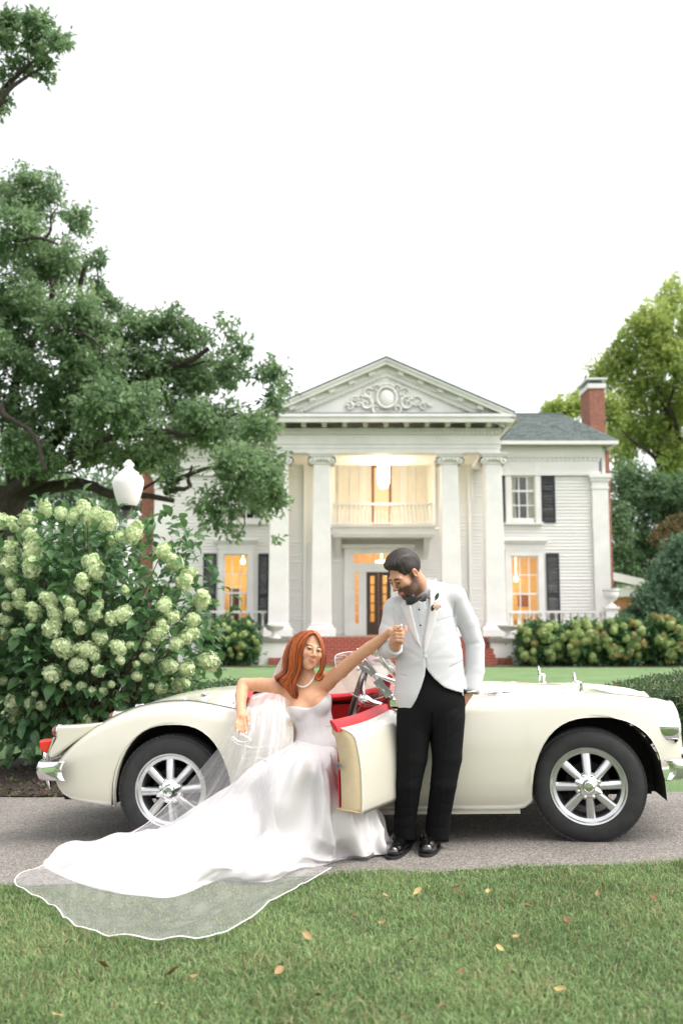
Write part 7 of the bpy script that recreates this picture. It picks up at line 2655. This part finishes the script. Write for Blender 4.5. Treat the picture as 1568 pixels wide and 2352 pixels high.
# her right side (left in the photo)
strands([
    [(722, 1454, 5.850), (712, 1457, 5.826), (701, 1470, 5.812), (694, 1490, 5.818), (691, 1512, 5.83), (688, 1535, 5.84), (682, 1560, 5.845), (684, 1584, 5.85), (676, 1603, 5.858)],
    [(720, 1453, 5.865), (704, 1455, 5.845), (690, 1472, 5.830), (684, 1498, 5.835), (682, 1520, 5.84), (678, 1545, 5.845), (668, 1570, 5.85), (676, 1592, 5.855), (673, 1604, 5.86)],
    [(719, 1450, 5.87), (698, 1453, 5.850), (680, 1472, 5.84), (673, 1500, 5.84), (672, 1525, 5.845), (668, 1548, 5.85), (655, 1568, 5.855), (662, 1580, 5.86), (668, 1596, 5.865)],
    [(717, 1449, 5.88), (692, 1452, 5.865), (672, 1474, 5.86), (663, 1502, 5.86), (660, 1528, 5.865), (656, 1548, 5.87), (645, 1556, 5.87), (640, 1562, 5.875), (650, 1572, 5.88)],
    [(714, 1448, 5.90), (688, 1453, 5.90), (666, 1476, 5.90), (656, 1505, 5.90), (654, 1530, 5.90), (650, 1545, 5.90), (640, 1553, 5.90), (637, 1556, 5.905), (643, 1564, 5.91)],
    [(710, 1448, 5.93), (686, 1455, 5.95), (664, 1480, 5.95), (656, 1510, 5.95), (656, 1535, 5.95), (654, 1552, 5.95), (648, 1562, 5.95), (650, 1572, 5.95), (656, 1580, 5.95)]], 230, .007, .0022, .0075, 3)
# her left side, tucked behind the cheek
strands([
    [(722, 1454, 5.850), (729, 1460, 5.830), (736, 1476, 5.842), (739, 1500, 5.862), (738, 1522, 5.878), (735, 1540, 5.88), (729, 1552, 5.878), (733, 1560, 5.878), (740, 1552, 5.88)],
    [(721, 1453, 5.865), (731, 1462, 5.850), (739, 1480, 5.862), (742, 1505, 5.875), (740, 1526, 5.885), (736, 1542, 5.885), (728, 1552, 5.88), (732, 1560, 5.88), (738, 1553, 5.88)],
    [(720, 1451, 5.88), (734, 1462, 5.875), (743, 1485, 5.89), (745, 1508, 5.90), (742, 1530, 5.90), (738, 1545, 5.90), (734, 1556, 5.895), (741, 1560, 5.89), (745, 1552, 5.89)],
    [(717, 1449, 5.91), (734, 1464, 5.92), (743, 1488, 5.93), (744, 1512, 5.93), (738, 1535, 5.93), (730, 1550, 5.93), (725, 1560, 5.92), (728, 1566, 5.92), (733, 1562, 5.92)]], 90, .005, .002, .006, 5)
wp(hs.build('hair_waves', HM, None, 60), bride)

# bodice ----------------------------------------------------------------------------
SAT = cloth_mat('ivory_satin', (.64, .622, .625), .34, 1200, .03, .05, 5, .05, .45)
S = Sculpt((-.42, 5.72, .38), (.12, 6.14, .92), .0042)
torso(S, .009)
S.ell(B(735, 1716, 5.93), (.160, .128, .10), .05)
sl, X, Y, Zz = S._slice(S.lo, S.lo + S.vox * (S.n - 1))
NECKL = BXZ([(560, 1900), (640, 1640), (655, 1628), (668, 1622), (682, 1621.5), (697, 1625), (710, 1626), (722, 1622), (735, 1612), (746, 1600), (753, 1597), (762, 1599), (775, 1606), (830, 1640), (900, 1900)])
d = poly_sd(NECKL, X[:, 0, :], Zz[0, 0, :][None, :])[:, None, :]
S.g = np.maximum(S.g, np.broadcast_to(d, S.g.shape)).astype(np.float32)
for pts in ([(690, 1628), (705, 1690)], [(730, 1625), (735, 1692)]):
    S.g += (.0025 * sstep(.004, 0, line_d(BXZ(pts), X[:, 0, :], Zz[0, 0, :][None, :])[:, None, :]) * (Y < YB)).astype(np.float32)
to_obj(S, 'bodice', SAT, bride, 2)

# skirt and train ----------------------------------------------------------------------
def gp_(px, py, h):
    return np.array(list(atg(px, py, h)))
def bp_(px, py, Y): return np.array(list(at(px, py, Y)))
g = 'g'
SKST = [
    [(772, 1684, 6.0), (800, 1735, 5.87), (838, 1800, 5.82), (882, 1860, 5.76), (g, 899, 1925, 0.07), (g, 908, 1952, 0.0)],
    [(768, 1690, 5.93), (790, 1738, 5.72), (816, 1808, 5.68), (852, 1872, 5.64), (g, 872, 1936, 0.07), (g, 890, 1962, 0.0)],
    [(762, 1695, 5.88), (776, 1742, 5.56), (794, 1830, 5.54), (820, 1896, 5.5), (g, 838, 1950, 0.05), (g, 858, 1970, 0.0)],
    [(752, 1698, 5.85), (762, 1745, 5.46), (768, 1830, 5.41), (776, 1910, 5.38), (g, 790, 1962, 0.04), (g, 812, 1978, 0.0)],
    [(740, 1698, 5.835), (742, 1746, 5.42), (742, 1830, 5.36), (742, 1915, 5.33), (g, 742, 1968, 0.05), (g, 752, 1988, 0.0)],
    [(728, 1696, 5.83), (722, 1746, 5.41), (712, 1835, 5.35), (704, 1925, 5.32), (g, 694, 1980, 0.05), (g, 690, 2002, 0.0)],
    [(716, 1694, 5.835), (691.2, 1746.4, 5.41), (666.8, 1838.4, 5.35), (652, 1930, 5.35), (g, 634, 1992, 0.06), (g, 622, 2027, 0.0)],
    [(708, 1691, 5.845), (656.9, 1744.3, 5.44), (615.1, 1839.8, 5.39), (600, 1930, 5.4), (g, 566, 1992, 0.08), (g, 548, 2030, 0.0)],
    [(702, 1688, 5.86), (628.6, 1744.2, 5.49), (571.4, 1841.2, 5.44), (g, 548, 1938, 0.17), (g, 510, 1992, 0.08), (g, 486, 2029, 0.0)],
    [(698, 1685, 5.875), (604.3, 1746.1, 5.54), (529.7, 1843.6, 5.49), (g, 496, 1942, 0.14), (g, 440, 2000, 0.07), (g, 400, 2064, 0.0)],
    [(695, 1683, 5.89), (584, 1748, 5.58), (494, 1846, 5.53), (g, 448, 1942, 0.13), (g, 370, 2002, 0.06), (g, 318, 2062, 0.0)],
    [(693, 1681, 5.9), (578, 1754, 5.61), (476, 1852, 5.56), (g, 408, 1940, 0.12), (g, 300, 1996, 0.05), (g, 232, 2047, 0.0)],
    [(692, 1680, 5.915), (572, 1760, 5.64), (458, 1857, 5.59), (g, 372, 1935, 0.11), (g, 236, 1984, 0.06), (g, 150, 2020, 0.0)],
    [(691, 1679, 5.93), (568, 1766, 5.67), (444, 1862, 5.615), (g, 348, 1927, 0.1), (g, 204, 1964, 0.07), (g, 98, 1992, 0.005)],
    [(690, 1678, 5.945), (564, 1772, 5.69), (434, 1867, 5.635), (g, 340, 1918, 0.09), (g, 210, 1944, 0.08), (g, 103, 1962, 0.035)],
    [(690, 1678, 5.96), (560, 1777, 5.715), (426, 1872, 5.65), (g, 344, 1911, 0.075), (g, 250, 1928, 0.07), (g, 165, 1947, 0.03)],
    [(690, 1678, 5.98), (557, 1782, 5.74), (418, 1875, 5.67), (g, 372, 1909, 0.06), (g, 310, 1913, 0.05), (g, 250, 1922, 0.015)]]
def stp_(p): return gp_(*p[1:]) if p[0] == 'g' else bp_(*p)
A = np.array([[stp_(p) for p in st] for st in SKST])            # stations x 6 x 3
NS, NT = 121, 56
tmp = np.array([spline(A[i], NT) for i in range(len(SKST))])    # along each fall line
SK = np.array([spline(tmp[:, j], NS) for j in range(NT)])     # rows j: waist -> hem
tt = np.linspace(0, 1, NT)[:, None]; ss_ = np.linspace(0, 1, NS)[None, :]
nx = np.gradient(SK, axis=0); ny = np.gradient(SK, axis=1)
nrm = np.cross(ny, nx); nrm /= np.linalg.norm(nrm, axis=2, keepdims=True) + 1e-9
flip = np.sign((nrm * np.array([0, -1, .6])).sum(2, keepdims=True)); nrm *= flip
def fold(c, w, amp, t0, t1, drift=0.0):
    x = ss_ - c - drift * tt
    return amp * np.exp(-(x / w) ** 2) * sstep(t0, t0 + .12, tt) * (1 - sstep(t1 - .12, t1, tt))
H = .013 * np.sin(ss_ * 58 + 3 * np.sin(tt * 4) + 2) * sstep(.0, .3, tt) * (1 - .6 * tt)
H += .015 * np.sin(ss_ * 31 + 4 * tt + 1.3 * np.sin(ss_ * 12)) * sstep(.1, .4, tt)
H += fold(.10, .020, .075, .25, 1.02, .04) + fold(.045, .016, .065, .30, 1.0, .03) + fold(.165, .018, .07, .35, 1.02, -.01) + fold(.225, .02, .03, .2, .9, -.02)
H += fold(.36, .03, .05, .12, .8, .05) + fold(.44, .02, .035, .25, 1.0, -.03) + fold(.52, .022, .05, .2, .95, .03) + fold(.60, .018, .03, .35, 1.0, .0)
H += fold(.68, .025, .035, .4, 1.0, -.05) + fold(.76, .02, .03, .45, 1.05, .02) + fold(.85, .02, .035, .4, 1.0, .0) + fold(.92, .016, .03, .5, 1.05, .0) - fold(.30, .03, .03, .1, .6, 0)
H -= fold(.48, .02, .03, .3, .95, 0) + fold(.56, .02, .025, .3, 1, 0) + fold(.13, .014, .03, .35, 1, 0) + fold(.20, .012, .03, .4, 1, 0)
rid = lambda x, p: 1 - np.abs(np.sin(x)) ** p
H += .042 * rid(ss_ * 19 + 2.2 * tt + .8 * np.sin(tt * 5), .55) * sstep(.12, .4, tt) * (1 - .55 * sstep(.75, 1, tt))
H += .040 * rid(ss_ * 33 - 3 * tt + 1.2 * np.sin(ss_ * 9), .6) * sstep(.35, .6, tt) * (1 - .4 * sstep(.9, 1, tt))
H += .026 * rid(tt * 15 + 4 * ss_ + 1.5 * np.sin(ss_ * 21), .7) * sstep(.55, .75, tt)
H -= .03
SK = SK + nrm * H[:, :, None]
gzv = np.vectorize(gz)
gg = gzv(SK[:, :, 0], SK[:, :, 1])
SK[:, :, 2] = np.maximum(SK[:, :, 2], gg + .012)
# rolled edge of the hem
last = SK[-1].copy(); last[:, 2] = np.maximum(gg[-1] + .004, last[:, 2] - .012)
rows = [[tuple(p) for p in r_] for r_ in SK] + [[tuple(p) for p in last]]
skm = MB(); skm.grid(rows)
so_ = skm.build('skirt', SAT, None, 180, solid=.004); wp(so_, bride)
md = so_.modifiers.new('sub', 'SUBSURF'); md.levels = md.render_levels = 1

# veil ---------------------------------------------------------------------------------------
def veil_mat():
    m, N, L, b = newmat('tulle_veil')
    b.inputs['Base Color'].default_value = (.86, .85, .86, 1); b.inputs['Roughness'].default_value = .7
    tr = N.new('ShaderNodeBsdfTransparent')
    tl = N.new('ShaderNodeBsdfTranslucent'); tl.inputs[0].default_value = (.86, .85, .86, 1)
    ad = N.new('ShaderNodeMixShader'); ad.inputs[0].default_value = .45
    L.new(b.outputs[0], ad.inputs[1]); L.new(tl.outputs[0], ad.inputs[2])
    at_ = N.new('ShaderNodeAttribute'); at_.attribute_name = 'Col'
    mx = N.new('ShaderNodeMixShader')
    L.new(at_.outputs['Fac'], mx.inputs[0]); L.new(tr.outputs[0], mx.inputs[1]); L.new(ad.outputs[0], mx.inputs[2])
    L.new(mx.outputs[0], N['Material Output'].inputs[0])
    return m


VM = veil_mat()
RIB = pmat('satin_ribbon', (.85, .84, .84), .4)
def sky_(X_, Y_):
    """height of the train under a point"""
    d = (SK[20:, :, 0] - X_) ** 2 + (SK[20:, :, 1] - Y_) ** 2
    k = np.argmin(d); j, i = divmod(k, NS)
    return SK[20 + j, i, 2] if d[j, i] < .0016 else -9
VS = [
    [(654, 1600, 5.84), (652, 1700, 5.54), (628, 1840, 5.38), (g, 664, 1952, .12), (g, 742, 1992, .03), (g, 760, 2004, .008)],
    [(640, 1603, 5.84), (634, 1700, 5.56), (604, 1850, 5.40), (g, 616, 1972, .12), (g, 670, 2018, .03), (g, 694, 2040, .015)],
    [(626, 1606, 5.84), (616, 1702, 5.58), (578, 1850, 5.43), (g, 556, 1985, .12), (g, 592, 2050, .035), (g, 626, 2074, .02)],
    [(612, 1611, 5.84), (600, 1702, 5.60), (556, 1850, 5.44), (g, 492, 1990, .12), (g, 504, 2085, .04), (g, 524, 2144, .03)],
    [(598, 1618, 5.83), (582, 1702, 5.63), (524, 1850, 5.49), (g, 430, 1988, .12), (g, 408, 2095, .045), (g, 404, 2160, .03)],
    [(586, 1626, 5.83), (566, 1702, 5.66), (496, 1850, 5.53), (g, 372, 1982, .12), (g, 306, 2085, .045), (g, 258, 2155, .03)],
    [(574, 1634, 5.83), (552, 1698, 5.70), (468, 1846, 5.57), (g, 318, 1972, .13), (g, 222, 2055, .045), (g, 170, 2128, .03)],
    [(562, 1641, 5.83), (538, 1698, 5.73), (442, 1842, 5.60), (g, 270, 1960, .13), (g, 160, 2025, .045), (g, 110, 2078, .03)],
    [(550, 1646, 5.83), (522, 1702, 5.76), (414, 1842, 5.63), (g, 226, 1950, .13), (g, 112, 2000, .05), (g, 34, 2027, .03)],
    [(540, 1648, 5.83), (506, 1712, 5.79), (384, 1850, 5.66), (g, 292, 1925, .11), (g, 185, 1960, .09), (g, 97, 1993, .02)]]
A = np.array([[stp_(p) for p in st] for st in VS])
NV, NU = 60, 90
tmp = np.array([spline(A[i], NV) for i in range(len(VS))])
VL = np.array([spline(tmp[:, j], NU) for j in range(NV)])
tt = np.linspace(0, 1, NV)[:, None]; uu_ = np.linspace(0, 1, NU)[None, :]
H = .016 * np.sin(uu_ * 34 + 2 * np.sin(tt * 3)) * sstep(0, .2, tt) * (1 - .7 * sstep(.5, .8, tt)) + .010 * np.sin(uu_ * 71 + tt * 5) * (1 - .5 * tt)
H += .012 * np.sin(tt * 46 + 5 * np.sin(uu_ * 9) + uu_ * 14) * sstep(.62, .8, tt) + .014 * (1 - np.abs(np.sin(uu_ * 26 + 3 * np.sin(tt * 11))) ** .6) * sstep(.6, .8, tt)
VL[:, :, 1] -= H * (1 - sstep(.45, .7, tt)); VL[:, :, 2] += np.abs(H) * .9 * sstep(.45, .7, tt)
for j in range(NV):
    if tt[j, 0] < .35: continue
    for i in range(NU):
        z = sky_(VL[j, i, 0], VL[j, i, 1])
        VL[j, i, 2] = max(VL[j, i, 2], z + .012, gz(VL[j, i, 0], VL[j, i, 1]) + .028)
SKF = SK.reshape(-1, 3)
for j in range(NV):
    for i in range(NU):
        d2 = (SKF[:, 0] - VL[j, i, 0]) ** 2 + (SKF[:, 2] - VL[j, i, 2]) ** 2
        m_ = d2 < .0012
        if m_.any(): VL[j, i, 1] = min(VL[j, i, 1], SKF[m_, 1].min() - .012) if tt[j, 0] < .5 else VL[j, i, 1]
for _ in range(3): VL[1:-1, 1:-1] = (VL[1:-1, 1:-1] * 2 + VL[:-2, 1:-1] + VL[2:, 1:-1] + VL[1:-1, :-2] + VL[1:-1, 2:]) / 6
vm = MB(); vm.grid([[tuple(p) for p in r_] for r_ in VL])
me = vm.mesh('veil', VM, 180)
# tulle reads whiter where its folds bunch up
gr_ = np.abs(np.gradient(H, axis=1)) * 40 + np.abs(np.gradient(H, axis=0)) * 10
fac = np.clip(.19 + .26 * gr_ + .30 * (1 - sstep(.05, .42, tt)) * sstep(1.0, .55, uu_) + .10 * np.exp(-((H / .006) ** 2)) * 0, .2, .72)
colour_attr(me, np.repeat(fac.reshape(-1, 1), 3, 1))
vo = link('veil', me); wp(vo, bride)
hem = [tuple(p + np.array([0, 0, .004])) for p in VL[-1]] + [tuple(p + np.array([0, 0, .003])) for p in VL[::-1, -1][1:38]]
rb = MB(); rb.tube(hem, .0027, 6, flat=(1, .5)); wp(rb.build('ribbon_edge', RIB, None, 60), vo)
# gathered upper layers near the arm with ribbon edge in loops
V2 = []
for (a, b_) in (((575, 1598), (545, 1668)), ((592, 1592), (566, 1690)), ((612, 1590), (590, 1712)), ((630, 1592), (612, 1730)), ((645, 1596), (640, 1748)), ((668, 1612), (694, 1748))):
    V2.append([np.array(list(at(a[0] + (b_[0] - a[0]) * t, a[1] + (b_[1] - a[1]) * t, 5.845 - .05 * math.sin(t * PI * .5) - .28 * t ** 1.5 * max(.2, (a[0] - 560) / 96)))) for t in np.linspace(0, 1, 7)])
V2 = np.array(V2)
t2 = np.array([spline(V2[i], 30) for i in range(len(V2))])
W2 = np.array([spline(t2[:, j], 40) for j in range(30)])
tt2 = np.linspace(0, 1, 30)[:, None]; u2 = np.linspace(0, 1, 40)[None, :]
H2 = .012 * np.sin(u2 * 30 + 2 * np.sin(tt2 * 4)) + .006 * np.sin(u2 * 13 + tt2 * 12)
W2[:, :, 1] -= .02 + H2
vm = MB(); vm.grid([[tuple(p) for p in r_] for r_ in W2])
me = vm.mesh('veil_gathers', VM, 180)
fac = np.clip(.46 + 14 * np.abs(np.gradient(H2, axis=1)) + .1 * (1 - tt2), .3, .85) * (1 - .97 * sstep(.6, 1.0, tt2)) * sstep(0, .10, u2) * (1 - .9 * sstep(.8, 1.0, u2))
colour_attr(me, np.repeat(fac.reshape(-1, 1), 3, 1))
vg = link('veil_gathers', me); wp(vg, bride)
rb = MB()
for pts in ([(557, 1687), (577, 1699), (565, 1704), (549, 1703), (536, 1693), (533, 1696), (547, 1709), (565, 1714), (579, 1717), (600, 1716), (616, 1713), (618, 1719), (605, 1725), (575, 1728), (560, 1732), (557, 1740), (566, 1743), (590, 1740), (618, 1747)],):
    P = [np.array(list(at(a, b_, 5.57 + .13 * (1 - min(1, max(0, (a - 530) / 90)))))) for a, b_ in pts]
    rb.tube([tuple(p) for p in spline(P, 80)], .0065, 6, flat=(1, .5))
wp(rb.build('ribbon_loops', RIB, None, 60), vg)
# the part that falls from the comb behind her hair
V3 = []
for (top, mid, bot) in (((690, 1457, 5.99), (664, 1500, 6.03), (640, 1570, 6.05)), ((684, 1458, 5.98), (658, 1500, 6.02), (632, 1566, 6.05)), ((678, 1462, 5.97), (652, 1502, 6.01), (628, 1560, 6.05)), ((674, 1467, 5.965), (648, 1508, 6.00), (624, 1562, 6.04)), ((672, 1474, 5.96), (646, 1520, 6.0), (630, 1580, 6.04))):
    V3.append(spline([tuple(at(*top[:2], top[2])), tuple(at(*mid[:2], mid[2])), tuple(at(*bot[:2], bot[2])), tuple(at(bot[0] + 10, bot[1] + 50, bot[2] + .03))], 16))
V3 = np.array(V3)
W3 = np.array([spline(V3[:, j], 24) for j in range(16)])
W3[:, :, 1] += .008 * np.sin(np.linspace(0, 26, 24))[None, :]
vm = MB(); vm.grid([[tuple(p) for p in r_] for r_ in W3])
me = vm.mesh('veil_back', VM, 180)
colour_attr(me, np.full((16 * 24, 3), .78))
wp(link('veil_back', me), bride)
# foreground grass: blades -------------------------------------------------------------------
TRAIN = [tuple(atg(*p))[:2] for p in ((95, 1974), (100, 1999), (165, 2024), (250, 2049), (318, 2062), (400, 2064), (486, 2029), (548, 2030), (622, 2027), (690, 2002), (752, 1988), (700, 1900), (300, 1900))]
VEILG = [tuple(atg(*p))[:2] for p in ((34, 2027), (110, 2078), (170, 2128), (258, 2155), (404, 2160), (524, 2144), (626, 2074), (694, 2040), (760, 2004), (600, 1950), (100, 1950))]


def grass(n, ymin, yfun, name, hmin, hmax, wid, label, mats, seed=1, over=.05):
    rg = np.random.default_rng(seed)
    Y = rg.uniform(ymin, 5.35, n * 3)
    X = rg.uniform(-1, 1, n * 3) * (.40 * Y + .25)
    edge = np.array([near_edge(x) for x in X]) + over * np.sin(X * 9) * .4 + rg.normal(0, .022, len(X))
    ok = Y < edge
    ok &= poly_sd(TRAIN, X, Y) > -.015
    X, Y = X[ok][:n], Y[ok][:n]
    m = len(X)
    Zg = np.array([gz(a, b) for a, b in zip(X, Y)])
    patch = np.sin(X * 5.3 + 2 * np.sin(Y * 4.1)) * np.sin(Y * 6.2 + X * 2.2)
    h = rg.uniform(hmin, hmax, m) * (1 + .3 * patch)
    h = np.where(poly_sd(VEILG, X, Y) < .01, h * .40, h)
    a = rg.uniform(0, 2 * PI, m); lean = rg.uniform(.2, 1.25, m)
    dx, dy = np.cos(a) * lean, np.sin(a) * lean
    b = rg.uniform(0, 2 * PI, m)
    wx, wy = np.cos(b) * wid * rg.uniform(.6, 1.2, m), np.sin(b) * wid * rg.uniform(.6, 1.2, m)
    P0 = np.stack([X, Y, Zg - .004], 1)
    W = np.stack([wx, wy, np.zeros(m)], 1)
    mid = P0 + np.stack([dx * h * .35, dy * h * .35, h * .62], 1)
    tip = P0 + np.stack([dx * h * .95, dy * h * .95, h * (1.05 - .28 * lean)], 1)
    V = np.stack([P0 - W, P0 + W, mid - W * .8, mid + W * .8, tip], 1).reshape(-1, 3)
    i = np.arange(m)[:, None] * 5
    F = np.concatenate([i + np.array([[0, 1, 3]]), i + np.array([[0, 3, 2]]), i + np.array([[2, 3, 4]])], 0)
    mi = np.tile((rg.random(m) < .12 + .14 * (patch > .35)).astype(int), 3)
    o = bpy.data.objects.new(name, np_mesh(name, V, F, mats, mi)); col.objects.link(o)
    tag(o, label, 'grass', None, 'stuff')


GRM = [leaf_mat('grass_blade', (.095, .190, .060), (.33, .46, .20), .55, .35, 1.6), leaf_mat('dry_grass_blade', (.20, .19, .08), (.38, .34, .19), .7, .2, 2.5)]
grass(135000, 2.55, None, 'grass', .020, .046, .0026, 'short green lawn grass in front of the drive', GRM)
# lawn beyond the drive: coarser tufts close to the hedge line
rg = np.random.default_rng(4)

sheet('turf', [[(x, a) for x in np.linspace(-4, 4, 40)] for a in (1.5, 2.5)] + [[(x, 2.5 + (near_edge(x) + .01 - 2.5) * t) for x in np.linspace(-4, 4, 40)] for t in (.25, .5, .75, 1)], pmat('turf_soil', (.05, .08, .03), .95, var=.5, scale=25, bump=.8, bscale=80, c2=(.085, .11, .045)), .003)
# fallen leaves on the grass --------------------------------------------------------------------
fm_ = [pmat('fallen_leaf_tan', (.30, .20, .09), .7, var=.35, scale=30), pmat('fallen_leaf_brown', (.16, .075, .035), .7, var=.35, scale=30), pmat('fallen_leaf_yellow', (.38, .30, .12), .7, var=.25, scale=30)]
fle = MB(); rows = []
for t, w in ((0, .02), (.15, .2), (.4, .3), (.65, .24), (.85, .1), (1, .01)):
    rows.append([(t - .5, -w, .10 * math.cos(t * 5) + w * .45), (t - .5, -w * .5, .10 * math.cos(t * 5) + w * .1), (t - .5, 0, .06 * math.cos(t * 5)), (t - .5, w * .5, .08 * math.cos(t * 5) + w * .15), (t - .5, w, .10 * math.cos(t * 5) + w * .5)])
fle.grid(rows)
FLEAF = [fle.mesh('fallen_leaf_%d' % i, fm_[i], 60) for i in range(3)]
fpos = [(885, 2057, 0), (1048, 2036, 1), (812, 2104, 1), (877, 2118, 0), (706, 2150, 0), (1118, 2121, 1), (1185, 2150, 0), (1148, 2178, 2), (1300, 2112, 1), (938, 2160, 1), (445, 2242, 0), (395, 2232, 1), (238, 2216, 1), (365, 2306, 2), (132, 2332, 2), (1285, 2272, 2), (1556, 2228, 2), (1214, 2080, 1), (958, 2048, 2), (1060, 2230, 1), (640, 2230, 0), (730, 2285, 1), (1440, 2160, 0), (1500, 2062, 1), (1372, 2052, 0), (1012, 2310, 0), (560, 2190, 2), (1120, 2046, 2)]
place = ['near the drive edge', 'in mid lawn', 'close to the lawn front']
for i, (px, py, k) in enumerate(fpos):
    p = atg(px, py, .046)
    s = random.uniform(.034, .056)
    o = link('fallen_leaf', FLEAF[k], None, None, p, (random.uniform(-.5, .5), random.uniform(-.5, .5), random.uniform(0, 6)), (s, s, s))
    colw = ('at the far left', 'below the train', 'below the bride', 'below the man', 'below the car sill', 'left of the front wheel', 'below the front wheel', 'at the far right')[int(np.searchsorted([250, 600, 850, 1050, 1200, 1290, 1480], px))]
    tag(o, '%s leaf %s, %s' % (('curled tan', 'curled brown', 'pale yellow')[k], place[0 if py < 2090 else 1 if py < 2200 else 2], colw), 'leaf', 'fallen leaves on the lawn')
# bark mulch chips and litter under the bush
rg = np.random.default_rng(5)
n = 2600
X = rg.uniform(-4.2, -.6, n); Y = np.array([far_edge(x) for x in X]) + rg.random(n) ** 1.3 * 1.6 + .0
Zg = np.array([gz(a, b) for a, b in zip(X, Y)]) + .016
P = np.stack([X, Y, Zg], 1); D = unit(n) * np.array([1, 1, .35]); D /= np.linalg.norm(D, axis=1, keepdims=True)
V, F = leaf_quads(P, D, unit(n) + np.array([0, 0, 1]), rg.uniform(.02, .06, n), rg.uniform(.01, .03, n))
o = bpy.data.objects.new('mulch_chips', np_mesh('mulch_chips', V, F, [leaf_mat('mulch_chip', (.03, .022, .016), (.16, .11, .075), .9, 0, 3), leaf_mat('weed_leaf', (.06, .11, .035), (.14, .2, .07), .6, .2, 3)], np.tile((rg.random(n) < .18).astype(int), 2))); col.objects.link(o)
tag(o, 'dark bark mulch and leaf litter under the hydrangea', 'mulch', None, 'stuff')
